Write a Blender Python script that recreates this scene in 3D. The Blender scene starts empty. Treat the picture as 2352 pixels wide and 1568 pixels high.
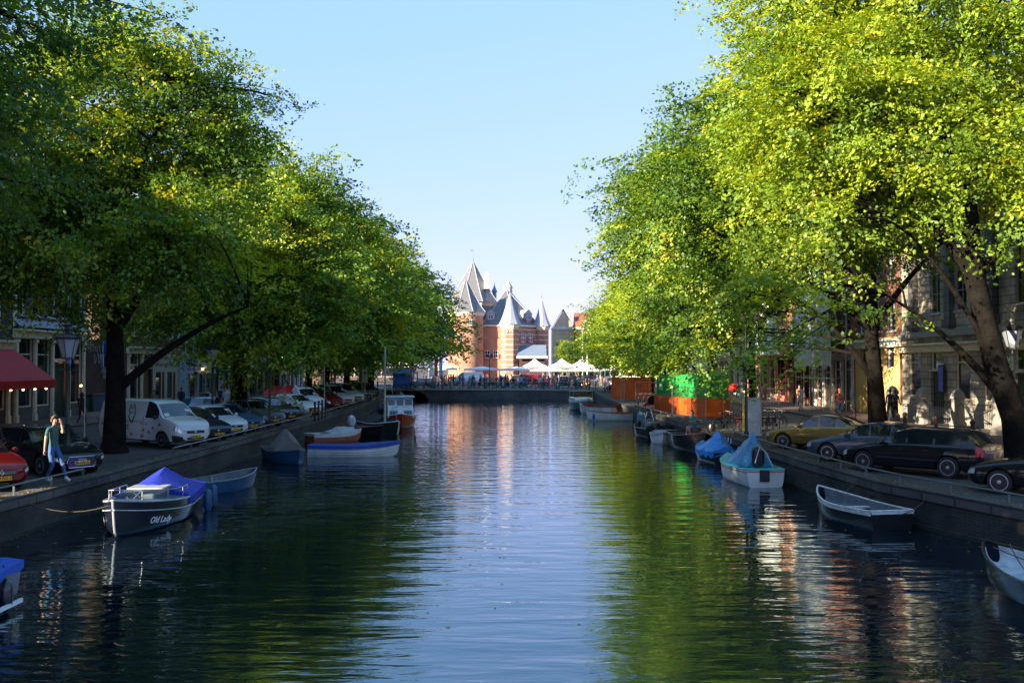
import bpy, bmesh, math, random
import numpy as np
from mathutils import Vector, Matrix
random.seed(7); np.random.seed(7)
D = bpy.data
scn = bpy.context.scene
C = scn.collection
PI = math.pi
R = math.radians

# ---------------------------------------------------------------- camera
EYE, FPX, PITCH = 3.4, 2287.0, math.atan(54/2287)
WZ = -1.0                      # water level, quays are at z = 0
cam = D.cameras.new('camera'); cam_o = D.objects.new('camera', cam); C.objects.link(cam_o)
cam.sensor_width = 36; cam.lens = 36*FPX/2352; cam.clip_end = 3000; cam.clip_start = .1
cam_o.location = (0, 0, EYE); cam_o.rotation_euler = (PI/2+PITCH, 0, 0)
scn.camera = cam_o
# ---------------------------------------------------------------- sky and sun
SKYT = (.87, 1.40, 2.35, 1)
SUN_DIR = Vector((-.79, -.613, 0)).normalized(); SUN_EL = R(19)
w = D.worlds.new('World'); scn.world = w; w.use_nodes = True
nt = w.node_tree; bg = nt.nodes['Background']
sky = nt.nodes.new('ShaderNodeTexSky'); sky.sky_type = 'NISHITA'; sky.sun_disc = False
sky.sun_elevation = SUN_EL
sky.sun_rotation = math.atan2(SUN_DIR.x, SUN_DIR.y)
sky.air_density = 1.0; sky.dust_density = .1; sky.ozone_density = 2.0; sky.altitude = 0
sp_ = nt.nodes.new('ShaderNodeSeparateColor'); gm = nt.nodes.new('ShaderNodeCombineColor'); nt.links.new(sky.outputs[0], sp_.inputs[0])
for k_, g_ in enumerate((.5, .22, .2)):       # flatter gradient from zenith to horizon
    pw = nt.nodes.new('ShaderNodeMath'); pw.operation = 'POWER'; pw.inputs[1].default_value = g_
    nt.links.new(sp_.outputs[k_], pw.inputs[0]); nt.links.new(pw.outputs[0], gm.inputs[k_])
tn = nt.nodes.new('ShaderNodeMix'); tn.data_type = 'RGBA'; tn.blend_type = 'MULTIPLY'; tn.inputs[0].default_value = 1; tn.inputs[7].default_value = SKYT
nt.links.new(gm.outputs[0], tn.inputs[6]); nt.links.new(tn.outputs[2], bg.inputs[0]); bg.inputs[1].default_value = .12
sun = D.lights.new('sun', 'SUN'); sun.energy = 5; sun.angle = R(.5); sun.color = (1, .86, .66)
sun_o = D.objects.new('sun', sun); C.objects.link(sun_o)
sd = Vector((SUN_DIR.x*math.cos(SUN_EL), SUN_DIR.y*math.cos(SUN_EL), math.sin(SUN_EL)))
sun_o.rotation_euler = sd.to_track_quat('Z', 'Y').to_euler()
scn.view_settings.view_transform = 'Standard'; scn.view_settings.look = 'None'
scn.view_settings.exposure = 1.9; scn.view_settings.gamma = 1
scn.render.engine = 'CYCLES'
scn.cycles.max_bounces = 6; scn.cycles.diffuse_bounces = 2; scn.cycles.glossy_bounces = 3
scn.cycles.transmission_bounces = 3; scn.cycles.transparent_max_bounces = 4
scn.cycles.sample_clamp_indirect = 4

# ---------------------------------------------------------------- helpers: places
def ray(px, py):
    u, v = (px-1176)/FPX, (784-py)/FPX
    c, s = math.cos(PITCH), math.sin(PITCH)
    return Vector((u, c-v*s, s+v*c))
def G(px, py, z=0.0):           # point of the level z seen at a place of the photograph (2352 wide)
    r = ray(px, py); return Vector((0, 0, EYE))+r*((z-EYE)/r.z)
def A(px, py, y):               # point at distance y
    r = ray(px, py); return Vector((0, 0, EYE))+r*(y/r.y)

# ---------------------------------------------------------------- helpers: materials
MATS = {}
def mat(name, col, rough=.6, metal=0, var=.15, scale=4, bump=0, coat=0, trans=0, emit=0, spec=.5, bscale=None, alpha=1):
    if name in MATS: return MATS[name]
    m = D.materials.new(name); m.use_nodes = True; MATS[name] = m
    n = m.node_tree.nodes; l = m.node_tree.links; b = n['Principled BSDF']
    b.inputs['Roughness'].default_value = rough; b.inputs['Metallic'].default_value = metal
    b.inputs['Coat Weight'].default_value = coat; b.inputs['Coat Roughness'].default_value = .03
    b.inputs['Transmission Weight'].default_value = trans
    b.inputs['Specular IOR Level'].default_value = spec
    b.inputs['Alpha'].default_value = alpha
    tc = n.new('ShaderNodeTexCoord'); no = n.new('ShaderNodeTexNoise')
    no.inputs['Scale'].default_value = scale; no.inputs['Detail'].default_value = 5
    l.new(tc.outputs['Object'], no.inputs['Vector'])
    r = n.new('ShaderNodeValToRGB'); l.new(no.outputs['Fac'], r.inputs[0])
    r.color_ramp.elements[0].position = .3; r.color_ramp.elements[1].position = .7
    r.color_ramp.elements[0].color = tuple(c*(1-var) for c in col)+(1,)
    r.color_ramp.elements[1].color = tuple(min(1, c*(1+var)) for c in col)+(1,)
    l.new(r.outputs[0], b.inputs['Base Color'])
    if bump:
        no2 = n.new('ShaderNodeTexNoise'); no2.inputs['Scale'].default_value = bscale or scale*4; no2.inputs['Detail'].default_value = 6
        l.new(tc.outputs['Object'], no2.inputs['Vector'])
        bp = n.new('ShaderNodeBump'); bp.inputs['Strength'].default_value = bump; bp.inputs['Distance'].default_value = .05
        l.new(no2.outputs['Fac'], bp.inputs['Height']); l.new(bp.outputs[0], b.inputs['Normal'])
    if emit:
        b.inputs['Emission Color'].default_value = col+(1,); b.inputs['Emission Strength'].default_value = emit
    return m
def brick_mat(name, c1, c2, mortar, scale=1.0, rough=.85, stripes=None, stain=.35, wrow=.08):
    if name in MATS: return MATS[name]
    m = D.materials.new(name); m.use_nodes = True; MATS[name] = m
    n = m.node_tree.nodes; l = m.node_tree.links; b = n['Principled BSDF']; b.inputs['Roughness'].default_value = rough
    tc = n.new('ShaderNodeTexCoord'); sp = n.new('ShaderNodeSeparateXYZ'); l.new(tc.outputs['Object'], sp.inputs[0])
    ad = n.new('ShaderNodeMath'); ad.operation = 'ADD'; l.new(sp.outputs[0], ad.inputs[0]); l.new(sp.outputs[1], ad.inputs[1])
    cb = n.new('ShaderNodeCombineXYZ'); l.new(ad.outputs[0], cb.inputs[0]); l.new(sp.outputs[2], cb.inputs[1])
    br = n.new('ShaderNodeTexBrick'); l.new(cb.outputs[0], br.inputs['Vector'])
    br.inputs['Scale'].default_value = scale; br.inputs['Brick Width'].default_value = .24; br.inputs['Row Height'].default_value = wrow
    br.inputs['Mortar Size'].default_value = .008; br.inputs['Bias'].default_value = 0
    br.inputs['Color1'].default_value = c1+(1,); br.inputs['Color2'].default_value = c2+(1,); br.inputs['Mortar'].default_value = mortar+(1,)
    no = n.new('ShaderNodeTexNoise'); no.inputs['Scale'].default_value = .6; no.inputs['Detail'].default_value = 7; l.new(tc.outputs['Object'], no.inputs['Vector'])
    mr = n.new('ShaderNodeMapRange'); l.new(no.outputs['Fac'], mr.inputs[0]); mr.inputs[1].default_value = .3; mr.inputs[2].default_value = .7
    mr.inputs[3].default_value = 1-stain; mr.inputs[4].default_value = 1+stain*.6
    mx = n.new('ShaderNodeMix'); mx.data_type = 'RGBA'; mx.blend_type = 'MULTIPLY'; mx.inputs[0].default_value = 1
    l.new(br.outputs['Color'], mx.inputs[6])
    cc = n.new('ShaderNodeCombineColor'); [l.new(mr.outputs[0], cc.inputs[i]) for i in range(3)]; l.new(cc.outputs[0], mx.inputs[7])
    out = mx.outputs[2]
    if stripes:                 # bands of pale stone at regular heights
        sp_, wd, col = stripes
        md = n.new('ShaderNodeMath'); md.operation = 'PINGPONG'; l.new(sp.outputs[2], md.inputs[0]); md.inputs[1].default_value = sp_/2
        lt = n.new('ShaderNodeMath'); lt.operation = 'LESS_THAN'; l.new(md.outputs[0], lt.inputs[0]); lt.inputs[1].default_value = wd/2
        m2 = n.new('ShaderNodeMix'); m2.data_type = 'RGBA'; l.new(lt.outputs[0], m2.inputs[0]); l.new(out, m2.inputs[6]); m2.inputs[7].default_value = col+(1,)
        out = m2.outputs[2]
    l.new(out, b.inputs['Base Color'])
    bp = n.new('ShaderNodeBump'); bp.inputs['Strength'].default_value = .35; bp.inputs['Distance'].default_value = .02
    l.new(br.outputs['Fac'], bp.inputs['Height']); bp.invert = True; l.new(bp.outputs[0], b.inputs['Normal'])
    return m

# ---------------------------------------------------------------- helpers: meshes
class MB:
    def __init__(s): s.v = []; s.f = []; s.m = []
    def quad(s, *p, m=0):
        i = len(s.v); s.v += [tuple(q) for q in p]; s.f.append(tuple(range(i, i+len(p)))); s.m.append(m); return s
    def box(s, c, d, m=0, rz=0, ry=0, rx=0):
        i = len(s.v); M = Matrix.Rotation(rz, 3, 'Z') @ Matrix.Rotation(ry, 3, 'Y') @ Matrix.Rotation(rx, 3, 'X')
        for x in (-.5, .5):
            for y in (-.5, .5):
                for z in (-.5, .5):
                    s.v.append(tuple(Vector(c)+M @ Vector((x*d[0], y*d[1], z*d[2]))))
        for f in ((0,1,3,2),(4,6,7,5),(0,4,5,1),(2,3,7,6),(0,2,6,4),(1,5,7,3)): s.f.append(tuple(i+k for k in f)); s.m.append(m)
        return s
    def span(s, a, b, m=0):
        return s.box([(a[k]+b[k])/2 for k in range(3)], [abs(b[k]-a[k]) for k in range(3)], m)
    def tube(s, pts, rad, n=8, m=0, cap=True):
        pts = [Vector(p) for p in pts]; rad = rad if isinstance(rad, (list, tuple)) else [rad]*len(pts)
        base = len(s.v); prev = None
        for k, p in enumerate(pts):
            t = (pts[min(k+1, len(pts)-1)]-pts[max(k-1, 0)]).normalized()
            if prev is None: prev = t.orthogonal().normalized()
            prev = (prev-t*prev.dot(t)).normalized(); b = t.cross(prev)
            for j in range(n):
                a = 2*PI*j/n; s.v.append(tuple(p+(prev*math.cos(a)+b*math.sin(a))*rad[k]))
        for k in range(len(pts)-1):
            for j in range(n):
                s.f.append((base+k*n+j, base+k*n+(j+1) % n, base+(k+1)*n+(j+1) % n, base+(k+1)*n+j)); s.m.append(m)
        if cap:
            s.f.append(tuple(base+j for j in range(n))[::-1]); s.m.append(m)
            s.f.append(tuple(base+(len(pts)-1)*n+j for j in range(n))); s.m.append(m)
        return s
    def lathe(s, prof, n=16, c=(0,0,0), m=0, rot=0, axis='Z'):
        base = len(s.v)
        for r, z in prof:
            for j in range(n):
                a = 2*PI*j/n+rot; x, y = r*math.cos(a), r*math.sin(a)
                p = (x, y, z) if axis == 'Z' else ((z, x, y) if axis == 'X' else (x, z, y))
                s.v.append((c[0]+p[0], c[1]+p[1], c[2]+p[2]))
        for k in range(len(prof)-1):
            for j in range(n):
                s.f.append((base+k*n+j, base+k*n+(j+1) % n, base+(k+1)*n+(j+1) % n, base+(k+1)*n+j)); s.m.append(m)
        s.f.append(tuple(base+j for j in range(n))[::-1]); s.m.append(m)
        s.f.append(tuple(base+(len(prof)-1)*n+j for j in range(n))); s.m.append(m)
        return s
    def prism(s, poly, a, b, axis='Z', m=0):   # polygon extruded along an axis
        def P(u, v, t): return (u, v, t) if axis == 'Z' else ((t, u, v) if axis == 'X' else (u, t, v))
        i = len(s.v); n = len(poly)
        s.v += [P(u, v, a) for u, v in poly]+[P(u, v, b) for u, v in poly]
        s.f.append(tuple(range(i, i+n))[::-1]); s.f.append(tuple(range(i+n, i+2*n))); s.m += [m, m]
        for k in range(n): s.f.append((i+k, i+(k+1) % n, i+n+(k+1) % n, i+n+k)); s.m.append(m)
        return s
    def grid(s, rows, m=0, close=False):       # rows of equal length
        i = len(s.v); n = len(rows[0])
        for r in rows: s.v += [tuple(p) for p in r]
        for a in range(len(rows)-1):
            for b in range(n if close else n-1):
                s.f.append((i+a*n+b, i+a*n+(b+1) % n, i+(a+1)*n+(b+1) % n, i+(a+1)*n+b)); s.m.append(m)
        return s
    def mesh(s, name, mats, smooth=False):
        me = D.meshes.new(name); me.from_pydata(s.v, [], s.f)
        mats = mats if isinstance(mats, (list, tuple)) else [mats]
        for q in mats: me.materials.append(q)
        if max(s.m) > 0: me.polygons.foreach_set('material_index', s.m)
        me.validate(); bm = bmesh.new(); bm.from_mesh(me)
        bmesh.ops.recalc_face_normals(bm, faces=bm.faces); bm.to_mesh(me); bm.free()
        if smooth:
            me.polygons.foreach_set('use_smooth', [True]*len(me.polygons))
            try: me.set_sharp_from_angle(angle=R(38))
            except Exception: pass
        me.update(); return me
    def build(s, name, mats, parent=None, smooth=False, bevel=0):
        o = D.objects.new(name, s.mesh(name, mats, smooth)); C.objects.link(o)
        if parent: o.parent = parent
        if bevel:
            b = o.modifiers.new('bevel', 'BEVEL'); b.width = bevel; b.segments = 2; b.limit_method = 'ANGLE'
        return o
def tag(o, label=None, cat=None, group=None, kind=None):
    if label: o['label'] = label
    if cat: o['category'] = cat
    if group: o['group'] = group
    if kind: o['kind'] = kind
    return o
def thing(name, label, cat, loc=(0,0,0), rz=0, group=None, s=1):
    o = D.objects.new(name, None); C.objects.link(o); o.location = loc; o.rotation_euler = (0, 0, rz); o.scale = (s, s, s)
    o.empty_display_size = .3
    return tag(o, label, cat, group)
def copy_tree(o, parent=None):
    c = o.copy(); C.objects.link(c)
    if parent: c.parent = parent
    for ch in list(KIDS.get(o.name, [])) or [q for q in o.children]: copy_tree(ch, c)
    return c
KIDS = {}
def recol(o, frm, to):          # another material on this copy only
    if o.type == 'MESH':
        for i, ms in enumerate(o.material_slots):
            if ms.material == frm: ms.link = 'OBJECT'; ms.material = to
    for ch in o.children: recol(ch, frm, to)
def text(name, body, size, m, parent=None, loc=(0,0,0), rot=(PI/2,0,0), ext=.003, align='CENTER', shear=0, bold=0, sx=1, label=None):
    cu = D.curves.new(name, 'FONT'); cu.body = body; cu.size = size; cu.extrude = ext; cu.align_x = align; cu.align_y = 'CENTER'
    cu.shear = shear; cu.offset = bold; cu.resolution_u = 2
    t = D.objects.new(name, cu); C.objects.link(t)
    dg = bpy.context.evaluated_depsgraph_get(); me = D.meshes.new_from_object(t.evaluated_get(dg))
    D.objects.remove(t); D.curves.remove(cu)
    me.materials.clear(); me.materials.append(m); me.name = name
    o = D.objects.new(name, me); C.objects.link(o); o.location = loc; o.rotation_euler = rot; o.scale = (sx, 1, 1)
    if parent: o.parent = parent
    if label: o['label'] = label
    return o

# common materials
WHITE = mat('white_paint', (.72,.72,.70), .45); CREAM = mat('cream_paint', (.62,.55,.40), .5); BLACKM = mat('black_metal', (.012,.013,.014), .4)
DKGREEN = mat('dark_green_metal', (.01,.02,.016), .4); GLASS = mat('window_glass', (.012,.016,.02), .06, spec=.8, var=.3); STEEL = mat('galvanised_steel', (.42,.43,.44), .4, .8)
STONE = mat('grey_stone', (.26,.24,.21), .8, bump=.3); DSTONE = mat('dark_stone', (.07,.068,.065), .8, bump=.3)
LEAD = mat('lead_roof', (.13,.17,.23), .5); SLATE = mat('slate_roof', (.16,.17,.19), .55, scale=2, bump=.3, bscale=12)
TILE = mat('red_roof_tile', (.24,.08,.045), .8, bump=.5, bscale=9); RED = mat('red_paint', (.5,.02,.02), .45); RUBBER = mat('rubber', (.012,.012,.013), .75)
CHROME = mat('chrome', (.6,.6,.62), .12, 1); YPLATE = mat('yellow_plate', (.75,.42,.01), .4); WOOD = mat('varnished_wood', (.24,.09,.025), .35, scale=8)
# ================================================================ canal, quays, ground
LE = [(-13.6,-30),(-13.2,0),(-12.9,20),(-12.6,27),(-12.4,40),(-12.3,60),(-12.7,80),(-13.6,100),(-15.4,120),(-16.2,126)]
RE = [(14.5,-30),(13.8,0),(12.9,18),(12.0,23.3),(10.6,28.6),(10.25,35),(10.15,40),(10.15,48),(9.5,75),(9.5,100),(10.4,126)]
def ex(E, y):
    for a, b in zip(E, E[1:]):
        if a[1] <= y <= b[1]: return a[0]+(b[0]-a[0])*(y-a[1])/(b[1]-a[1])
    return E[-1][0]
YB = 126.0; FACL, FACR = -28.3, 24.6

def paving_mat(name, c1, c2, mortar, rough=.8, sc=1.0, herring=False):
    m = D.materials.new(name); m.use_nodes = True; n = m.node_tree.nodes; l = m.node_tree.links; b = n['Principled BSDF']
    b.inputs['Roughness'].default_value = rough
    tc = n.new('ShaderNodeTexCoord'); mp = n.new('ShaderNodeMapping'); l.new(tc.outputs['Object'], mp.inputs[0]); mp.inputs['Rotation'].default_value = (0,0,R(90))
    br = n.new('ShaderNodeTexBrick'); l.new(mp.outputs[0], br.inputs['Vector']); br.inputs['Scale'].default_value = sc
    br.inputs['Brick Width'].default_value = .21; br.inputs['Row Height'].default_value = .1; br.inputs['Mortar Size'].default_value = .006
    br.inputs['Color1'].default_value = c1+(1,); br.inputs['Color2'].default_value = c2+(1,); br.inputs['Mortar'].default_value = mortar+(1,)
    no = n.new('ShaderNodeTexNoise'); no.inputs['Scale'].default_value = .35; no.inputs['Detail'].default_value = 8; l.new(tc.outputs['Object'], no.inputs['Vector'])
    rp = n.new('ShaderNodeValToRGB'); l.new(no.outputs['Fac'], rp.inputs[0]); rp.color_ramp.elements[0].color = (.55,.55,.55,1); rp.color_ramp.elements[1].color = (1.3,1.3,1.25,1)
    rp.color_ramp.elements[0].position = .35; rp.color_ramp.elements[1].position = .65
    mx = n.new('ShaderNodeMix'); mx.data_type = 'RGBA'; mx.blend_type = 'MULTIPLY'; mx.inputs[0].default_value = 1; l.new(br.outputs['Color'], mx.inputs[6]); l.new(rp.outputs[0], mx.inputs[7])
    l.new(mx.outputs[2], b.inputs['Base Color'])
    bp = n.new('ShaderNodeBump'); bp.inputs['Strength'].default_value = .5; bp.inputs['Distance'].default_value = .01; bp.invert = True
    l.new(br.outputs['Fac'], bp.inputs['Height']); l.new(bp.outputs[0], b.inputs['Normal']); return m
PAVE = paving_mat('grey_brick_paving', (.06,.055,.05), (.04,.037,.035), (.02,.02,.02))
PAVER = paving_mat('red_brick_paving', (.13,.085,.07), (.09,.062,.052), (.04,.036,.033))
GRND = mat('ground_dirt', (.11,.10,.085), .9, var=.3, scale=.5)
CURB = mat('kerb_stone', (.10,.097,.092), .8, var=.25, bump=.3)

m = MB()     # one ground sheet with the canal cut out of it
F = 1500
ys = sorted(set([p[1] for p in LE]+[p[1] for p in RE]))
rows = [[(-F, y, 0), (ex(LE, y), y, 0)] for y in [-30]+ys[1:]]; m.grid(rows)
rows = [[(ex(RE, y), y, 0), (F, y, 0)] for y in [-30]+ys[1:]]; m.grid(rows)
m.quad((-F,YB,0),(F,YB,0),(F,F,0),(-F,F,0)); m.quad((-F,-400,0),(F,-400,0),(F,-30,0),(-F,-30,0))
g = m.build('ground', PAVER); g['kind'] = 'structure'
# brick road surfaces beside the canal
def strip(name, fn0, fn1, y0, y1, z, mt, n=24):
    m = MB(); m.grid([[(fn0(y), y, z), (fn1(y), y, z)] for y in np.linspace(y0, y1, n)]); o = m.build(name, mt); o['kind'] = 'structure'; return o
strip('quay_road', lambda y: ex(LE, y)-.55, lambda y: -24.0, -29, YB-.5, .004, PAVE)
strip('quay_road', lambda y: ex(RE, y)+.5, lambda y: 19.6, -29, YB-.5, .004, PAVE)
for x0, x1 in ((-24.0, -29.5), (19.6, 26)):
    m = MB(); m.span((x0, -29, -.1), (x1, 136, .12)); o = m.build('pavement', PAVER); o['kind'] = 'structure'
    s = 1 if x0 < 0 else -1
    m = MB(); m.span((x0, -29, -.1), (x0+s*.16, 136, .124)); o = m.build('kerb', CURB); o['kind'] = 'structure'
# water
def water_mat():
    m = D.materials.new('canal_water'); m.use_nodes = True; n = m.node_tree.nodes; l = m.node_tree.links; b = n['Principled BSDF']
    b.inputs['Base Color'].default_value = (.003,.008,.013,1); b.inputs['Roughness'].default_value = .02; b.inputs['IOR'].default_value = 2.5; b.inputs['Specular Tint'].default_value = (.62,.98,1,1)
    tc = n.new('ShaderNodeTexCoord')
    def noise(sx, sy, rot, det, dist):
        mp = n.new('ShaderNodeMapping'); l.new(tc.outputs['Object'], mp.inputs[0]); mp.inputs['Scale'].default_value = (sx, sy, 1); mp.inputs['Rotation'].default_value = (0,0,R(rot))
        t = n.new('ShaderNodeTexNoise'); t.inputs['Scale'].default_value = 1; t.inputs['Detail'].default_value = det; t.inputs['Roughness'].default_value = .5; t.inputs['Distortion'].default_value = dist
        l.new(mp.outputs[0], t.inputs['Vector']); return t.outputs['Fac']
    a = noise(.42, 1.35, 6, 2, .3); c = noise(1.5, 4.6, -8, 2, .5); d = noise(6, 13, 12, 2, .2)
    # calmer patches near the quays, livelier in the middle
    cal = noise(.06, .05, 30, 2, 0)
    mr = n.new('ShaderNodeMapRange'); l.new(cal, mr.inputs[0]); mr.inputs[1].default_value = .35; mr.inputs[2].default_value = .65; mr.inputs[3].default_value = .15; mr.inputs[4].default_value = 1.25
    def mul(x, k):
        q = n.new('ShaderNodeMath'); q.operation = 'MULTIPLY'; l.new(x, q.inputs[0])
        if isinstance(k, float): q.inputs[1].default_value = k
        else: l.new(k, q.inputs[1])
        return q.outputs[0]
    def add(x, y):
        q = n.new('ShaderNodeMath'); q.operation = 'ADD'; l.new(x, q.inputs[0]); l.new(y, q.inputs[1]); return q.outputs[0]
    h = add(add(mul(a, .06), mul(mul(c, .018), mr.outputs[0])), mul(mul(d, .0018), mr.outputs[0]))
    bp = n.new('ShaderNodeBump'); bp.inputs['Strength'].default_value = 1; bp.inputs['Distance'].default_value = WAVE; l.new(h, bp.inputs['Height']); l.new(bp.outputs[0], b.inputs['Normal'])
    return m
WAVE = .62
m = MB(); m.quad((-60,-60,WZ),(60,-60,WZ),(60,170,WZ),(-60,170,WZ)); o = m.build('canal_water', water_mat()); o['kind'] = 'structure'
# quay walls with stone coping
QW = brick_mat('quay_brick', (.036,.031,.027), (.02,.019,.018), (.045,.043,.038), stain=.85); COPE = brick_mat('coping_stone', (.085,.08,.072), (.06,.058,.054), (.02,.02,.02), scale=.26, stain=.6)
for E, s, lab in ((LE, -1, 'dark brick quay wall with stone coping under the left row of cars'), (RE, 1, 'dark brick quay wall with stone coping below the right bank')):
    t = thing('quay_wall', lab, 'quay wall')
    m = MB(); m.grid([[(x, y, -2.5), (x, y, -.22), ] for x, y in E]); m.build('wall', QW, t)
    m = MB(); m.grid([[(x-s*.06, y, -.22), (x-s*.06, y, .05), (x+s*.5, y, .05), (x+s*.5, y, -.22)] for x, y in E], close=True); m.build('coping', COPE, t)
    m = MB(); m.grid([[(x-s*.03, y, WZ-.3), (x-s*.03, y, WZ+.10), (x+s*.05, y, WZ+.14)] for x, y in E]); m.build('algae_band', mat('algae', (.012,.016,.01), .7, var=.5), t)
# low rails on the quay edge
def low_rail(E, s, y0, y1, lab):
    t = thing('quay_rail', lab, 'railing', group=None)
    n = max(2, int((y1-y0)/1.9)); Y = np.linspace(y0, y1, n+1)
    m = MB(); m.tube([(ex(E, y)+s*.12, y, .33) for y in Y], .028, 8); m.build('top_rail', mat('rail_steel', (.13,.15,.16), .35, .6), t)
    me = None
    for y in Y:
        x = ex(E, y)+s*.12
        if me is None:
            q = MB(); q.box((0,0,.17), (.05,.03,.3)); me = q.mesh('post', MATS['rail_steel'])
        o = D.objects.new('post', me); C.objects.link(o); o.location = (x, y, 0); o.parent = t
    return t
low_rail(LE, -1, 14, 29.5, 'low steel rail on the left quay edge in front of the red and black cars')
low_rail(LE, -1, 37, 62, 'low steel rail on the left quay edge beside the white van and angled cars')
low_rail(LE, -1, 66, 96, 'low steel rail on the left quay edge beyond the four black bollards')
low_rail(RE, 1, 12, 46, 'low steel rail on the right quay edge in front of the parked cars')
low_rail(RE, 1, 58, 78, 'low steel rail on the right quay edge before the orange and green containers')
# far bridge
t = thing('stone_bridge', 'dark brick bridge with one low arch at its left end crossing the canal', 'bridge')
BX0, BX1, BT = -22, 14, 9
m = MB(); ax, ar, ah = -13.2, 2.6, .95
arch = [(ax+ar*math.cos(a), WZ+.05+(ah+.15)*math.sin(a)) for a in np.linspace(PI, 0, 15)]
poly = [(BX0, -2.6)]+[(ax-ar, -2.6)]+arch+[(ax+ar, -2.6), (BX1, -2.6), (BX1, .02)]+[(x, .02+.16*math.sin(PI*(x-BX0)/(BX1-BX0))) for x in np.linspace(BX1-1, BX0+1, 10)]+[(BX0, .02)]
m.prism(poly, YB-.25, YB+BT, 'Y'); m.build('span', brick_mat('bridge_brick', (.10,.10,.11), (.075,.078,.088), (.12,.12,.12), stain=.5), t)
m = MB(); m.grid([[(x, YB-.33, z+.02), (x, YB-.33, z+.2), (x, YB+.25, z+.2), (x, YB+.25, z+.02)] for x, z in [(x, .02+.16*math.sin(PI*(x-BX0)/(BX1-BX0))) for x in np.linspace(BX0, BX1, 20)]], close=True); m.build('coping', mat('pale_coping', (.3,.28,.25), .8), t)
m = MB()
for a, b in zip(np.linspace(PI, 0, 12), np.linspace(PI, 0, 12)[1:]):
    q = [(ax+(ar+k)*math.cos(c), YB-.29, WZ+.05+(ah+.15+k)*math.sin(c)) for k, c in ((.02,a),(.3,a),(.3,b),(.02,b))]; m.quad(*q)
m.build('arch_ring', CURB, t)
m = MB(); m.span((BX0, YB+BT, -2.6), (BX1, YB+BT+.6, -.01)); m.build('light_block_wall', MATS['bridge_brick'], t)  # added behind the arch to stop light and keep the opening dark
m = MB(); m.quad((BX0, YB+.3, .2),(BX1, YB+.3, .2),(BX1, YB+BT, .2),(BX0, YB+BT, .2)); o = m.build('bridge_road', PAVER); o['kind'] = 'structure'
# ================================================================ trees
def leaf_mat(name, dark, mid, light, autumn):
    m = D.materials.new(name); m.use_nodes = True; n = m.node_tree.nodes; l = m.node_tree.links
    n.remove(n['Principled BSDF']); out = n['Material Output']
    at = n.new('ShaderNodeAttribute'); at.attribute_name = 'tint'
    rp = n.new('ShaderNodeValToRGB'); l.new(at.outputs['Fac'], rp.inputs[0]); e = rp.color_ramp.elements
    e[0].position = 0; e[0].color = dark+(1,); e[1].position = .45; e[1].color = mid+(1,)
    q = e.new(.85); q.color = light+(1,); q = e.new(.985); q.color = light+(1,); q = e.new(1); q.color = autumn+(1,)
    d = n.new('ShaderNodeBsdfDiffuse'); t = n.new('ShaderNodeBsdfTranslucent'); g = n.new('ShaderNodeBsdfGlossy'); g.inputs['Roughness'].default_value = .6
    l.new(rp.outputs[0], d.inputs[0])
    mx = n.new('ShaderNodeMix'); mx.data_type = 'RGBA'; mx.blend_type = 'MULTIPLY'; mx.inputs[0].default_value = 1; l.new(rp.outputs[0], mx.inputs[6]); mx.inputs[7].default_value = (2.0,1.55,.55,1)
    l.new(mx.outputs[2], t.inputs[0])
    g.inputs[0].default_value = (1,1,1,1)
    a = n.new('ShaderNodeMixShader'); a.inputs[0].default_value = .42; l.new(d.outputs[0], a.inputs[1]); l.new(t.outputs[0], a.inputs[2])
    b = n.new('ShaderNodeMixShader'); b.inputs[0].default_value = .035; l.new(a.outputs[0], b.inputs[1]); l.new(g.outputs[0], b.inputs[2])
    l.new(b.outputs[0], out.inputs[0]); return m
LEAF = leaf_mat('elm_leaves', (.03,.085,.007), (.125,.25,.011), (.36,.42,.018), (.60,.28,.01))
LEAFY = leaf_mat('yellowing_elm_leaves', (.06,.13,.008), (.20,.32,.012), (.37,.45,.018), (.66,.30,.01))
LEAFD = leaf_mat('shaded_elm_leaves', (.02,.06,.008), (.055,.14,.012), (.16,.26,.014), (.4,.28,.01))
LEAFL = leaf_mat('left_elm_leaves', (.022,.068,.006), (.11,.23,.010), (.40,.46,.016), (.60,.28,.01))
BARK = mat('elm_bark', (.010,.0085,.007), .95, spec=.1, var=.4, scale=3, bump=.9, bscale=9)

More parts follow.
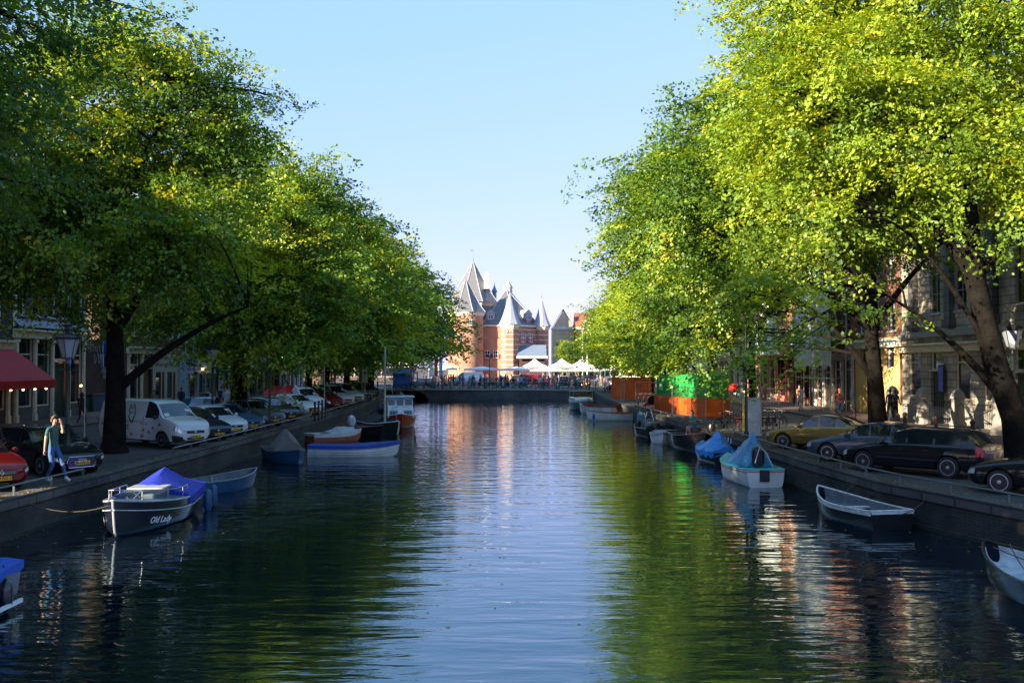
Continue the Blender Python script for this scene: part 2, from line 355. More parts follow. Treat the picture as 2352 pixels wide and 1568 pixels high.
BOUGH = 9
def crown_mesh(name, seed, lobes, n_cl, per, size, mt, clump=.62, droop=.25, fill=.28, tint0=0.0, zmin=1.0, dens=.78):
    rg = np.random.RandomState(seed)
    lw = np.array([q[6] if len(q) > 6 else 1 for q in lobes]); L = np.array([q[:6] for q in lobes], float); L[:,3:5] *= .90; L[:,5] *= .94; n_cl = int(n_cl*dens); vol = (L[:,3]*L[:,4]*L[:,5])**.667; pr = vol*lw; pr = pr/pr.sum()
    nb = max(20, n_cl//BOUGH)
    k = rg.choice(len(L), nb, p=pr)
    d = rg.normal(size=(nb, 3)); d /= np.linalg.norm(d, axis=1)[:,None]
    rad = np.where(rg.rand(nb) < fill, rg.uniform(.3, .75, nb), 1-np.abs(rg.normal(0, .12, nb)))
    f = L[k,:3]*1.7
    lump = .09*np.sin(d[:,0]*5+f[:,0])+.09*np.sin(d[:,1]*6+f[:,1]+1)+.07*np.sin(d[:,2]*7+f[:,2])
    cb = L[k,:3]+d*L[k,3:6]*(rad*(1+lump))[:,None]
    bt_ = .17*rg.normal(size=nb)                      # each bough has its own tone
    bo = d*np.array([1,1,.35])+rg.normal(0, .3, (nb,3)); bo /= np.linalg.norm(bo, axis=1)[:,None]
    bi = np.repeat(np.arange(nb), BOUGH); n = len(bi)
    d = d[bi]
    q = rg.normal(size=(n,3))*np.array([1,1,.36]); al = np.abs(rg.normal(0, 1, n))*.8-.75
    c = cb[bi]+(q*.82+bo[bi]*al[:,None]*1.15)*clump*1.15
    c[:,2] -= .11*np.sum(q[:,:2]**2, axis=1)*clump
    c[:,2] = np.maximum(c[:,2], zmin)
    ct = np.clip(.42+.13*rg.normal(size=n)+bt_[bi]+tint0, 0, 1)
    # sprays: elongated flat discs pointing outward and down
    out = d.copy(); out[:,2] = out[:,2]*.4-droop; out += rg.normal(0, .35, (n,3)); out /= np.linalg.norm(out, axis=1)[:,None]
    upv = np.array([0,0,1.0])+rg.normal(0, .3, (n,3)); side = np.cross(out, upv); side /= np.linalg.norm(side, axis=1)[:,None]; nor = np.cross(side, out)
    N = n*per; ci = np.repeat(np.arange(n), per)
    u = rg.uniform(-1, 1, N); v = rg.normal(0, .42, N)*(1-.35*np.abs(u)); wv = rg.normal(0, .09, N)
    P = c[ci]+(out[ci]*(u*clump*1.15)[:,None]+side[ci]*(v*clump)[:,None]+nor[ci]*(wv*clump)[:,None])
    P[:,2] -= .22*clump*u*u+.1*clump*np.abs(v)
    ln = nor[ci]+rg.normal(0, .42, (N,3)); ln /= np.linalg.norm(ln, axis=1)[:,None]
    la = out[ci]*.6+rg.normal(0, .7, (N,3)); la[:,2] -= .25; la -= ln*np.sum(la*ln, axis=1)[:,None]; la /= np.linalg.norm(la, axis=1)[:,None]
    lb = np.cross(ln, la); s = size*rg.uniform(.5, 1.35, N)
    a = (la*s[:,None]); b = (lb*(s*.34)[:,None])
    V = np.empty((N,4,3)); V[:,0] = P-a*.5; V[:,1] = P+b-a*.05-ln*(s*.07)[:,None]; V[:,2] = P+a*.5; V[:,3] = P-b-a*.05-ln*(s*.07)[:,None]
    me = D.meshes.new(name); me.vertices.add(N*4); me.vertices.foreach_set('co', V.reshape(-1).astype('f4'))
    me.loops.add(N*4); me.loops.foreach_set('vertex_index', np.arange(N*4, dtype='i4'))
    me.polygons.add(N); me.polygons.foreach_set('loop_start', np.arange(0, N*4, 4, dtype='i4'))
    me.materials.append(mt); me.update(calc_edges=True)
    t = np.clip(ct[ci]+rg.normal(0, .075, N), 0, .97); au = rg.rand(n) < .012; t[au[ci]] = np.clip(rg.uniform(.8, 1.02, au[ci].sum()), 0, 1)
    at = me.attributes.new('tint', 'FLOAT', 'FACE'); at.data.foreach_set('value', t.astype('f4'))
    return me, c
def bez(a, b, lift, n=6, wob=.12, rg=random):
    a, b = Vector(a), Vector(b); mid = (a+b)/2+Vector((rg.uniform(-wob, wob), rg.uniform(-wob, wob), lift))
    return [(1-t)**2*a+2*t*(1-t)*mid+t*t*b for t in [float(q) for q in np.linspace(0, 1, n)]]
def tree_wood(seed, base_r, trunk, limbs, clumps, n_twig, name='trunk'):
    rg = random.Random(seed); m = MB(); tips = []
    T = [Vector(p) for p in trunk]; nT = len(T)
    rad = [base_r*1.5, base_r*1.05]+[base_r*(1-.55*k/(nT-1)) for k in range(1, nT)]
    T2 = [T[0]-Vector((0,0,.15)), T[0]+(T[1]-T[0])*.18]+T[1:]
    m.tube(T2, rad, 12)
    for (s, tgt, r0) in limbs:
        p0 = T[s]; pts = bez(p0, tgt, (Vector(tgt)-p0).length*.12, 8, .5, rg); m.tube(pts, [r0*(1-.8*k/7) for k in range(8)], 8); tips += pts[2:]
    tips += T[2:]
    if len(clumps):
        idx = rg.sample(range(len(clumps)), min(n_twig, len(clumps)))
        for i in idx:
            c = Vector(clumps[i]); near = min(tips, key=lambda p: (p-c).length+max(0, p.z-c.z)*.7)
            L = (near-c).length
            pts = bez(near, c, L*.14, 5, L*.08, rg); r0 = min(.055, .012+.011*L); m.tube(pts, [r0*(1-.85*k/4) for k in range(5)], 5, cap=False)
    return m
def make_tree(name, label, loc, rz, seed, lobes, n_cl, per, size, mt, trunk, limbs, base_r, n_twig=120, group=None, **kw):
    t = thing(name, label, 'tree', loc, rz, group)
    me, c = crown_mesh('crown', seed, lobes, n_cl, per, size, mt, **kw)
    o = D.objects.new('crown', me); C.objects.link(o); o.parent = t
    tree_wood(seed, base_r, trunk, limbs, c, n_twig).build('trunk', BARK, t, smooth=True)
    return t
QUAL = 1.0
GL, GR = 'elm trees along the left quay', 'elm trees along the right quay'
def lean(x, y, z, r): return (x, y, z, r[0], r[1], r[2])
# ---- left bank, near trees (local +x points to the canal)
lobL1 = [(-2,0,8.5,5.2,5,3.2),(1.2,1,12.3,4.2,4.6,3.6),(-2,0,13.5,4,4.5,3.2),(2.6,-1,8.6,2.6,3.6,2.3),(-4,1,9,4,5,3)]
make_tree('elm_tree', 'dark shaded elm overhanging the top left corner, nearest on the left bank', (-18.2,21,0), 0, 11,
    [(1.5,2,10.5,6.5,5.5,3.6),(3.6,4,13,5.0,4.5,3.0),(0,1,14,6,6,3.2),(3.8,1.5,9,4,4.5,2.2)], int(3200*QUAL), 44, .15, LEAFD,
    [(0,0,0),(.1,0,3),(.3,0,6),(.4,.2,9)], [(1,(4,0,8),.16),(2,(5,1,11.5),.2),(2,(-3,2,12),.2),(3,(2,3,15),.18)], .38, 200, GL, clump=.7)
make_tree('elm_tree', 'tall elm with a forked black trunk in front of the white van', (-15.4,38.6,0), 0, 12,
    lobL1+[(3.2,2,13.8,2.6,3.2,2.6),(0,1,16.2,2.8,3,1.6)], int(4300*QUAL), 46, .165, LEAFL,
    [(0,0,0),(.05,0,2.4),(0,0,4.6),(-.1,0,6.5),(-.1,.2,9)], [(1,(5.0,.6,5.7),.2),(2,(3.4,1,9.5),.2),(3,(-4,1,10),.2),(4,(2.5,0,14),.2),(4,(-2,1,14),.17)], .42, 320, GL, clump=.75)
make_tree('elm_tree', 'large elm hanging low over the angled cars behind the blue car on the left quay', (-15.7,57,0), 0, 13,
    [(1,-1,6.8,5.8,5.2,3.3),(2.8,0,11.2,4.2,5.2,3.6),(0,1,13.8,4.4,5,3.4),(3.3,0,13.2,2.8,3.6,2.6),(4,-3,6,2.5,3,2.2),(-4,0,9,4,5,4),(6,-1,8.4,2.2,3.5,2.0),(2,-2,4.4,5,3.4,1.5,.3)], int(4700*QUAL), 44, .195, LEAFL,
    [(0,0,0),(.15,0,2.5),(.1,0,5),(0,0,8),(0,.2,11)], [(1,(3,-1,6.5),.2),(2,(5,0,9.5),.2),(3,(-4,1,11),.2),(3,(4,0,13),.2),(4,(0,1,15.5),.16)], .5, 260, GL, clump=.85, tint0=.03)
# mid and far trees share a few crowns
def variant(seed, mt, lobes, n, per, size, name='elm_tree', tint0=0, base_r=.3, h=1.0):
    return make_tree(name, None, (0,0,-500), 0, seed, lobes, int(n*QUAL), per, size, mt,
        [(0,0,0),(.1,0,2.6),(.2,.1,5),(.1,0,8),(.2,.1,11)], [(1,(3.4,-.6,6),.13),(2,(4.5,.5,9),.15),(2,(-3,1,9),.15),(3,(2.5,-1,13),.13),(3,(-1,1,14.5),.12)], base_r, 130, clump=1.0, tint0=tint0, fill=.22)
VA = variant(21, LEAF, [(1.5,0,7.3,6.6,4.6,3.2,.8),(1.6,0,10.6,6.2,4.6,3.8),(.6,0,14,4.8,4.2,3.2),(4.8,0,5.6,3,3.4,2.4,.5)], 2300, 40, .27)
VB = variant(22, LEAFY, [(1,0,6.8,6.2,4.8,3.8),(1.2,0,11,6,4.6,4),(.4,0,14.6,4.2,4,3),(-3,1,9,4,4,4)], 2300, 40, .27, tint0=.12)
VC = variant(23, LEAFL, [(2,0,7,6.4,4.6,3.2,.8),(1,.5,10,5.6,5,3.6),(2,0,13,4,3.6,2.6),(-2,0,13.6,4,4,2.8)], 2300, 40, .28, tint0=-.06)
VD = variant(24, LEAFY, [(1.4,0,9.4,6.0,4.8,3.2,.7),(1.2,0,12.2,5.8,4.6,3.4),(.4,0,15,4.4,4,2.8),(4.6,0,7.2,2.8,3.2,2.4,.6)], 1700, 40, .26, tint0=.13)
def put(V, loc, rz, sc, label, group, first=[0]):
    t = copy_tree(V); t.location = loc; t.rotation_euler = (0,0,rz); t.scale = sc; tag(t, label, 'tree', group); return t
put(VA, (-15.6,76,0), 0, (1.05,1.0,.97), 'elm beside the red van and pickup with its trunk behind the white hatchback', GL)
put(VC, (-15.9,85,0), .3, (1.05,1.0,.98), 'slim elm just beyond the pickup on the left quay', GL)
put(VB, (-15.7,94,0), -.2, (1.05,1.0,.96), 'elm with a yellow green top beside the far white vans on the left quay', GL)
put(VC, (-15.8,104,0), .15, (1.1,1.0,.98), 'dark green elm by the narrow white signs near the bridge', GL)
put(VA, (-16.5,115,0), .2, (1.22,1.1,.97), 'elm whose dark crown hangs over the left end of the bridge', GL)
put(VC, (-17.5,123,0), -.2, (1.5,1.15,.98), 'elm behind the left bridge end with its crown beside the brick towers', GL)
# ---- right bank (local +x points to the canal: turned half round)
make_tree('elm_tree', 'huge yellow green elm with a leaning forked trunk on the right, behind the black cars', (17.9,35,0), PI, 31,
    [(3.2,-1,12,6.4,6,3.8),(6.2,-1.5,13.6,4.0,5,3.6),(2,-1,16.5,7,6,3.4),(5.2,-2,17.2,4.8,4.5,2.6),(-3,0,12,5,6,4,.5),(8.6,3.2,5.2,1.3,1.6,2.9,.55),(9.9,1.5,4.8,1.2,1.5,2.9,.55),(0,1.5,9.6,4,3.5,2.2,.5),(6.5,-2.2,9.4,3.6,4,2.2),(-3,-1,9,3,4,2,.3)], int(5700*QUAL), 48, .16, LEAFY,
    [(0,0,0),(.25,0,1.6),(.9,0,3.4),(1.6,0,6.4),(1.9,.1,9.5),(2.1,.2,13)], [(1,(4.6,-.4,5.9),.19),(2,(4.5,.2,8.5),.13),(3,(6,-1,12),.22),(3,(-3,0,11),.18),(4,(5,-2,15),.18),(5,(1,-1,18),.18),(5,(4,-1,17.5),.13)], .52, 420, GR, clump=.72, tint0=.04, fill=.2)
make_tree('elm_tree', 'broad green elm with a straight trunk behind the yellow and silver cars', (16.9,46,0), PI, 32,
    [(2.4,0,10.2,5.6,6,3.0,.8),(6.2,1,10.4,4.4,5,3.2),(3.2,0,13.2,6.3,6,3.8),(7.2,1.5,12.6,3.4,4.5,3.2),(8.7,1,11.2,3.8,4.5,2.5),(7.6,0,8.6,3.6,4,2.0,.7),(-2,0,12.5,5,6,3.4,.4),(1,0,16,6,6,3.4),(5.6,-3,7.2,2.6,3,1.6,.6),(7.4,-4,5.2,1.8,2.4,2.4,.35),(8.4,-7,4.0,1.6,2.0,2.2,.4)], int(5000*QUAL), 46, .178, LEAF,
    [(0,0,0),(.12,0,2.5),(.3,0,5),(.3,0,8),(.2,.2,12)], [(1,(4,.5,6.5),.18),(2,(7.5,1,9),.2),(2,(-3,0,9),.2),(3,(6,0,13),.2),(4,(2,0,16),.18)], .42, 380, GR, clump=.8, tint0=-.15, fill=.16)
make_tree('elm_tree', 'bright yellow green elm with a thin trunk beside the grey utility cabinet', (14.8,61,0), PI, 33,
    [(2,0,9.2,5.4,5,2.8,.6),(4.6,0,9.8,4.2,4.6,3.2,.8),(2.8,0,13,5.4,5,3.8),(5.4,0,12.6,3.4,4,3.2),(0,0,16,5,5,3),(5.4,-1,6.2,2.6,2.6,2.2,.5)], int(4000*QUAL), 44, .21, LEAF,
    [(0,0,0),(.1,0,2.5),(.1,0,5),(.3,0,8),(.2,.2,12)], [(1,(4,.5,6.5),.14),(2,(6,1,9),.15),(2,(-3,0,9),.15),(3,(6,0,13),.15),(4,(2,0,16),.14)], .27, 240, GR, clump=.9, tint0=.03, fill=.16)
put(VD, (14.9,74,0), PI, (.92,1.05,.76), 'elm growing over the green and orange containers on the right quay', GR)
put(VD, (15.2,87,0), PI+.2, (.92,1.05,.72), 'elm between the two containers on the right quay', GR)
put(VD, (15.4,100,0), PI-.15, (.95,1.05,.74), 'elm rising behind the orange container with firewood', GR)
put(VB, (16,114,0), PI+.1, (.98,1.05,.8), 'pale green elm by the small red car at the right end of the bridge', GR)
put(VC, (16.8,127,0), PI, (1.0,1.05,.88), 'last grey green elm of the right row at the edge of the sky', GR)
put(VB, (21.5,152,0), 1, (.95,.95,.9), 'sunlit yellow elm with a thick pale trunk on the square behind the orange container', 'trees on the market square')
put(VA, (18.5,181,0), 2, (.95,.95,.86), 'elm behind the market stalls with a grey trunk, left of the orange container', 'trees on the market square')
put(VB, (27,175,0), 2.6, (1,1,.9), 'elm on the square between two pale trunks, right of the grey one', 'trees on the market square')
put(VC, (11.5,206,0), .5, (.42,.42,.52), 'small bright round tree beside the right tower of the brick gatehouse', 'trees on the market square')
put(VC, (16.8,215,0), 2.2, (.55,.55,.62), 'small dark green tree by the white poles on the square', 'trees on the market square')
put(VA, (-29,150,0), .8, (1,1,.95), 'dark elm on the far left corner beyond the bridge', 'trees on the market square')
put(VA, (-18,4,0), .4, (1.1,1.1,1.05), 'added shade-casting elm on the left bank beside the viewer, outside the picture', GL)  # these unseen elms are added to cast shade on the right bank
put(VB, (-17.5,13,0), .9, (1.05,1.1,1.05), 'added shade-casting elm on the left bank just outside the left edge of the picture', GL)
put(VC, (-18,-10,0), .1, (1.2,1.1,1.05), 'added shade-casting elm on the left bank behind the viewer, outside the picture', GL)
put(VB, (-19,-24,0), .1, (1.2,1.1,1.05), 'added shade-casting elm on the left bank far behind the viewer, outside the picture', GL)
for V in (VA, VB, VC, VD):
    for ch in list(V.children): D.objects.remove(ch)
    D.objects.remove(V)
# ================================================================ houses
BRK = {
 'dark': brick_mat('dark_brick', (.05,.036,.03), (.032,.025,.022), (.07,.065,.06)),
 'brown': brick_mat('brown_brick', (.12,.055,.035), (.075,.04,.028), (.10,.09,.08)),
 'red': brick_mat('red_brick', (.24,.075,.04), (.17,.06,.035), (.16,.13,.1)),
 'orange': brick_mat('orange_brick', (.42,.15,.07), (.32,.11,.055), (.3,.24,.18)),
 'grey': brick_mat('grey_brick', (.10,.095,.09), (.07,.068,.066), (.12,.11,.1)),
 'cream': mat('cream_render', (.58,.47,.29), .8, var=.12, scale=1.2), 'white': mat('white_render', (.66,.64,.58), .8, var=.1, scale=1.2),
 'blue': mat('pale_blue_render', (.36,.46,.54), .75, var=.1, scale=1.2), 'ochre': mat('ochre_render', (.66,.42,.14), .8, var=.15, scale=1.0),
 'stone': brick_mat('stone_blocks', (.42,.36,.27), (.35,.30,.23), (.16,.14,.12), scale=.28, stain=.5, wrow=.12),
 'dstone': brick_mat('dark_stone_blocks', (.12,.11,.1), (.09,.085,.08), (.05,.05,.05), scale=.28, stain=.5, wrow=.12)}
_wc = {}
def window(par, x, z, w, h, fm=None, y=.12, kind='sash', curtain=False):
    """frame + pane + sill; x is the centre, z the bottom"""
    fm = fm or WHITE; key = (round(w,2), round(h,2), kind, fm.name)
    if key not in _wc:
        f = MB(); t = .075
        f.box((-w/2+t/2,0,h/2),(t,.09,h)); f.box((w/2-t/2,0,h/2),(t,.09,h)); f.box((0,.003,h-t/2),(w-2*t,.084,t)); f.box((0,.003,t/2),(w-2*t,.084,t))
        if kind == 'sash': f.box((0,.006,h*.55),(w-2*t,.07,.06)); f.box((0,.01,h*.775),(.04,.05,h*.45-.12)); 
        if kind == 'cross': f.box((0,.006,h*.5),(w-2*t,.07,.09)); f.box((0,.01,h*.5),(.09,.05,h-2*t))
        if kind == 'shop': f.box((0,.006,h*.76),(w-2*t,.07,.07))
        if kind == 'grid':
            for k in (1,2): f.box((0,.006,h*k/3),(w-2*t,.05,.04))
            f.box((0,.01,h/2),(.04,.045,h-2*t))
        p = MB(); p.quad((-w/2+t,.03,t),(w/2-t,.03,t),(w/2-t,.03,h-t),(-w/2+t,.03,h-t))
        s = MB(); s.box((0,-.1,-.05),(w+.16,.24,.09))
        _wc[key] = (f.mesh('window', fm), p.mesh('pane', GLASS), s.mesh('sill', mat('window_sill', (.4,.4,.38), .7)))
    a, b, c = _wc[key]
    o = D.objects.new('window', a); C.objects.link(o); o.parent = par; o.location = (x, y, z)
    q = D.objects.new('pane', b); C.objects.link(q); q.parent = o
    if kind != 'shop':
        q = D.objects.new('sill', c); C.objects.link(q); q.parent = o
    return o
def wall_with(m, W, H, openings, z0=0, dep=.22):
    xs = sorted({0, W}|{v for o in openings for v in (o[0], o[1])}); zs = sorted({z0, H}|{v for o in openings for v in (o[2], o[3])})
    for xa, xb in zip(xs, xs[1:]):
        for za, zb in zip(zs, zs[1:]):
            cx, cz = (xa+xb)/2, (za+zb)/2
            if any(o[0] < cx < o[1] and o[2] < cz < o[3] for o in openings): continue
            m.quad((xa,0,za),(xb,0,za),(xb,0,zb),(xa,0,zb))
    for a, b, c, d in openings:
        m.quad((a,0,c),(a,dep,c),(a,dep,d),(a,0,d)); m.quad((b,0,c),(b,dep,c),(b,dep,d),(b,0,d)); m.quad((a,0,d),(b,0,d),(b,dep,d),(a,dep,d)); m.quad((a,0,c),(b,0,c),(b,dep,c),(a,dep,c))
def house(label, side, y0, y1, H, wallm, floors, dx=0, roof='gable', ground=None, roofm=None, depth=11, trim=None, name='canal_house', quoins=False, loc=None, rz=None, sidewin=False, cat='house', group=None):
    """floors: list of (z, h, n, w, kind). ground: dict for the shopfront"""
    W = y1-y0
    if loc is None: loc = (FACL+dx, y0, 0) if side < 0 else (FACR-dx, y1, 0); rz = PI/2 if side < 0 else -PI/2
    t = thing(name, label, cat, loc, rz, group)
    trim = trim or WHITE; ops = []; wins = []
    for z, h, n, w, kind in floors:
        for k in range(n):
            x = W*(k+.5)/n; ops.append((x-w/2, x+w/2, z, z+h)); wins.append((x, z, w, h, kind))
    g = ground
    if g:
        n = g['n']; gz, gh = g.get('z', .5), g['h']; mg = .35; bw = (W-2*mg)/n
        for k in range(n):
            x = mg+bw*(k+.5); w = bw-g.get('pier', .3); door = k in g.get('doors', ())
            zb = .05 if door else gz
            ops.append((x-w/2, x+w/2, zb, gh)); wins.append((x, zb, w, gh-zb, 'door' if door else 'shop'))
    m = MB(); wall_with(m, W, H, ops)
    m.quad((0,0,0),(0,depth,0),(0,depth,H),(0,0,H)); m.quad((W,0,0),(W,depth,0),(W,depth,H),(W,0,H)); m.quad((0,depth,0),(W,depth,0),(W,depth,H),(0,depth,H))
    if roof == 'gable': m.quad((0,0,H),(0,depth,H),(0,depth/2,H+depth*.42)); m.quad((W,0,H),(W,depth,H),(W,depth/2,H+depth*.42))
    wl = m.build('wall', wallm, t)
    for x, z, w, h, kind in wins:
        if kind == 'door':
            d = MB(); d.box((0,.16,h*.36),(w-.1,.06,h*.72)); d.box((0,.12,h*.36),(w*.5,.03,h*.4)); o = d.build('door', g.get('doorm') or mat('door_green', (.012,.03,.022), .4), t); o.location = (x, 0, z)
            hb = MB(); hb.lathe([(.02,0),(.03,.03),(.02,.06)], 8, (w*.36,.1,h*.33), axis='Y'); hb.build('handle', CHROME, o)
            window(t, x, z+h*.74, w, h*.26, g.get('fm', trim), kind='fan')
        else: window(t, x, z, w, h, (g.get('fm', trim) if kind == 'shop' else trim), kind=kind)
    c = MB(); c.box((W/2,-.17,H+.02),(W+.06,.5,.28)); c.box((W/2,-.1,H-.28),(W+.02,.26,.3))
    for k in range(int(W/.8)): c.box((.4+k*.8,-.2,H-.2),(.12,.3,.2))
    c.build('cornice', trim, t)
    if g:
        c = MB(); c.box((W/2,-.22,gh_top(g)+.42),(W-.02,.46,.12)); c.box((W/2,-.12,gh_top(g)+.16),(W-.06,.26,.4)); c.build('shop_cornice', g.get('fm', trim), t)
        if g.get('pilasters'):
            for k in range(g['n']+1):
                x = .35+(W-.7)*k/g['n']; p = MB(); p.box((x,-.07,gh_top(g)/2),(.26,.14,gh_top(g)-.1)); p.box((x,-.09,.3),(.32,.2,.5)); p.box((x,-.1,gh_top(g)-.2),(.34,.22,.18)); p.build('pilaster', g.get('fm', trim), t)
    if quoins:
        for x in (.16, W-.16):
            q = MB()
            z = (gh_top(g)+.6 if g else 0)
            k = 0
            while z < H-.5: q.box((x,-.035,z+.24),(.34 if k % 2 else .26,.09,.46)); z += .5; k += 1
            q.build('quoins', trim, t)
    if roof == 'gable':
        r = MB(); rh = depth*.42; ov = .15
        for a, b in ((-.35, depth/2), (depth+.35, depth/2)):
            za = H+.17 if a < 0 else H-.2
            r.quad((-ov,a,za),(W+ov,a,za),(W+ov,b,H+rh+.1),(-ov,b,H+rh+.1))
        rr = r.build('roof', roofm or TILE, t)
        ch = MB(); ch.box((W*.8,depth*.5,H+rh+.3),(.9,.7,1.8)); ch.box((W*.8,depth*.5,H+rh+1.25),(1.0,.8,.12)); ch.build('chimney', BRK['brown'], rr)
        for k in range(max(1, int(W/4))):
            x = W*(k+.5)/max(1, int(W/4)); dm = MB(); dm.span((x-.7,.5,H),(x+.7,3,H+1.6)); dm.box((x,1.6,H+1.66),(1.7,3,.12)); dd = dm.build('dormer', trim, rr); window(dd, x, H+.35, 1.0, 1.1, trim, y=.44, kind='sash')
    else:
        r = MB(); r.box((W/2,depth/2,H+.08),(W-.1,depth-.1,.2)); r.build('roof', LEAD, t)
    return t
def gh_top(g): return g['h']
def awning(parent, x0, x1, ztop, zbot, out, m1, label=None, valance=.3, name='awning'):
    a = MB(); n = 2
    a.quad((x0,-.05,ztop),(x1,-.05,ztop),(x1,-out,zbot),(x0,-out,zbot)); a.quad((x0,-out,zbot),(x1,-out,zbot),(x1,-out,zbot-valance),(x0,-out,zbot-valance))
    a.quad((x0,-.05,ztop),(x0,-out,zbot),(x0,-out,zbot-.12),(x0,-.05,ztop-.12)); a.quad((x1,-.05,ztop),(x1,-out,zbot),(x1,-out,zbot-.12),(x1,-.05,ztop-.12))
    o = a.build(name, m1, parent)
    so = o.modifiers.new('s', 'SOLIDIFY'); so.thickness = .02
    if label: o['label'] = label
    return o
W1 = lambda z, n=3, w=1.1, h=2.1, k='sash': (z, h, n, w, k)
LIT = mat('warm_shop_light', (1,.55,.2), emit=6); DIML = mat('lit_interior', (.9,.45,.15), emit=1.1)
# ---- left bank
hA = house('dark brick house with the red awning over its shop, at the left edge', -1, 41, 56.2, 13.6, BRK['dark'], [W1(5.6,5),W1(8.8,5),W1(11.6,5,1.1,1.5)], ground=dict(n=6, h=4.3, z=.9, pilasters=True, fm=CREAM, doors=(2,)))
aw = awning(hA, 3, 15.1, 4.4, 2.55, 2.6, mat('red_canvas', (.42,.008,.012), .7), valance=.42)
bl = MB()
for k in range(9): bl.lathe([(.03,0),(.06,.05),(.05,.1)], 8, (4+k*1.3, -2.4, 2.05))
bl.build('light_bulb', LIT, aw)
hB = house('dark brick house with cream shopfront, white quoins and tall arched windows beside the alley', -1, 56.4, 66, 14, BRK['grey'], [(6.3,3.2,5,1.05,'sash'),(10.4,2.4,5,1.05,'sash')], ground=dict(n=4, h=5.0, z=.95, pilasters=True, fm=CREAM, doors=(2,)), quoins=True, roofm=SLATE)
g = MB(); g.box((6.2,.6,2.6),(1.4,.1,2.2)); g.build('lit_display', DIML, hB)
m = MB(); m.span((0,11,0),(9.6,24,9.2)); m.build('shade_annex', BRK['brown'], hB)  # unseen annex added to keep low sun off the lower alley wall
r = MB(); r.quad((0,-.42,5.6),(9.6,-.42,5.6),(9.6,-.02,6.05),(0,-.02,6.05)); r.build('lead_strip', LEAD, hB)
hC = house('brown brick house with graffiti side wall in the alley and cream arched shopfront', -1, 73, 84.2, 13, BRK['brown'], [(5.6,2.1,4,1.1,'sash'),(8.8,2,4,1.1,'sash')], ground=dict(n=4, h=4.3, z=.6, pilasters=True, fm=CREAM, pier=.8, doors=(1,)), roofm=TILE)
hD = house('narrow pale blue house with beige awning beside the arched shopfront', -1, 84.3, 87, 15, BRK['blue'], [(5.4,2.2,1,1.1,'sash'),(8.6,2,1,1.1,'sash')], dx=.9, ground=dict(n=1, h=3.6, z=.6, fm=WHITE))
awning(hD, .1, 2.6, 3.5, 2.8, 1.3, mat('beige_canvas', (.42,.37,.32), .8), valance=.5)
hE = house('brown brick house with pale blue grey bay shopfront of the travel agency', -1, 87.1, 96.5, 13.5, BRK['brown'], [(5.9,2.5,5,1.0,'cross'),(9.4,2.2,5,1.0,'sash')], ground=dict(n=4, h=4.3, z=.8, pilasters=True, fm=BRK['blue'], doors=(3,)), roofm=SLATE)
hF = house('dark brick house with tall grid windows and a cream shopfront behind the second lantern', -1, 96.6, 107, 14, BRK['dark'], [W1(5.4,5,1.1,2.2,'grid'),W1(8.8,5)], ground=dict(n=4, h=4, z=.6, pilasters=True, fm=CREAM, doors=(0,)))
hG = house('dark house with purple awnings and pale pillars, a cafe with tables outside', -1, 107.1, 121, 14.5, BRK['dark'], [W1(5.4,6),W1(8.8,6)], ground=dict(n=5, h=4, z=.6, pilasters=True, fm=STONE, doors=(2,)))
for a, b in ((.6,4.4),(6,9.2),(10,13.4)): awning(hG, a, b, 4.0, 3.0, 1.8, mat('purple_canvas', (.13,.008,.03), .8), valance=.22)
hH = house('white plastered house far along the left quay with green neon lettering', -1, 121.1, 135, 13, BRK['white'], [W1(5.2,6),W1(8.4,6)], ground=dict(n=5, h=3.8, z=.6, pilasters=True, fm=WHITE, doors=(1,)))
hI = house('brown brick house beyond the bridge on the left', -1, 146, 160, 13, BRK['brown'], [W1(5.2,6),W1(8.4,6)], ground=dict(n=5, h=3.8, z=.6, fm=WHITE, doors=(1,)))
hN = house('dark house out of which the left street begins, nearest the viewer', -1, 18, 40.8, 14, BRK['grey'], [W1(5.4,8),W1(8.8,8)], ground=dict(n=6, h=4, z=.8, fm=CREAM, doors=(1,)))
# ---- right bank
sR = house('grey stone building with arched barred windows and stone posts before it, at the right edge', 1, 33, 62.8, 17, BRK['stone'], [(6.4,3.4,9,1.4,'grid'),(11.6,3.0,9,1.4,'sash')], ground=dict(n=9, h=4.2, z=1.5, pier=1.5, fm=CREAM, doors=(1,4)), trim=STONE, roofm=SLATE)
m = MB(); m.box((15,-.14,5.2),(29.8,.4,.35)); m.box((15,-.08,.5),(29.8,.2,1.0)); m.build('string_course', STONE, sR)
for k in range(6):
    m = MB(); x = 2.2+k*5; m.box((x,-.16,9.6),(.7,.34,8.2)); m.box((x,-.2,5.7),(.95,.42,.5)); m.box((x,-.2,13.8),(.95,.42,.5)); m.build('pilaster', BRK['dstone'], sR)
yR = house('ochre yellow rendered house with a white door between the stone building and the scaffolding', 1, 63, 71.2, 15, BRK['red'], [W1(5.6,3),W1(9,3)], ground=dict(n=3, h=4.6, z=3.2, pier=1.2, fm=WHITE, doors=(1,), doorm=WHITE), roofm=TILE)
m = MB(); wall_with(m, 8.2, 5.2, [(1.0,2.2,3.2,4.6),(3.2,4.9,.05,4.6),(5.9,7.2,3.2,4.6)], dep=.05); o = m.build('ochre_render', BRK['ochre'], yR); o.location.y = -.05
sc = house('red brick house behind white tarpaulin and scaffolding', 1, 71.4, 81, 15, BRK['orange'], [W1(5.6,3),W1(9,3)], ground=dict(n=4, h=3.8, z=.7, fm=WHITE, pilasters=True, doors=(1,)))
bR = house('orange brick shop house with dark window frames left of the scaffolding', 1, 81.2, 92, 14, BRK['orange'], [W1(5.2,4),W1(8.4,4)], ground=dict(n=4, h=3.9, z=.6, fm=mat('maroon_paint', (.14,.02,.015), .5), pilasters=True, doors=(1,)))
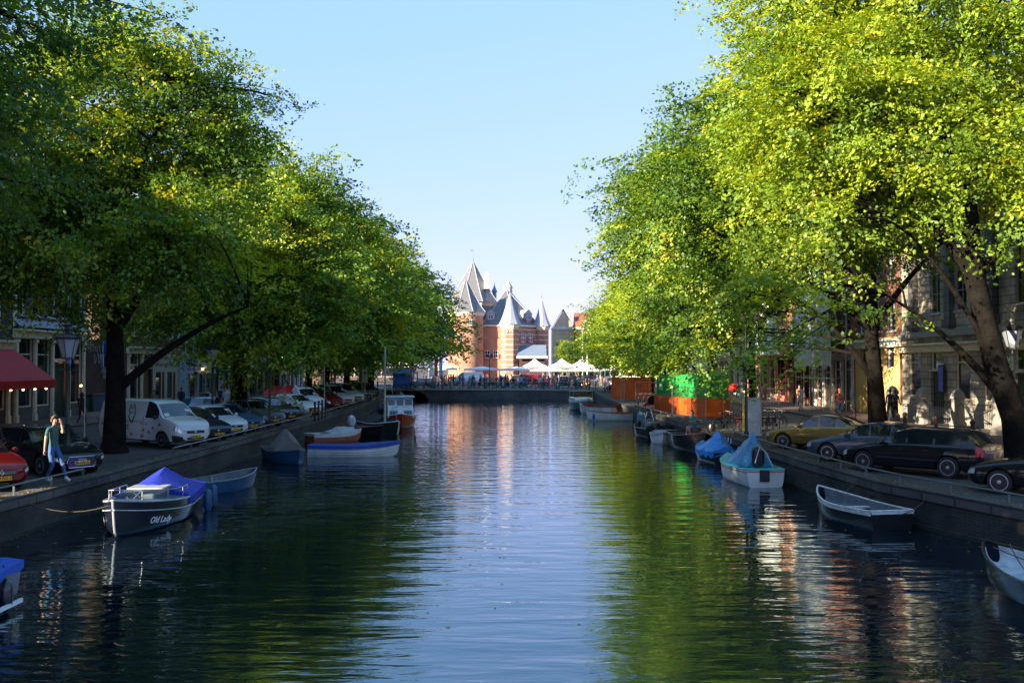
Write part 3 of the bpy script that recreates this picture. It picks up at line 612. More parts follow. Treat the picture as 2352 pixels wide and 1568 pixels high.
wR = house('white house with salmon pillars in the middle of the right bank', 1, 92.2, 104, 14.5, BRK['white'], [W1(5.2,4),W1(8.4,4)], ground=dict(n=4, h=3.9, z=.6, fm=mat('salmon_paint', (.55,.22,.12), .6), pilasters=True, doors=(2,)))
w2 = house('cream house behind the green container on the right bank', 1, 104.2, 118, 14, BRK['cream'], [W1(5.2,5),W1(8.4,5)], ground=dict(n=5, h=3.9, z=.6, fm=WHITE, pilasters=True, doors=(2,)))
w3 = house('pale house near the bridge on the right bank with white awnings', 1, 118.2, 134, 14, BRK['white'], [W1(5.2,5),W1(8.4,5)], ground=dict(n=5, h=3.9, z=.6, fm=CREAM, pilasters=True, doors=(2,)))
for a, b in ((1,7),(8.5,14.5)): awning(w3, a, b, 3.9, 3.0, 2.2, mat('white_canvas', (.75,.75,.73), .8), valance=.3)
w4 = house('orange brick corner house right of the square', 1, 150, 170, 14, BRK['orange'], [W1(5.2,6),W1(8.4,6)], dx=-9, ground=dict(n=6, h=3.9, z=.6, fm=WHITE, pilasters=True, doors=(2,)))
# houses closing the square, facing the viewer
for x0, x1, y, H, mt, rf, lab in ((10.2,15.6,250,12.6,'cream',TILE,'cream gabled house with a steep brown roof behind the right tower'),(15.8,21,246,12.6,'orange',TILE,'orange brick house half hidden by trees at the back of the square'),(21.2,29,243,14,'white',SLATE,'white house at the back of the square above the market tents'),(29.2,38,240,14,'white',TILE,'white house with a tiled roof at the back right of the square'),(38.2,50,236,13,'cream',TILE,'cream house at the far right corner of the square'),(-44,-24,236,15,'brown',TILE,'brown brick house left of the gatehouse behind the trees')):
    h = house(lab, 0, x0, x1, H, BRK[mt], [W1(4.6,max(2,int((x1-x0)/2.4)),1.0,1.7),W1(7.6,max(2,int((x1-x0)/2.4)),1.0,1.7)], loc=(x0,y,0), rz=0, ground=dict(n=3, h=3.6, z=.6, fm=WHITE), roofm=rf, depth=9, roof='flat' if x0 == 10.2 else 'gable')
    if x0 == 10.2:
        m = MB(); W = x1-x0; m.prism([(0,H),(W,H),(W/2,H+4.6)], 0, .35, 'Y'); m.build('gable', BRK['cream'], h)
        m = MB(); m.quad((-.2,-.2,H-.1),(W/2,-.2,H+4.9),(W/2,9,H+4.9),(-.2,9,H-.1)); m.quad((W+.2,-.2,H-.1),(W/2,-.2,H+4.9),(W/2,9,H+4.9),(W+.2,9,H-.1)); m.build('roof', mat('brown_roof', (.16,.07,.05), .8), h)

# ================================================================ the gatehouse (towers and pointed roofs)
gh = thing('gatehouse', 'medieval red brick gatehouse with grey pointed tower roofs at the head of the canal', 'castle', (0,0,0))
GB = brick_mat('gatehouse_brick', (.47,.19,.11), (.37,.15,.09), (.4,.28,.2), stain=.25)
GBS = brick_mat('banded_brick', (.44,.18,.12), (.33,.13,.09), (.4,.28,.2), stripes=(1.15,.16,(.62,.52,.4)), stain=.25)
GSL = mat('pale_slate', (.13,.128,.135), .45, var=.12, scale=1.5, bump=.25, bscale=6); GLD = mat('white_lead', (.29,.31,.35), .4, var=.08)
GCO = mat('pale_cornice', (.62,.55,.44), .7); GRD = mat('red_shutter', (.45,.02,.02), .5)
def bell(r, h, n=9, fl=.16):      # pointed roof profile flaring at the eaves
    return [(r*(1+fl*.0)*(1-q)+r*fl*(1-q)**6*1.0+.02, h*q) for q in np.linspace(0, 1, n)]
def tower(x, y, r, h, n, wm, name='tower', rot=PI/8):
    m = MB(); m.lathe([(r+.25,0),(r+.25,1.0),(r,1.2),(r,h*.55),(r,h-.7)], n, (x,y,0), rot=rot); w_ = m.build(name, wm, gh, smooth=n > 12)
    m = MB(); m.lathe([(r+.05,h-.8),(r+.28,h-.45),(r+.34,h-.1),(r+.5,h),(r+.5,h+.14),(r*.5,h+.16)], n, (x,y,0), rot=rot); m.build('cornice', GCO, w_)
    return w_
def spire(x, y, r, z, h, n, mt, name='spire', rot=PI/8, ribs=True, fl=.16, par=None):
    pr = [(a, z+b) for a, b in bell(r, h, fl=fl)]; m = MB(); m.lathe(pr, n, (x,y,0), rot=rot); s = m.build(name, mt, par or gh, smooth=n > 12)
    if ribs:
        q = MB()
        for j in range(n):
            a = 2*PI*j/n+rot; q.tube([(x+(rr+.03)*math.cos(a), y+(rr+.03)*math.sin(a), zz+.02) for rr, zz in pr], [.11]*(len(pr)-1)+[.03], 5)
        q.build('hip_ridge', GLD, s)
    f = MB(); f.tube([(x,y,z+h-.2),(x,y,z+h+1.0)], [.09,.03], 6); f.lathe([(.02,0),(.17,.1),(.17,.2),(.02,.32)], 8, (x,y,z+h+.1)); f.build('finial', LEAD, s)
    return s
# big octagonal tower at the back
bt = tower(-9.3, 238, 5.6, 18.1, 8, GB)
m = MB(); m.lathe([(5.62,14),(5.64,17.4)], 8, (-9.3,238,0), rot=PI/8); m.build('slate_drum', LEAD, bt)
bs = spire(-9.3, 238, 5.9, 18.2, 10.0, 8, GSL, fl=.1)
m = MB(); m.tube([(-9.3,238,28),(-9.3,238,31.1)], .05, 6); m.box((-9.65,238,30.8),(.55,.04,.45)); m.lathe([(.02,28.6),(.16,28.75),(.02,28.95)], 8, (-9.3,238,0)); m.build('weather_vane', LEAD, bs)
m = MB(); m.span((-6.6,234.6,21.4),(-5.5,236.5,24.6)); m.prism([(-6.7,24.6),(-5.4,24.6),(-6.05,25.4)], 234.5, 236.6, 'Y'); d_ = m.build('hoist_dormer', WHITE, bs)
m = MB(); m.lathe([(.5,18.5),(.5,20.8),(.75,20.9),(.3,21.8),(.06,22.6),(.03,23.3)], 8, (-4.2,238,0)); m.build('roof_lantern', LEAD, bs)
# left round tower in front
tower(-10.5, 226, 4.0, 15.2, 28, GB, 'round_tower')
spire(-10.5, 226, 4.4, 15.3, 7.6, 8, GSL, fl=.1)
# curtain walls and corner turret
m = MB(); m.prism([(-7,227),(.9,226.2),(6.4,231.6),(6.4,245),(-7,245)], 0, 12.2, 'Z'); cw = m.build('curtain_wall', GBS, gh)
m = MB(); m.prism([(-7.2,226.7),(.9,225.9),(6.8,231.4),(6.8,245.2),(-7.2,245.2)], 12.15, 12.55, 'Z'); m.build('cornice', GCO, cw)
m = MB(); m.prism([(-7.003,226.95),(-2.4,226.45),(-2.4,227.5),(-7.003,227.5)], .5, 11.9, 'Z'); m.build('plain_brick_face', GB, cw)
tower(-.5, 226.4, 2.05, 12.5, 8, GBS, 'turret')
spire(-.5, 226.4, 2.2, 12.6, 7.4, 10, GLD, ribs=False, fl=.22)
tower(6.9, 232, 1.75, 12.3, 8, GBS, 'turret')
spire(6.9, 232, 1.9, 12.4, 6.6, 10, GLD, ribs=False, fl=.22)
# steep hipped roof between them
m = MB(); bx = [(-7,227.2),(.9,226.5),(6.5,231.8),(6.5,245),(-7,245)]; ap = [(-1.2,235,21.2),(-.6,236.4,21.2)]
m.quad((bx[0]+(12.5,)), (bx[1]+(12.5,)), ap[0]); m.quad((bx[1]+(12.5,)), (bx[2]+(12.5,)), ap[1], ap[0]); m.quad((bx[2]+(12.5,)), (bx[3]+(12.5,)), ap[1]); m.quad((bx[3]+(12.5,)), (bx[4]+(12.5,)), ap[0], ap[1]); m.quad((bx[4]+(12.5,)), (bx[0]+(12.5,)), ap[0])
hr = m.build('hipped_roof', GSL, gh)
m = MB()
for b in bx[:3]: m.tube([b+(12.5,), ap[0]], .12, 5)
m.build('hip_ridge', GLD, hr)
m = MB(); m.lathe([(1.0,20.2),(.95,21.6),(1.15,21.7),(.06,23.3),(.03,24.2)], 6, (-.9,235.6,0)); m.build('cupola', GLD, hr)
for x, y, rz in ((-4.9,228.3,0),(3.9,230.3,.75)):
    e = MB(); e.span((-1,0,0),(1,2.6,2.5)); e.prism([(-1.2,2.5),(1.2,2.5),(0,3.6)], -.1, 2.8, 'Y'); q = e.build('dormer', GLD, hr); q.location = (x,y,12.6); q.rotation_euler.z = rz
    window(q, 0, .35, 1.2, 1.9, WHITE, y=-.05, kind='cross')
    e = MB(); e.box((1.0,-.12,.75),(.55,.06,1.0)); e.box((-1.0,-.12,.75),(.55,.06,1.0)); e.build('shutter', GRD, q)
# windows with shutters
def gwin(x, y, z, w=1.1, h=1.7, rz=0, sh=True):
    o = window(gh, 0, 0, w, h, WHITE, kind='cross'); o.location = (x, y-.06, z); o.rotation_euler.z = rz
    if sh:
        for s in (-1, 1):
            e = MB(); e.box((s*(w/2+.24),-.08,h*.25),(.42,.05,h*.5)); e.build('shutter', GRD, o)
gwin(-5.6,226.75,5.0); gwin(-3.7,226.55,5.0)
gwin(-12.9,222.85,9.3,1.1,1.6,-.6,False); gwin(-9.4,222.05,12.2,.9,1.4,.25,False); gwin(-11.5,222.1,8.4,1,1.7,-.25)
for k, q in enumerate((.3,.62)): gwin(.9+5.5*q, 226.2+5.4*q-.05, 8.6, 1.3, 2.0, .775, True)
m = MB()
for q in (.25,.5,.75): m.box((-.5+ (q-.5)*2.4, 224.35, 10.9),(.3,.2,.25))
m.build('corbels', GCO, cw)
# lean-to with blue slate roof
lt = MB(); lt.prism([(224.2,5.3),(228,8.0),(228,5.3)], 1.2, 7.8, 'X'); o = lt.build('lean_to_roof', LEAD, gh)
lt = MB(); lt.box((4.5,224.1,5.15),(7,.3,.5)); lt.build('fascia', GCO, o)
lt = MB(); lt.span((1.6,225.2,0),(7.4,228,4.9)); lt.build('lean_to_wall', mat('dark_wood_wall', (.05,.02,.015), .7), gh)
# ================================================================ vehicles
def paint(name, col, metal=.35): return mat(name, col, .38, metal, .03, 2, coat=.8, spec=.15)
CGL = mat('car_glass', (.008,.012,.016), .04, spec=.9, var=.2); LAMPG = mat('lamp_glass', (.55,.58,.6), .08, .4); TAIL = mat('tail_lamp_red', (.45,.01,.01), .15)
PLAS = mat('black_plastic', (.018,.018,.02), .55); SILV = mat('alloy_silver', (.5,.51,.53), .28, .85); AMB = mat('amber_lens', (.7,.18,.01), .2); PTXT = mat('plate_text', (.01,.01,.01), .5); EUB = mat('plate_blue', (.01,.03,.3), .4)
def curve(pts, t):
    x = np.array([p[0] for p in pts]); y = np.array([p[1] for p in pts])
    # smooth: average of linear interpolation in a small window
    return float(np.mean([np.interp(t+q, x, y) for q in np.linspace(-.012, .012, 5)]))
PLAN = [(0,.62),(.004,.74),(.012,.84),(.03,.915),(.07,.965),(.2,1),(.8,1),(.93,.965),(.975,.91),(.992,.83),(1,.7)]
SPECS = {
 'sedan': dict(L=4.6, W=1.80, zb=[(0,.30),(.05,.2),(.95,.24),(1,.34)], belt=[(0,.52),(.01,.62),(.05,.70),(.15,.80),(.27,.90),(.5,.95),(.8,1.0),(.95,1.0),(.985,.93),(1,.72)],
   roof=[(.26,0),(.28,.93),(.43,1.36),(.54,1.43),(.66,1.39),(.84,1.04),(.86,0)], ws=(.285,.425), rw=(.67,.83), sw=[(.33,.50),(.515,.66),(.67,.745)], wh=.32, ax=(.185,.775)),
 'wagon': dict(L=4.55, W=1.78, zb=[(0,.30),(.05,.2),(.95,.24),(1,.34)], belt=[(0,.52),(.01,.62),(.05,.70),(.15,.81),(.27,.92),(.5,.96),(.85,1.0),(.96,1.0),(.99,.95),(1,.8)],
   roof=[(.25,0),(.27,.95),(.41,1.37),(.52,1.46),(.8,1.43),(.9,1.36),(.975,1.04),(.985,0)], ws=(.275,.41), rw=(.905,.97), sw=[(.32,.485),(.5,.675),(.69,.86)], wh=.33, ax=(.18,.78)),
 'hatch': dict(L=4.1, W=1.72, zb=[(0,.30),(.05,.2),(.95,.24),(1,.34)], belt=[(0,.52),(.01,.64),(.05,.72),(.15,.84),(.25,.93),(.5,.96),(.85,1.0),(.96,.99),(.99,.92),(1,.8)],
   roof=[(.23,0),(.25,.96),(.40,1.39),(.52,1.46),(.74,1.44),(.86,1.34),(.965,1.02),(.975,0)], ws=(.255,.40), rw=(.865,.955), sw=[(.30,.495),(.51,.70),(.715,.82)], wh=.31, ax=(.18,.80)),
 'mpv': dict(L=4.4, W=1.78, zb=[(0,.32),(.05,.22),(.95,.26),(1,.36)], belt=[(0,.55),(.01,.7),(.05,.82),(.14,.95),(.22,1.05),(.5,1.07),(.9,1.09),(.97,1.08),(.99,1.0),(1,.85)],
   roof=[(.19,0),(.21,1.08),(.37,1.68),(.48,1.78),(.85,1.78),(.95,1.68),(.985,1.12),(.99,0)], ws=(.215,.37), rw=(.952,.98), sw=[(.27,.46),(.475,.68),(.695,.9)], wh=.32, ax=(.17,.80)),
 'van': dict(L=4.9, W=1.92, zb=[(0,.34),(.05,.24),(.95,.28),(1,.38)], belt=[(0,.6),(.008,.86),(.04,1.0),(.10,1.12),(.17,1.2),(.3,1.2),(.9,1.2),(.98,1.18),(1,1.0)],
   roof=[(.15,0),(.17,1.22),(.29,1.84),(.35,1.94),(.5,1.97),(.95,1.95),(.985,1.82),(.997,1.2),(1,0)], ws=(.175,.288), rw=(.986,.996), sw=[(.235,.385)], wh=.335, ax=(.18,.79)),
 'cab': dict(L=4.9, W=1.8, zb=[(0,.34),(.05,.26),(.95,.5),(1,.52)], belt=[(0,.6),(.008,.85),(.04,.98),(.10,1.08),(.17,1.15),(.38,1.15),(.42,.9),(1,.9)],
   roof=[(.15,0),(.17,1.18),(.26,1.75),(.31,1.84),(.40,1.84),(.415,1.1),(.42,0)], ws=(.175,.258), rw=(.401,.412), sw=[(.22,.375)], wh=.33, ax=(.18,.8)),
}
_wheels = {}
def wheel_meshes(r, style):
    key = (r, style)
    if key in _wheels: return _wheels[key]
    t = MB(); w = .2
    t.lathe([(r*.66,-w/2+.01),(r*.70,-w/2),(r*.93,-w/2),(r,-w/2+.03),(r,w/2-.03),(r*.93,w/2),(r*.70,w/2),(r*.66,w/2-.01)], 28, axis='Y')
    q = MB(); q.lathe([(r*.70,-w/2-.004),(r*.68,-w/2-.008),(r*.62,-w/2+.0),(r*.60,-w/2+.05),(.02,-w/2+.06)], 28, axis='Y', m=1)
    ns, wd = {'ten': (10,.035), 'five': (5,.06), 'steel': (14,.03), 'hub': (7,.07)}[style]
    for k in range(ns):
        a = 2*PI*k/ns
        q.box((math.cos(a)*r*.35, -w/2+.012, math.sin(a)*r*.35), (r*.58,.03,wd), ry=-a)
    q.lathe([(r*.71,-w/2-.003),(r*.71,-w/2-.014),(r*.64,-w/2-.014),(r*.64,-w/2-.003)], 28, axis='Y')
    q.lathe([(.055,-w/2+.02),(.055,-w/2-.012),(.03,-w/2-.018)], 12, axis='Y')
    _wheels[key] = (t.mesh('tyre', RUBBER, True), q.mesh('rim', [SILV, PLAS], False)); return _wheels[key]
NLV = 13
def car_ring(sp, t):
    w = sp['W']/2*curve(PLAN, t); zb = curve(sp['zb'], t); bl = curve(sp['belt'], t)
    rf = sp['roof']; zr = 0
    if rf[0][0] < t < rf[-1][0]: zr = curve([(rf[1][0]-.02, curve(sp['belt'], rf[1][0]-.02))]+rf[1:-1]+[(rf[-2][0]+.015, curve(sp['belt'], rf[-2][0]+.015))], t)
    crown = .05*min(1, t/.05, (1-t)/.02); zr = max(zr, bl+crown); h = zr-bl; k = min(1, max(0, (h-.05)/.3))
    wg = .93*w; wr = wg-.30*max(0, h-.05)
    P = [(0,zb),(.78*w,zb),(.95*w,zb+.06),(1.0*w,zb+.38*(bl-zb)),(.995*w,zb+.62*(bl-zb)),(.975*w,zb+.9*(bl-zb)),(.94*w,bl)]
    P += [(wg-.005, bl+.012), (wg-(wg-wr)*.5, bl+.012+(h-.075)*.5*k+.01*(1-k)), (wr+.01, bl+(h-.06)*k+.018*(1-k)), (wr*.9*k+wr*.88*(1-k), bl+(h-.025)*k+.03*(1-k)), (wr*.5, bl+h*.995), (0, zr)]
    return P
def make_car(label, cat, typ, col, loc, rz, plate=None, style='ten', detail=1, name='parked_car', group='cars parked along the quay', scale=1, front=None, lights='wide', dark_bumper=False, roofrack=False, L=None, badge=None):
    sp = dict(SPECS[typ])
    if L: sp['L'] = L
    L_, W_ = sp['L'], sp['W']
    t = thing(name, label, cat, loc, rz, group, scale)
    T = sorted(set([0,.002,.006,.012,.02,.03,.045,.07,.1,.14,.18,.22,.26]+[q for q in sp['ws']]+[.31,.34,.37]+[q for s in sp['sw'] for q in s]+[.45,.55,.6,.75,.8]+[q for q in sp['rw']]+[.9,.93,.955,.97,.98,.988,.994,.998,1]))
    T2 = [T[0]]
    for q in T[1:]:
        if q-T2[-1] > .0018: T2.append(q)
    T = T2
    rings = []
    for q in T:
        P = car_ring(sp, q); x = L_/2-q*L_
        rings.append([Vector((x, -y, z)) for y, z in P]+[Vector((x, y, z)) for y, z in P[-2:0:-1]])
    n = len(rings[0]); m = MB(); m.grid(rings, close=True)
    m.f.append(tuple(range(n))); m.m.append(0); k = (len(rings)-1)*n; m.f.append(tuple(range(k, k+n))[::-1]); m.m.append(0)
    if dark_bumper:
        for i in range(len(rings)-1):
            for j in range(n):
                jj = min(j, n-1-j) if j < NLV-1 else n-1-j
                if jj in (1, 2) and (T[i] < .07 or T[i] > .93): m.m[i*n+j] = 1
    me = m.mesh('body', [col, PLAS], True)
    body = D.objects.new('body', me); C.objects.link(body); body.parent = t
    # wheel arches cut out
    r = sp['wh']; ax = [L_/2-q*L_ for q in sp['ax']]
    cut = MB()
    for x in ax:
        for s in (-1, 1): cut.lathe([(r+.055, s*W_/2*.62), (r+.055, s*(W_/2+.2))], 24, (x,0,r), axis='Y')
    cme = cut.mesh('cutter', PLAS); co = D.objects.new('cutter', cme); C.objects.link(co); co.parent = t
    body.data.materials.append(PLAS)
    for p in cme.polygons: p.material_index = 0
    b = body.modifiers.new('b', 'BOOLEAN'); b.object = co; b.operation = 'DIFFERENCE'; b.solver = 'EXACT'
    bpy.context.view_layer.update(); dg = bpy.context.evaluated_depsgraph_get()
    nm = D.meshes.new_from_object(body.evaluated_get(dg)); body.modifiers.clear(); old = body.data; body.data = nm; nm.name = 'body'
    D.objects.remove(co); D.meshes.remove(cme); D.meshes.remove(old)
    if len(nm.polygons) < 50: print('CAR BOOLEAN FAILED', label)
    def patch(nm_, trange, segs, mt, off=.006, sides=(-1, 1), par=t, lab=None, smooth=True):
        """piece of the skin, pushed out a little; segs = (from level, to level)"""
        out = []
        ts = [q for q in T if trange[0]-1e-6 <= q <= trange[1]+1e-6]; ts = sorted(set([trange[0]]+ts+[trange[1]]))
        for s in sides:
            rows = []
            for q in ts:
                P = car_ring(sp, q); x = L_/2-q*L_; row = []
                for j in range(segs[0], segs[1]+1):
                    y, z = P[j]; a = P[max(j-1, 0)]; c = P[min(j+1, len(P)-1)]
                    if j == len(P)-1: c = (-P[j-1][0], P[j-1][1])
                    ny, nz = (c[1]-a[1]), -(c[0]-a[0]); d = math.hypot(ny, nz) or 1
                    nx = (q < .06)*1.2-(q > .94)*1.2
                    row.append((x+nx*off, s*(y+ny/d*off), z+nz/d*off))
                rows.append(row)
            if segs[1] == len(P)-1 and s == 1 and len(sides) == 2:
                for a_, b_ in zip(rows, patch.prev): a_ += [v for v in reversed(b_)][1:]
                g_ = MB(); g_.grid(rows); o = g_.build(nm_, mt, par, smooth); out.append(o); continue
            if segs[1] == len(P)-1 and len(sides) == 2: patch.prev = rows; continue
            g_ = MB(); g_.grid(rows); o = g_.build(nm_, mt, par, smooth); out.append(o)
            if lab: o['label'] = lab
        return out
    patch('windscreen', (sp['ws'][0]+.004, sp['ws'][1]-.006), (10, 12), CGL)
    patch('rear_window', (sp['rw'][0]+.002, sp['rw'][1]-.002), (10, 12), CGL)
    for a, b_ in sp['sw']: patch('side_window', (a, b_), (7, 9), CGL)
    hl = {'wide': (.004,.055), 'small': (.002,.02)}[lights]
    for o in patch('headlight', hl, (4, 5), LAMPG, .01): pass
    patch('tail_light', (.955,.994), (4, 6) if typ not in ('van',) else (4, 6), TAIL, .008)
    zf = curve(sp['belt'], 0)
    # front: grille, plate, lower intake
    zb0 = curve(sp['zb'], 0); fw = W_*.5*.6
    g_ = MB(); zt = zf-.02
    if front == 'frame':      # tall framed grille
        g_.prism([(-.40,zb0-.02),(.40,zb0-.02),(.46,zt-.12),(.40,zt+.06),(-.40,zt+.06),(-.46,zt-.12)], L_/2-.02, L_/2+.012, 'X'); gr = g_.build('grille', PLAS, t)
        c_ = MB(); pts = [(L_/2+.014,y,z) for y, z in [(-.40,zb0-.02),(.40,zb0-.02),(.46,zt-.12),(.40,zt+.06),(-.40,zt+.06),(-.46,zt-.12),(-.40,zb0-.02)]]; c_.tube(pts, .012, 6)
        for q in range(5): c_.box((L_/2+.014, 0, zb0+.04+q*.07), (.008,.82,.008))
        c_.build('grille_frame', CHROME, gr)
    else:
        g_.box((L_/2, 0, zt-.03), (.03, fw*1.55, .1)); gr = g_.build('grille', PLAS, t)
        c_ = MB()
        for q in (-.03, 0, .03): c_.box((L_/2+.017, 0, zt-.03+q), (.006, fw*1.5, .007))
        c_.build('grille_bar', CHROME if detail else PLAS, gr)
    if badge == 'rings':
        c_ = MB()
        for k in range(4):
            y0 = (k-1.5)*.068; c_.tube([(L_/2+.03, y0+.045*math.cos(a), zt-.05+.045*math.sin(a)) for a in np.linspace(0, 2*PI, 17)], .008, 5, cap=False)
        c_.build('badge', CHROME, t)
    elif badge == 'diamond':
        c_ = MB(); pts = [(L_/2+.03,0,zt+.06),(L_/2+.03,.05,zt-.02),(L_/2+.03,0,zt-.10),(L_/2+.03,-.05,zt-.02),(L_/2+.03,0,zt+.06)]; c_.tube(pts, .014, 5); c_.build('badge', CHROME, t)
    elif detail:
        c_ = MB(); c_.lathe([(.055,L_/2+.01),(.06,L_/2+.02),(.045,L_/2+.026)], 16, (0,0,zt-.03), axis='X')
        if badge == 'vw':
            for a_, b_ in (((-.03,.035),(0,-.04)),((.03,.035),(0,-.04))): c_.tube([(L_/2+.03,a_[0],zt-.03+a_[1]),(L_/2+.03,b_[0],zt-.03+b_[1])], .006, 5)
        c_.build('badge', CHROME, t)
    lo = MB(); lo.box((L_/2-.015, 0, zb0+.06), (.05, fw*1.5, .09)); lo.build('lower_intake', PLAS, t)
    if plate:
        zp = zf-.2 if front != 'frame' else zb0+.12
        if typ == 'van': zp = .46
        p_ = MB(); p_.box((L_/2+.03, 0, zp), (.012, .52, .11)); pl = p_.build('licence_plate', YPLATE, t)
        p_ = MB(); p_.box((L_/2+.037, -.24 , zp), (.003, .04, .108)); p_.build('blue_strip', EUB, pl)
        text('plate_lettering', plate, .115, PTXT, pl, (L_/2+.038, .02, zp), (PI/2, 0, PI/2), .001, bold=.003)
    if detail:
        for s in (-1, 1):
            c_ = MB(); tm = sp['ws'][0]+.06; w_ = W_/2; c_.lathe([(.02,-.06),(.075,-.04),(.09,.02),(.05,.07)], 10, (L_/2-tm*L_, s*(w_+.09), curve(sp['belt'], tm)+.06), axis='X'); c_.box((L_/2-tm*L_, s*(w_+.0), curve(sp['belt'], tm)+.03), (.05,.14,.04)); c_.build('wing_mirror', col if typ != 'van' else PLAS, t)
        if typ in ('sedan', 'wagon', 'hatch', 'mpv'):
            for a, b_ in ((sp['sw'][0][0]-.005, sp['sw'][0][1]+.005), (sp['sw'][1][0]-.003, sp['ax'][1]-.115)):
                for o, s in zip(patch('door', (a, b_), (2, 6), col, .004), (-1, 1)):
                    h_ = MB(); x_ = L_/2-(b_-.03)*L_; h_.tube([(x_+.09, s*(W_/2+.015), .80), (x_-.07, s*(W_/2+.015), .815)], .014, 6); h_.build('door_handle', col if typ != 'wagon' else PLAS, o)
            patch('side_trim', (.27,.72), (3, 4), col if typ != 'sedan' else PLAS, .009) if False else None
            q_ = MB()
            for s in (-1, 1): q_.box((L_/2-.5*L_, s*(W_/2+.006), .52), (L_*.44, .016, .035))
            q_.build('side_moulding', PLAS, t)
        if typ == 'van':
            q_ = MB()
            for s in (-1, 1): q_.box((L_/2-.42*L_, s*(W_/2-.01), .98), (.14,.03,.025)); q_.box((L_/2-.36*L_, s*(W_/2-.01), .98), (.14,.03,.025)); q_.box((L_/2-.66*L_, s*(W_/2-.006), 1.06), (L_*.5,.008,.010))
            q_.build('door_handle', PLAS, t)
            for s in (-1, 1):
                q_ = MB()
                for x in (.395,.63): q_.box((L_/2-x*L_, s*(W_/2-.012), .85), (.006,.02,.85))
                q_.build('door_seam', PLAS, t)
        if roofrack:
            q_ = MB()
            for s in (-1, 1): q_.tube([(L_/2-a*L_, s*(W_/2-.28), z) for a, z in ((.46,1.44),(.49,1.51),(.83,1.47),(.86,1.39))], .016, 6)
            q_.build('roof_rail', PLAS, t)
        w_ = MB()
        for s in (-.3, .3): w_.tube([(L_/2-sp['ws'][0]*L_+.02, s, curve(sp['belt'], sp['ws'][0])+.07), (L_/2-(sp['ws'][0]+.06)*L_, s+.42, curve(sp['belt'], sp['ws'][0])+.30)], .008, 5)
        w_.build('wiper', PLAS, t)
    ty, rm = wheel_meshes(r, style)
    for x in ax:
        for s in (-1, 1):
            w_ = D.objects.new('wheel', ty); C.objects.link(w_); w_.parent = t; w_.location = (x, s*(W_/2-.115), r); w_.rotation_euler = (0, .4+x, 0 if s < 0 else PI)
            q_ = D.objects.new('rim', rm); C.objects.link(q_); q_.parent = w_
    return t
def at_front(fx, fy, rz, typ, L=None):    # place a car by the middle of its front bumper
    l = (L or SPECS[typ]['L'])/2; return (fx-math.cos(rz)*l, fy-math.sin(rz)*l, .006)
HL = R(-38); HR = math.atan2(.65, -.76)
P_ = dict(red=paint('red_car_paint', (.16,.004,.006)), black=paint('black_car_paint', (.006,.007,.009), .1), white=paint('white_car_paint', (.55,.58,.58), 0), navy=paint('navy_car_paint', (.012,.02,.05)),
    blue=paint('blue_car_paint', (.05,.12,.24)), greyblue=paint('grey_blue_car_paint', (.10,.16,.20)), gold=paint('gold_car_paint', (.24,.17,.04), .6), silver=paint('blue_silver_car_paint', (.07,.09,.125), .6), vred=paint('red_van_paint', (.20,.006,.008), 0), grey=paint('grey_car_paint', (.2,.2,.21)))
def LC(label, typ, col, fx, fy, plate=None, rz=HL, cat='car', **kw):
    return make_car(label, cat, typ, P_[col], at_front(fx, fy, rz, typ, kw.get('L')), rz, plate, **kw)
LC('dark red hatchback with yellow plate, leftmost beside the quay rail', 'hatch', 'red', -13.65, 26.7, '15-HSG-3', badge='diamond', style='hub')
LC('black estate car with a tall chrome framed grille behind the man on the phone', 'wagon', 'black', -13.2, 30.6, 'JR-030-H', front='frame', badge='rings', style='ten')
van = LC('white panel van with a wolf head picture and red paw prints, behind the tree', 'van', 'white', -13.0, 41, '04-BL-VJ', rz=R(-31), L=5.2, cat='van', name='parked_van', badge='vw', dark_bumper=True, style='hub')
LC('dark blue car with a slanting bar on its grille, just right of the white van', 'wagon', 'navy', -12.95, 44.1, '76-LTK-5')
LC('white small hatchback between the dark blue car and the light blue saloon', 'hatch', 'white', -13.0, 47.0, '21-RGX-8')
LC('light blue metallic saloon with chrome grille on the left quay', 'sedan', 'blue', -12.95, 49.9, '62-NHR-1')
LC('old grey blue hatchback with a flat bonnet behind the round rose sign pole', 'hatch', 'greyblue', -12.95, 54.6, 'KX-18-RB', detail=1, style='steel', lights='small')
LC('dark navy hatchback just left of the black bollards', 'hatch', 'navy', -13.1, 59.2, '47-FVZ-3', badge='vw')
LC('white sporty hatchback behind the black bollards', 'hatch', 'white', -13.1, 66.0, 'ZP-61-HD', front='frame', badge='rings')
pk = LC('white pickup with open loading bed heaped under a red tarpaulin', 'cab', 'white', -13.7, 70.2, cat='pickup', name='pickup_truck', detail=1)
LC('dark red delivery van with dark windscreen on the left quay', 'mpv', 'vred', -13.2, 75.2, '31-XBD-6', cat='van', name='parked_van', badge='vw', dark_bumper=True)
LC('first of two white vans beyond the dark red delivery van', 'mpv', 'white', -13.4, 81.5, '88-VKT-2', cat='van', name='parked_van', detail=0)
LC('second white van, nearer the bridge than the other', 'mpv', 'white', -13.6, 88.2, '19-BVL-9', cat='van', name='parked_van', detail=0)
LC('dark car before the left end of the bridge', 'mpv', 'black', -14.4, 105, '50-PZ-GT', detail=0)
LC('silver grey car parked between the white vans and the bridge', 'hatch', 'grey', -14.0, 97, 'TD-36-LN', detail=0)
LC('blue hatchback parked further back beside the second tree trunk on the left', 'hatch', 'blue', -18.6, 59, None, rz=R(-84), detail=0)
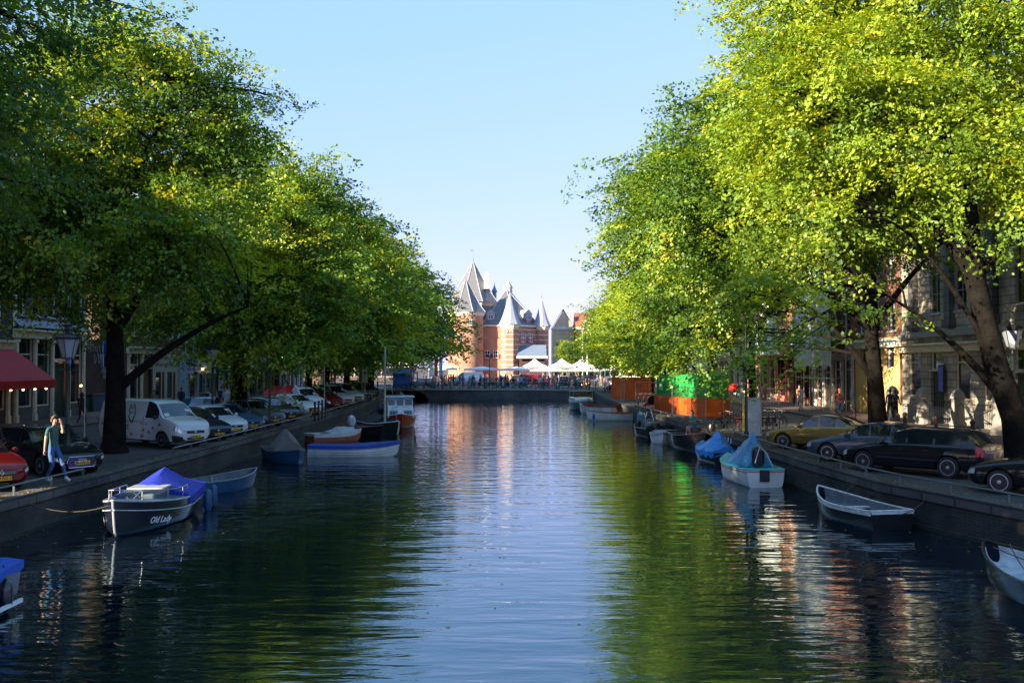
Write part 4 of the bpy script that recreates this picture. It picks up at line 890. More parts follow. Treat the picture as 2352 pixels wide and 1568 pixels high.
# right bank
def RC(label, typ, col, wx, wy, plate=None, cat='car', **kw):      # by the near front wheel
    L_ = SPECS[typ]['L']; h = Vector((-.76,.65)).normalized(); l = Vector((-h.y, h.x)); f = L_/2-SPECS[typ]['ax'][0]*L_
    c = Vector((wx, wy))-h*f-l*(SPECS[typ]['W']/2-.1); return make_car(label, cat, typ, P_[col], (c.x, c.y, .006), HR-(R(8) if typ == 'wagon' else 0), plate, **kw)
RC('gold metallic saloon nearest the hanging branches on the right quay', 'sedan', 'gold', 11.0, 40.4, '24-HF-NR', style='steel')
RC('blue grey metallic saloon between the gold car and the black estate', 'sedan', 'silver', 11.15, 35.2, '93-TL-SX', style='five')
w = RC('black estate car with tall red tail lights on the right quay', 'wagon', 'black', 11.2, 31.7, '70-RD-XH', style='steel', roofrack=True)
RC('black car cut off by the right edge with big double spoke wheels', 'sedan', 'black', 12.85, 26.3, None, style='five')
make_car('small bright red car at the right end of the bridge', 'car', 'hatch', paint('bright_red_paint', (.4,.01,.01), 0), (14.2,129,.0), R(176), None, detail=0, group=None)
SQ = 'vehicles on the market square'
make_car('large white van side on at the left end of the market', 'van', 'van', P_['white'], (-7.6,171,.0), R(180), None, detail=0, group=SQ, scale=1.12, name='parked_van')
make_car('white car seen from behind just left of the middle of the market', 'car', 'mpv', P_['white'], (-1.4,150,.0), R(92), '12-GTR-7', detail=0, group=SQ)
make_car('dark red van side on in front of the market tents', 'van', 'van', P_['vred'], (3.4,158,.0), R(10), None, detail=0, group=SQ, name='parked_van')
make_car('black van seen from behind under the white tents', 'van', 'van', P_['black'], (7.8,150,.0), R(88), None, detail=0, group=SQ, name='parked_van', scale=.9)
make_car('dark blue car beside the blue kiosk left on the bridge', 'car', 'hatch', P_['navy'], (-3.8,163,0), R(20), None, detail=0, group=SQ)
make_car('grey car parked behind the dark pedestrians at the left end of the square', 'car', 'hatch', P_['grey'], (-13.5,150,0), R(170), None, detail=0, group=SQ)
# extra things on single cars
L_ = 4.9; q = MB()      # van livery: wolf head outline, paw prints and lettering on both visible faces
LIV = mat('livery_dark', (.05,.08,.09), .5); PAW = mat('livery_red', (.35,.05,.03), .5)
hd = [(0,0),(.10,.16),(.08,.34),(.22,.62),(.26,.42),(.40,.46),(.50,.66),(.54,.36),(.50,.14),(.36,-.1),(.30,-.28),(.20,-.3)]
yo = -(SPECS['van']['W']/2+.012)
def decal(pts, x, z, mt, name, s=1, th=.014):
    m = MB(); P = [(x+a*s, yo, z+b*s) for a, b in pts]; m.tube(P+[P[0]], th, 5, cap=False); return m
m = decal(hd, -.35, 1.25, LIV, 'w', .82, .02); 
for a, b in ((.2,.2),(.38,.2)): m.box((-.35+a*.82, yo, 1.25+b*.82), (.07,.012,.04))
m.box((-.35+.3*.82, yo, 1.08), (.09,.012,.05)); m.build('wolf_picture', LIV, van)
rg = random.Random(3)
for k, (x, z) in enumerate(((2.0-.45,.95),(1.15,.80),(.9,.62),(.55,.70),(.45,.45),(-.2,.5),(-.5,.38),(-1.7,.85),(-1.9,.66),(-2.05,.9),(-1.3,.8))):
    m = MB(); m.lathe([(.045,0),(.045,.004)], 10, (x, yo-.002, z), axis='Y')
    for a in (-.7,0,.7): m.lathe([(.02,0),(.02,.004)], 8, (x+.07*math.sin(a+.5), yo-.002, z+.07*math.cos(a+.5)), axis='Y')
    m.build('paw_print', PAW, van)
text('side_lettering', 'v wandel-\nen speelt', .12, LIV, van, (-.55, yo-.002, .82), (PI/2,0,0), .002)
text('bonnet_lettering', 'WO', .22, LIV, van, (L_/2-.25, .42, 1.125), (R(14),0,PI/2), .002, shear=.4, label='dark script letters on the white bonnet')
m = MB(); m.tube([(L_/2-.25,.75-k*.1+.35*0,1.12+.02*math.sin(k)) for k in range(6)], .008, 4); m.build('bonnet_scroll', LIV, van)
# slanting bar is on the navy estate: handled by its grille; pickup bed and tarpaulin
m = MB(); m.box((-.95,0,.82),(2.7,1.86,.08)); m.box((-.95,.9,1.0),(2.7,.05,.32)); m.box((-.95,-.9,1.0),(2.7,.05,.32)); m.box((-2.28,0,1.0),(.05,1.85,.32)); m.build('loading_bed', P_['white'], pk)
rows = []
rg = np.random.RandomState(4)
for i in range(11):
    rows.append([(-2.4+i*.3, -1.0+j*.22, (1.15+.75*max(0,math.sin(PI*j/9))**.5*(.75+.25*math.sin(i*1.3)))+rg.uniform(-.06,.06)) for j in range(10)])
m = MB(); m.grid(rows); tp = m.build('tarpaulin', mat('red_tarpaulin', (.38,.008,.015), .5, bump=.4), None, True)
tag(tp, 'crumpled red tarpaulin heaped over the load of the white pickup', 'tarpaulin'); tp.location = pk.location+Vector((0,0,.02)); tp.rotation_euler = pk.rotation_euler
# ================================================================ boats
def hull_rows(L, B, H, stern=.75, bow=1.6, ns=22, sheer=.25, inset=0, dep=0.0, flat=.55, rake=.12):
    """sections from stern (x=-L/2) to bow (x=L/2): list of rows, each keel->gunwale for one side"""
    rows = []
    for k in range(ns+1):
        q = k/ns; x = -L/2+L*q
        w = B/2*(stern+(1-stern)*min(1, q/.45)**.8 if q < .45 else 1)*(1-max(0, (q-.45)/.55)**(bow+.6))**.95 if q < 1 else .0
        w = max(w-inset, .015)
        zg = H*(1+sheer*(2*q-.9)**2*(1.3 if q > .45 else .35)); zk = -.22+dep+(.30*max(0, (q-.8)/.2)**2)
        row = []
        for j in range(7):
            a = j/6; yy = w*(min(1, a*1.9)**flat*(.82+.18*a)); zz = zk+(zg-zk)*(a**1.7)
            row.append((x+rake*L*.35*max(0,(q-.7)/.3)*a, yy, zz))
        rows.append(row)
    return rows
def boat(label, loc, rz, L, B, H, hullm, rimm, inm, name='moored_boat', seats=(.3,.62), cover=None, stripe=None, stern=.75, bow=1.6, deck=None, group='boats moored along the quays', floor=.02, sheer=.25, cat='boat', waterline=None):
    t = thing(name, label, cat, (loc[0], loc[1], WZ), rz, group)
    R_ = hull_rows(L, B, H, stern, bow, sheer=sheer)
    m = MB()
    m.grid([[(x,-y,z) for x, y, z in reversed(r)]+[(x,y,z) for x, y, z in r[1:]] for r in R_])
    r0 = R_[0]; m.f.append(tuple(range(len(r0)*2-1))); m.m.append(0)
    h = m.build('hull', hullm, t, True)
    I_ = hull_rows(L, B, H-.015, stern, bow, inset=.05, dep=.30, sheer=sheer)
    m = MB(); m.grid([[(x,-y,z) for x, y, z in reversed(r)]+[(x,y,z) for x, y, z in r[1:]] for r in I_[1:-1]]); n = 13; k = 0
    m.f.append(tuple(range(n))); m.m.append(0)
    m.build('inner_hull', inm, t, True)
    # gunwale
    g = MB()
    P = [(r[-1][0], r[-1][1], r[-1][2]) for r in R_]; pts = [(x,-y,z) for x, y, z in P]+[(x,y,z) for x, y, z in reversed(P)]
    pts.append(pts[0]); g.tube(pts, .028, 6, cap=False); g.build('gunwale', rimm, t, True)
    if stripe:
        sm, f0, f1 = stripe; s_ = MB()
        for s in (-1, 1):
            s_.grid([[(r[-1][0]*(1-f)+r[4][0]*f, s*((r[-1][1]*(1-f)+r[4][1]*f)+.012), r[-1][2]*(1-f)+r[4][2]*f) for f in (f0, f1)] for r in R_])
        a = R_[0][-1]; s_.quad((a[0]-.01,-a[1],a[2]*(1-f0*.4)),(a[0]-.01,a[1],a[2]*(1-f0*.4)),(a[0]-.01,a[1]*.97,a[2]*(1-f1*.5)),(a[0]-.01,-a[1]*.97,a[2]*(1-f1*.5)))
        s_.build('hull_stripe', sm, t)
    for q in seats:
        r = R_[int(q*22)]; s_ = MB(); s_.box((r[0][0], 0, H*.62), (.24, r[-1][1]*1.86, .04)); s_.build('seat', rimm if deck is None else deck, t)
    if deck:      # closed fore deck
        fd = [r for r in R_ if r[0][0] > L*.18]; d_ = MB()
        d_.grid([[(r[-1][0]-.01, s*r[-1][1]*.96*abs(f), r[-1][2]+.01+.07*(1-f*f)) for f, s in ((1,-1),(.5,-1),(0,1),(.5,1),(1,1))] for r in fd]); d_.build('fore_deck', deck, t, True)
        a = fd[0]; d_ = MB(); d_.quad((a[-1][0],-a[-1][1]*.95,.15),(a[-1][0],a[-1][1]*.95,.15),(a[-1][0],a[-1][1]*.95,a[-1][2]),(a[-1][0],-a[-1][1]*.95,a[-1][2])); d_.build('bulkhead', deck, t)
    t['hl'] = 0; del t['hl']
    return t, R_
def tarp(t, R_, peak, mt, q0=0, q1=1, name='tarpaulin', over=.08, drop=.12, ridge=None, wr=.03, seed=1, top=.0):
    """cloth tied over the hull, rising to a ridge line given as [(q, height)]"""
    rg = np.random.RandomState(seed); rows = []; rs = R_[int(q0*22):int(q1*22)+1]; n = 13
    for i, r in enumerate(rs):
        q = q0+(q1-q0)*i/max(1, len(rs)-1); x, y, z = r[-1]; pk_ = np.interp(q, [p[0] for p in peak], [p[1] for p in peak])
        row = [(x, -(y+over), z-drop*(1+.4*math.sin(i*2.1+seed)))]
        for j in range(n):
            f = -1+2*j/(n-1); hh = (1-abs(f))**(.9)*(pk_-z)+wr*math.sin(f*9+i*1.7)*(1-abs(f))+rg.uniform(-.4,.4)*wr
            row.append((x+rg.uniform(-.3,.3)*wr, f*(y+over), z+.03+max(0, hh)))
        row.append((x, (y+over), z-drop*(1+.4*math.sin(i*1.7))))
        rows.append(row)
    m = MB(); m.grid(rows); m.f.append(tuple(range(n+2))); m.m.append(0); k = (len(rows)-1)*(n+2); m.f.append(tuple(range(k, k+n+2))); m.m.append(0)
    return m.build(name, mt, t, True)
def outboard(t, x, mt, y=0, z=.45, lab=None):
    m = MB(); m.box((x-.22,y,z+.32),(.36,.24,.26)); m.box((x-.24,y,z+.48),(.26,.18,.08)); m.box((x-.20,y,z-.05),(.12,.08,.55)); m.box((x-.22,y,z-.4),(.3,.04,.25)); m.box((x-.05,y,z+.1),(.12,.16,.22)); m.tube([(x-.05,y,z+.34),(x+.45,y,z+.42)], .018, 6)
    o = m.build('outboard_motor', mt, t, bevel=.03)
    if lab: o['label'] = lab
    return o
def hull_text(t, r, body, size, mt, q, lev, s):
    k = int(q*22); a = Vector(r[k-1][lev]); b = Vector(r[k+2][lev]); up_ = Vector(r[k][lev+1])-Vector(r[k][lev-1]); p = Vector(r[k][lev]); tx = (b-a)
    for v in (p, tx, up_): v.y *= s
    if s > 0: tx = -tx
    # local x runs to the reader's right: bow to stern on the port side seen from outside
    tx.normalize(); n = tx.cross(up_).normalized(); up_ = n.cross(tx)
    M = Matrix((tx, up_, n)).transposed().to_4x4()
    o = text('boat_name', body, size, mt, t, shear=.35, sx=1, ext=.004, label='white slanting script lettering on the bow'); o.rotation_euler = M.to_euler(); o.location = p+n*.03
def rope(t, a, b, sag=.2, r=.012, name='mooring_rope', mt=None):
    a, b = Vector(a), Vector(b); pts = [a.lerp(b, q)-Vector((0,0,sag*4*q*(1-q))) for q in np.linspace(0, 1, 9).tolist()]
    m = MB(); m.tube(pts, r, 5); return m.build(name, mt or mat('rope', (.08,.07,.055), .9), t)
def fender(t, x, y, z, mt, r=.12, l=.5):
    m = MB(); m.lathe([(.02,-l/2-.04),(r*.7,-l/2),(r,-l/2+.1),(r,l/2-.1),(r*.7,l/2),(.02,l/2+.05)], 12, (x,y,z)); m.tube([(x,y,z+l/2),(x,y*.95,z+l/2+.3)], .01, 4); return m.build('fender', mt, t, True)
NAV = mat('navy_hull_paint', (.008,.012,.028), .3, coat=.5); DKH = mat('black_hull_paint', (.01,.01,.012), .35, coat=.3); WHH = mat('white_hull_paint', (.56,.57,.55), .4, coat=.3, var=.22, scale=1.6)
BTARP = mat('blue_canvas', (.01,.025,.32), .7, bump=.2); SKYT_ = mat('bright_blue_tarpaulin', (.01,.20,.62), .45, bump=.5, bscale=6); TEALT = mat('teal_blue_tarpaulin', (.02,.19,.36), .45, bump=.6, bscale=7)
TURQ = mat('turquoise_paint', (.06,.50,.48), .4); GRYH = mat('grey_hull_paint', (.12,.14,.16), .45); GRIN = mat('grey_boat_inside', (.10,.12,.13), .6, var=.3); BLUH = mat('blue_hull_paint', (.015,.06,.14), .4); GREYT = mat('grey_canvas', (.13,.12,.11), .8, bump=.4)
REDH = mat('red_hull_paint', (.28,.02,.015), .35, coat=.3); GRNH = mat('dark_green_hull_paint', (.012,.035,.028), .35, coat=.3)
def moor(t, a, wx, wy, wz, sag=.25):       # rope from a point on the boat to a ring in the wall
    M = (Matrix.Translation(t.location) @ Matrix.Rotation(t.rotation_euler.z, 4, 'Z')).inverted(); return rope(t, a, M @ Vector((wx, wy, wz)), sag)
TRIM = mat('shaded_white_trim', (.34,.36,.38), .5, var=.25)  # white trim, its grey is shade put into the colour
# --- left bank, near to far
t, r = boat('blue covered dark boat cut off by the lower left edge', (-9.95,15.6), -PI/2, 5.8, 2.2, .72, NAV, DKH, GRIN, stern=.8, seats=())
tarp(t, r, [(0,.9),(.5,1.15),(1,1.15)], mat('sky_blue_canvas', (.01,.08,.42), .6, bump=.3), over=.05, drop=.1)
fender(t, -2.2, .95, .3, NAV); 
m = MB(); m.box((-.6,1.04,.14),(4.0,.05,.07)); m.build('rubbing_strake', WHITE, t)
t, r = boat('large dark blue motor boat with white trim lines and white name on its bow', (-10.25,28.4), -PI/2+.06, 6.0, 2.15, .66, NAV, TRIM, GRIN, stern=.72, seats=(), sheer=.32)
d_ = MB(); d_.grid([[(q[-1][0]-.02, f*q[-1][1]*.96, q[-1][2]+.015+.05*(1-f*f)) for f in (-1,-.5,0,.5,1)] for q in r[6:]]); dk = d_.build('deck', mat('blue_grey_deck', (.07,.10,.13), .5), t, True)
m = MB(); m.box((.75,0,.82),(1.5,1.05,.22)); cb = m.build('cabin_top', mat('blue_grey_deck', (.07,.10,.13)), t, bevel=.06)
m = MB(); m.box((.2,0,.96),(.8,1.0,.05)); m.build('cabin_hatch', mat('grey_hatch', (.3,.33,.34), .5), t)  # white hatch, greyed in its colour to look shaded
tarp(t, r, [(0,.85),(.10,.9),(.28,1.36),(.38,1.2),(.52,1.0)], BTARP, 0, .52, over=.03, drop=.22, wr=.015)
for s in (-1, 1):
    m = MB(); P = [(q[-1][0], s*(q[-1][1]+.02), q[-1][2]-.24) for q in r]; m.tube(P, .017, 6); m.build('rubbing_strake', TRIM, t)
    m = MB(); P = [(q[-1][0]*.97, s*(q[-1][1]*.82), q[-1][2]+(.06 if k in (0,12) else .28)) for k, q in enumerate(r[8:21])]; m.tube(P, .018, 6)
    for k in (3,7,11): m.tube([P[k], (P[k][0],P[k][1],P[k][2]-.26)], .012, 5)
    m.build('hand_rail', STEEL, t)
    for x, z in ((-1.9,.30),(-2.6,.34)): fender(t, x, s*1.12, z, BLUH, .13, .6)
    hull_text(t, r, 'Old Lady', .25, mat('white_lettering', (.75,.75,.75), .5), .80, 4, s)
m = MB(); m.tube([(q[0], 0, q[2]) for q in r[-1]], .03, 6); m.tube([(2.1,-.4,.85),(2.7,-.28,1.18),(3.15,0,1.24),(2.7,.28,1.18),(2.1,.4,.85)], .014, 6); m.build('bow_rail', TRIM, t)
m = MB(); m.lathe([(.07,0),(.05,.06),(.09,.12)], 10, (2.0,0,.82)); m.build('bollard', CHROME, t)
moor(t, (2.7,0,.9), -12.3, 25.4, -.1); moor(t, (-2.6,.6,.75), -12.3, 31.8, -.1)
t, r = boat('small open grey blue boat moored just behind the large dark blue one', (-10.3,35.2), R(68), 3.9, 1.45, .42, BLUH, GRYH, GRIN)
m = MB(); m.box((-1.85,.05,.42),(.06,1.0,.34)); m.build('transom_board', WHH, t); outboard(t, -1.9, PLAS, .2); moor(t, (1.8,0,.5), -12.3, 37.5, -.45)
t, r = boat('dark blue motor boat with a grey canvas hood', (-10.4,45.8), R(-62), 4.2, 1.6, .5, BLUH, GRYH, GRIN)
tarp(t, r, [(.3,.9),(.42,1.35),(.6,1.5),(.72,1.1)], GREYT, .3, .72, over=-.05, drop=.02, wr=.05)
t, r = boat('long white clinker boat with a blue top strake lying across the canal', (-7.7,48.3), R(1), 4.2, 1.45, .52, WHH, mat('blue_rim_paint', (.02,.07,.34), .4), mat('blue_canvas_cover', (.012,.035,.2), .7), seats=(), stern=.7, stripe=(mat('blue_rim_paint', (.02,.07,.34)), 0, .42))
tarp(t, r, [(0,.52),(.5,.58),(1,.72)], mat('blue_canvas_cover', (.012,.035,.2)), over=.0, drop=.02, wr=.01)
m = MB()
for s in (-1, 1):
    for f in (.35,.6,.8): m.tube([(q[-1][0]*(1-f)+q[3][0]*f, s*(q[-1][1]*(1-f)+q[4][1]*f+.01), q[-1][2]*(1-f)+q[3][2]*f) for q in r], .009, 4)
m.build('plank_line', GRYH, t)
t, r = boat('white rowing boat with a pinkish red bottom and furled cover', (-10.2,57.4), R(38), 3.2, 1.6, .48, mat('faded_red_hull', (.34,.09,.06), .5), WHH, WHH, seats=(.2,.45,.7), stripe=(WHH, 0, .5), stern=.8)
tarp(t, r, [(.35,.55),(.6,.85),(.9,.75)], mat('pale_grey_canvas', (.42,.44,.46), .7, bump=.4), .35, .9, over=-.12, drop=-.02, wr=.05)
t, r = boat('dark sloop with a thin red rim and a white wrapped motor', (-9.4,62.0), R(-50), 4.6, 1.6, .55, DKH, REDH, GRIN, seats=(.4,.65))
o = MB(); o.lathe([(.05,0),(.22,.1),(.28,.35),(.2,.65),(.03,.75)], 12, (-1.1,0,.5)); o.build('wrapped_motor', mat('white_plastic_wrap', (.5,.55,.62), .4, var=.4, scale=6), t, True)
t, r = boat('dark green sailing boat with a turquoise deck and a tall wooden mast', (-8.5,65.0), R(-60), 5.0, 1.9, .62, GRNH, WHH, GRIN, seats=(), deck=TURQ)
tarp(t, r, [(0,.85),(.3,1.25),(.62,1.0)], mat('black_canvas', (.012,.012,.014), .7), 0, .62, over=.0, drop=.05)
m = MB(); m.tube([(.55,0,.1),(.55,0,5.6)], [.085,.05], 8); m.build('mast', mat('mast_wood', (.45,.39,.30), .5), t)
m = MB(); m.tube([(.55,0,5.4),(2.5,0,.95)], .008, 4); m.tube([(.55,0,5.4),(-2.3,0,.9)], .008, 4); m.build('stay', STEEL, t)
t, r = boat('white cabin boat with a red hull, its windows facing the viewer', (-8.1,72), -PI/2+.15, 6.4, 2.4, .75, REDH, WHH, GRIN, seats=(), deck=WHH, cat='boat')
m = MB(); m.prism([(-2.6,.7),(1.9,.7),(1.6,1.35),(.55,1.4),(.3,2.05),(-2.2,2.05),(-2.5,1.4)], -.92, .92, 'Y'); c_ = m.build('cabin', WHH, t, bevel=.05)
m = MB(); m.box((-.95,0,2.1),(3.0,2.1,.09)); m.build('cabin_roof', mat('pale_blue_roof', (.42,.46,.52), .5), t, bevel=.03)
for s in (-1, 1):
    for x in (-1.8,-1.0,-.25):
        m = MB(); m.box((x, s*.925, 1.7),(.6,.01,.42)); m.build('cabin_window', GLASS, t)
    for x in (.2,.9): m = MB(); m.lathe([(.17,0),(.17,.02)], 14, (x, s*.92-.01, 1.08), axis='Y'); m.build('porthole', GLASS, t)
for y in (-.6,0,.6):
    m = MB(); m.box((.445,y,1.73),(.012,.5,.42), ry=R(-21)); m.build('front_window', GLASS, t)
for y in (-.5,.5):
    m = MB(); m.box((1.77,y,1.05),(.012,.55,.28), ry=R(-25)); m.build('front_window', GLASS, t)
m = MB(); m.tube([(2.0,-.6,.9),(2.0,-.6,1.4),(3.0,0,1.6),(2.0,.6,1.4),(2.0,.6,.9)], .02, 6); m.build('bow_rail', STEEL, t)
t, r = boat('low dark boat with a grey hood next to the bridge arch', (-11.7,104), R(-80), 6.5, 2.2, .8, DKH, GRYH, GRIN)
tarp(t, r, [(0,1.1),(.3,1.7),(.6,1.5),(.8,.9)], GREYT, 0, .8, over=.0, drop=.02)
t, r = boat('flat black work boat moored behind the cabin boat', (-10.2,84), R(-84), 7, 2.2, .7, DKH, GRYH, GRIN)
m = MB(); m.tube([(0,-.9,.7),(0,-.9,1.5),(0,.9,1.5),(0,.9,.7)], .03, 6); m.tube([(1.4,-.7,.7),(1.4,-.7,1.3),(1.4,.7,1.3),(1.4,.7,.7)], .025, 6); m.build('hood_frame', STEEL, t)
tarp(t, r, [(0,.8),(.2,1.3),(.4,.9)], BTARP, 0, .4)
# --- right bank, near to far
t, r = boat('dark blue boat with a pale grey inside at the lower right edge', (10.3,18.5), PI/2+.04, 5.6, 2.0, .45, NAV, DKH, mat('pale_boat_inside', (.40,.42,.42), .6, var=.35), seats=(.3,.6), stern=.75)
rope(t, (2.4,-.2,.66), (-.5,.8,.48), .15); rope(t, (2.3,.2,.62), (-1,-.7,.46), .1)
t, r = boat('open black rowing boat with a chipped white rim below the black estate car', (9.8,28.6), PI/2+.2, 3.8, 1.5, .46, DKH, mat('chipped_white_paint', (.55,.55,.52), .6, var=.3, scale=9), GRIN, seats=(.28,.6), stripe=(mat('chipped_white_paint', (.55,.55,.52)), 0, .36), stern=.85, sheer=.35)
moor(t, (1.8,0,.6), 10.5, 30.4, -.1); moor(t, (-1.8,.4,.5), 11.1, 26.8, -.2)
t, r = boat('white boat with turquoise deck and a peaked blue tarpaulin over the motor', (9.0,38.4), PI/2+.05, 5.0, 1.75, .62, WHH, TURQ, GRIN, seats=(), stern=.78, stripe=(mat('red_line', (.4,.03,.03), .5), .24, .30), sheer=.15)
d_ = MB(); d_.grid([[(q[-1][0]+.0, f*q[-1][1]*.97, q[-1][2]+.012) for f in (-1,0,1)] for q in r[0:5]]); d_.build('stern_deck', TURQ, t)
d_ = MB(); d_.grid([[(q[-1][0]+.0, f*q[-1][1]*.98, q[-1][2]+.012+.04*(1-f*f)) for f in (-1,-.5,0,.5,1)] for q in r[5:]]); d_.build('deck', TURQ, t)
tp = tarp(t, r, [(.16,.9),(.3,1.85),(.42,1.7),(.7,1.05),(.84,.85)], TEALT, .18, .84, over=-.22, drop=-.03, wr=.1, seed=5)
m = MB(); m.box((-1.9,.1,1.05),(.4,.42,.7)); m.build('wrapped_motor', DKH, t, bevel=.12)
m = MB(); m.tube([(-2.25,-.35,.68),(-2.15,-.1,1.25),(-1.95,.15,1.5),(-1.6,.3,1.55)], .03, 6); m.tube([(-2.2,.3,.85),(-2.1,.1,1.4)], .02, 6); m.build('motor_frame', STEEL, t)
m = MB(); m.box((-2.53,.05,.42),(.06,.36,.42)); m.build('transom_pad', PLAS, t, bevel=.02); moor(t, (-2.3,-.6,.65), 10.25, 35.2, .1, .1)
t, r = boat('small boat under a bright blue tent shaped tarpaulin with a striped towel', (9.35,46.3), PI/2+.06, 4.2, 1.5, .48, NAV, GRYH, GRIN, seats=())
tarp(t, r, [(0,.75),(.12,.85),(.3,1.45),(.5,1.0),(.75,.75),(1,.68)], SKYT_, .0, 1, over=.03, drop=.2, wr=.05, seed=9)
tw = MB(); tw.grid([[(9.62+.7*i/6, 46.0+.1*math.sin(i), WZ+1.08-.1*i/6-.02*math.cos(j*2)-.3*(j/4)) for j in range(5)] for i in range(7)])
tw = tw.build('towel', mat('navy_towel', (.012,.02,.12), .9)); tag(tw, 'navy towel with white stripes hanging over the bright blue tent shaped tarpaulin', 'towel')
m = MB()
for k in range(5): m.quad((9.66+.13*k,45.9,WZ+1.10-.018*k),(9.72+.13*k,45.9,WZ+1.10-.018*k),(9.69+.13*k,45.88,WZ+.84-.018*k),(9.63+.13*k,45.88,WZ+.84-.018*k))
m.build('white_stripe', WHITE, tw)
t, r = boat('black sloop seen end on between the blue tent boat and the white rowing boat', (9.3,52.2), -PI/2+.08, 5.2, 1.7, .75, DKH, mat('dark_red_rim', (.06,.008,.006), .4), GRIN, seats=(.4,.6))
m = MB(); m.lathe([(.05,0),(.2,.05),(.22,.3),(.16,.46),(.03,.5)], 12, (1.6,.7,.95)); m.build('black_fender', DKH, t, True)
t, r = boat('white rowing boat with a v shaped thwart near the sitting girl', (8.75,57.2), -PI/2-.2, 4.2, 1.7, .5, WHH, mat('pale_blue_paint', (.5,.55,.6), .5), mat('pale_blue_paint', (.5,.55,.6), .5), seats=(.35,.62), stripe=(NAV, .3, .38))
t, r = boat('cluttered small boat with tyre fenders and a heap of gear', (8.5,62.5), PI/2+.1, 4.6, 1.6, .52, DKH, GRYH, GRIN)
for x, y in ((-2.4,-.3),(-1.9,-.95),(-1.1,-1.0),(-2.4,.4)):
    m = MB(); m.tube([(x+.24*math.cos(a)*.3, y+.24*math.cos(a)*.9, .42+.26*math.sin(a)) for a in np.linspace(0, 2*PI, 15)], .09, 7, cap=False); m.build('tyre_fender', RUBBER, t)
rg = random.Random(8)
m = MB()
for k in range(16): m.box((rg.uniform(-1.6,1.2), rg.uniform(-.5,.5), rg.uniform(.4,.95)), (rg.uniform(.15,.5), rg.uniform(.15,.4), rg.uniform(.08,.3)), rz=rg.uniform(0,3), ry=rg.uniform(-.4,.4))
m.build('heap_of_gear', mat('mixed_gear', (.2,.2,.2), .8, var=.7, scale=3), t)
m = MB()
for k in range(7): a = (rg.uniform(-1.4,1), rg.uniform(-.5,.5), .6); m.tube([a, (a[0]+rg.uniform(-.5,.5), a[1]+rg.uniform(-.3,.3), rg.uniform(1.2,1.8))], .018, 5)
m.build('poles', STEEL, t); outboard(t, -2.3, DKH, 0, .4)
m = MB(); m.lathe([(.1,0),(.25,.1),(.25,.45),(.12,.6)], 10, (.9,.2,.8)); m.build('blue_bag', mat('blue_bag_cloth', (.12,.25,.33), .8), t)
t, r = boat('white tender with varnished wooden inside and a black outboard', (8.2,79), R(186), 4.4, 1.7, .6, WHH, WOOD, WOOD, seats=(.3,.6), stern=.85)
outboard(t, -2.1, DKH, 0, .5); fender(t, 1.9, .75, .35, mat('blue_fender', (.02,.08,.35), .4), .1, .4)
t, r = boat('white boat with red rim and cushions behind the wooden lined tender', (7.7,88.5), R(125), 5, 1.9, .7, WHH, REDH, REDH, seats=(.3,.6), deck=None)
outboard(t, -2.4, REDH, 0, .5, 'dark red outboard motor')
t, r = boat('green white cabin cruiser with a windscreen, farthest on the right bank', (6.9,98), -PI/2+.12, 5.6, 2.2, .85, mat('teal_hull_paint', (.03,.16,.17), .35), WHH, GRIN, seats=(), deck=WHH, stripe=(WHH, 0, .3))
m = MB(); m.prism([(-2.3,.8),(1.0,.8),(.7,1.2),(-2.2,1.2)], -.9, .9, 'Y'); m.build('cabin', WHH, t, bevel=.05)
for y in (-.62, 0, .62): m = MB(); m.box((.55,y,1.5),(.02,.56,.5), ry=R(-18)); m.build('windscreen_pane', GLASS, t)
m = MB(); m.tube([(.45,-.95,1.2),(.3,-.95,1.85),(.3,.95,1.85),(.45,.95,1.2)], .03, 6); m.tube([(.3,-.95,1.85),(-1.9,-.9,1.8),(-1.9,-.9,1.2)], .02, 5); m.tube([(.3,.95,1.85),(-1.9,.9,1.8),(-1.9,.9,1.2)], .02, 5); m.build('windscreen_frame', STEEL, t)
t, r = boat('small grey open boat under the right end of the bridge wall', (7.9,109), -PI/2, 4.5, 1.7, .6, GRYH, GRYH, GRIN)
# ================================================================ people and bicycles
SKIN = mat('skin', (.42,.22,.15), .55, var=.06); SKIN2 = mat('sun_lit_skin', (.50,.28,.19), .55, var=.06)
CL = dict(black=(.012,.012,.014), navy=(.012,.02,.05), white=(.62,.62,.62), red=(.45,.02,.015), blue=(.04,.13,.35), lblue=(.28,.42,.6), grey=(.16,.16,.17), brown=(.10,.055,.03), green=(.03,.10,.08), jeans=(.035,.09,.22), beige=(.4,.32,.22), pink=(.6,.25,.28), orange=(.6,.17,.03), purple=(.18,.06,.22), teal=(.03,.22,.24), yellow=(.6,.45,.05), khaki=(.16,.14,.08), tealg=(.035,.10,.09))
def cloth(k): return mat(k+'_cloth', CL[k], .85, var=.12, scale=9)
HAIRM = {k: mat(k+'_hair', c, .6, var=.3, scale=20) for k, c in dict(dark=(.02,.013,.01), brown=(.07,.035,.018), blond=(.42,.28,.11), red=(.25,.07,.02), grey=(.3,.29,.28)).items()}
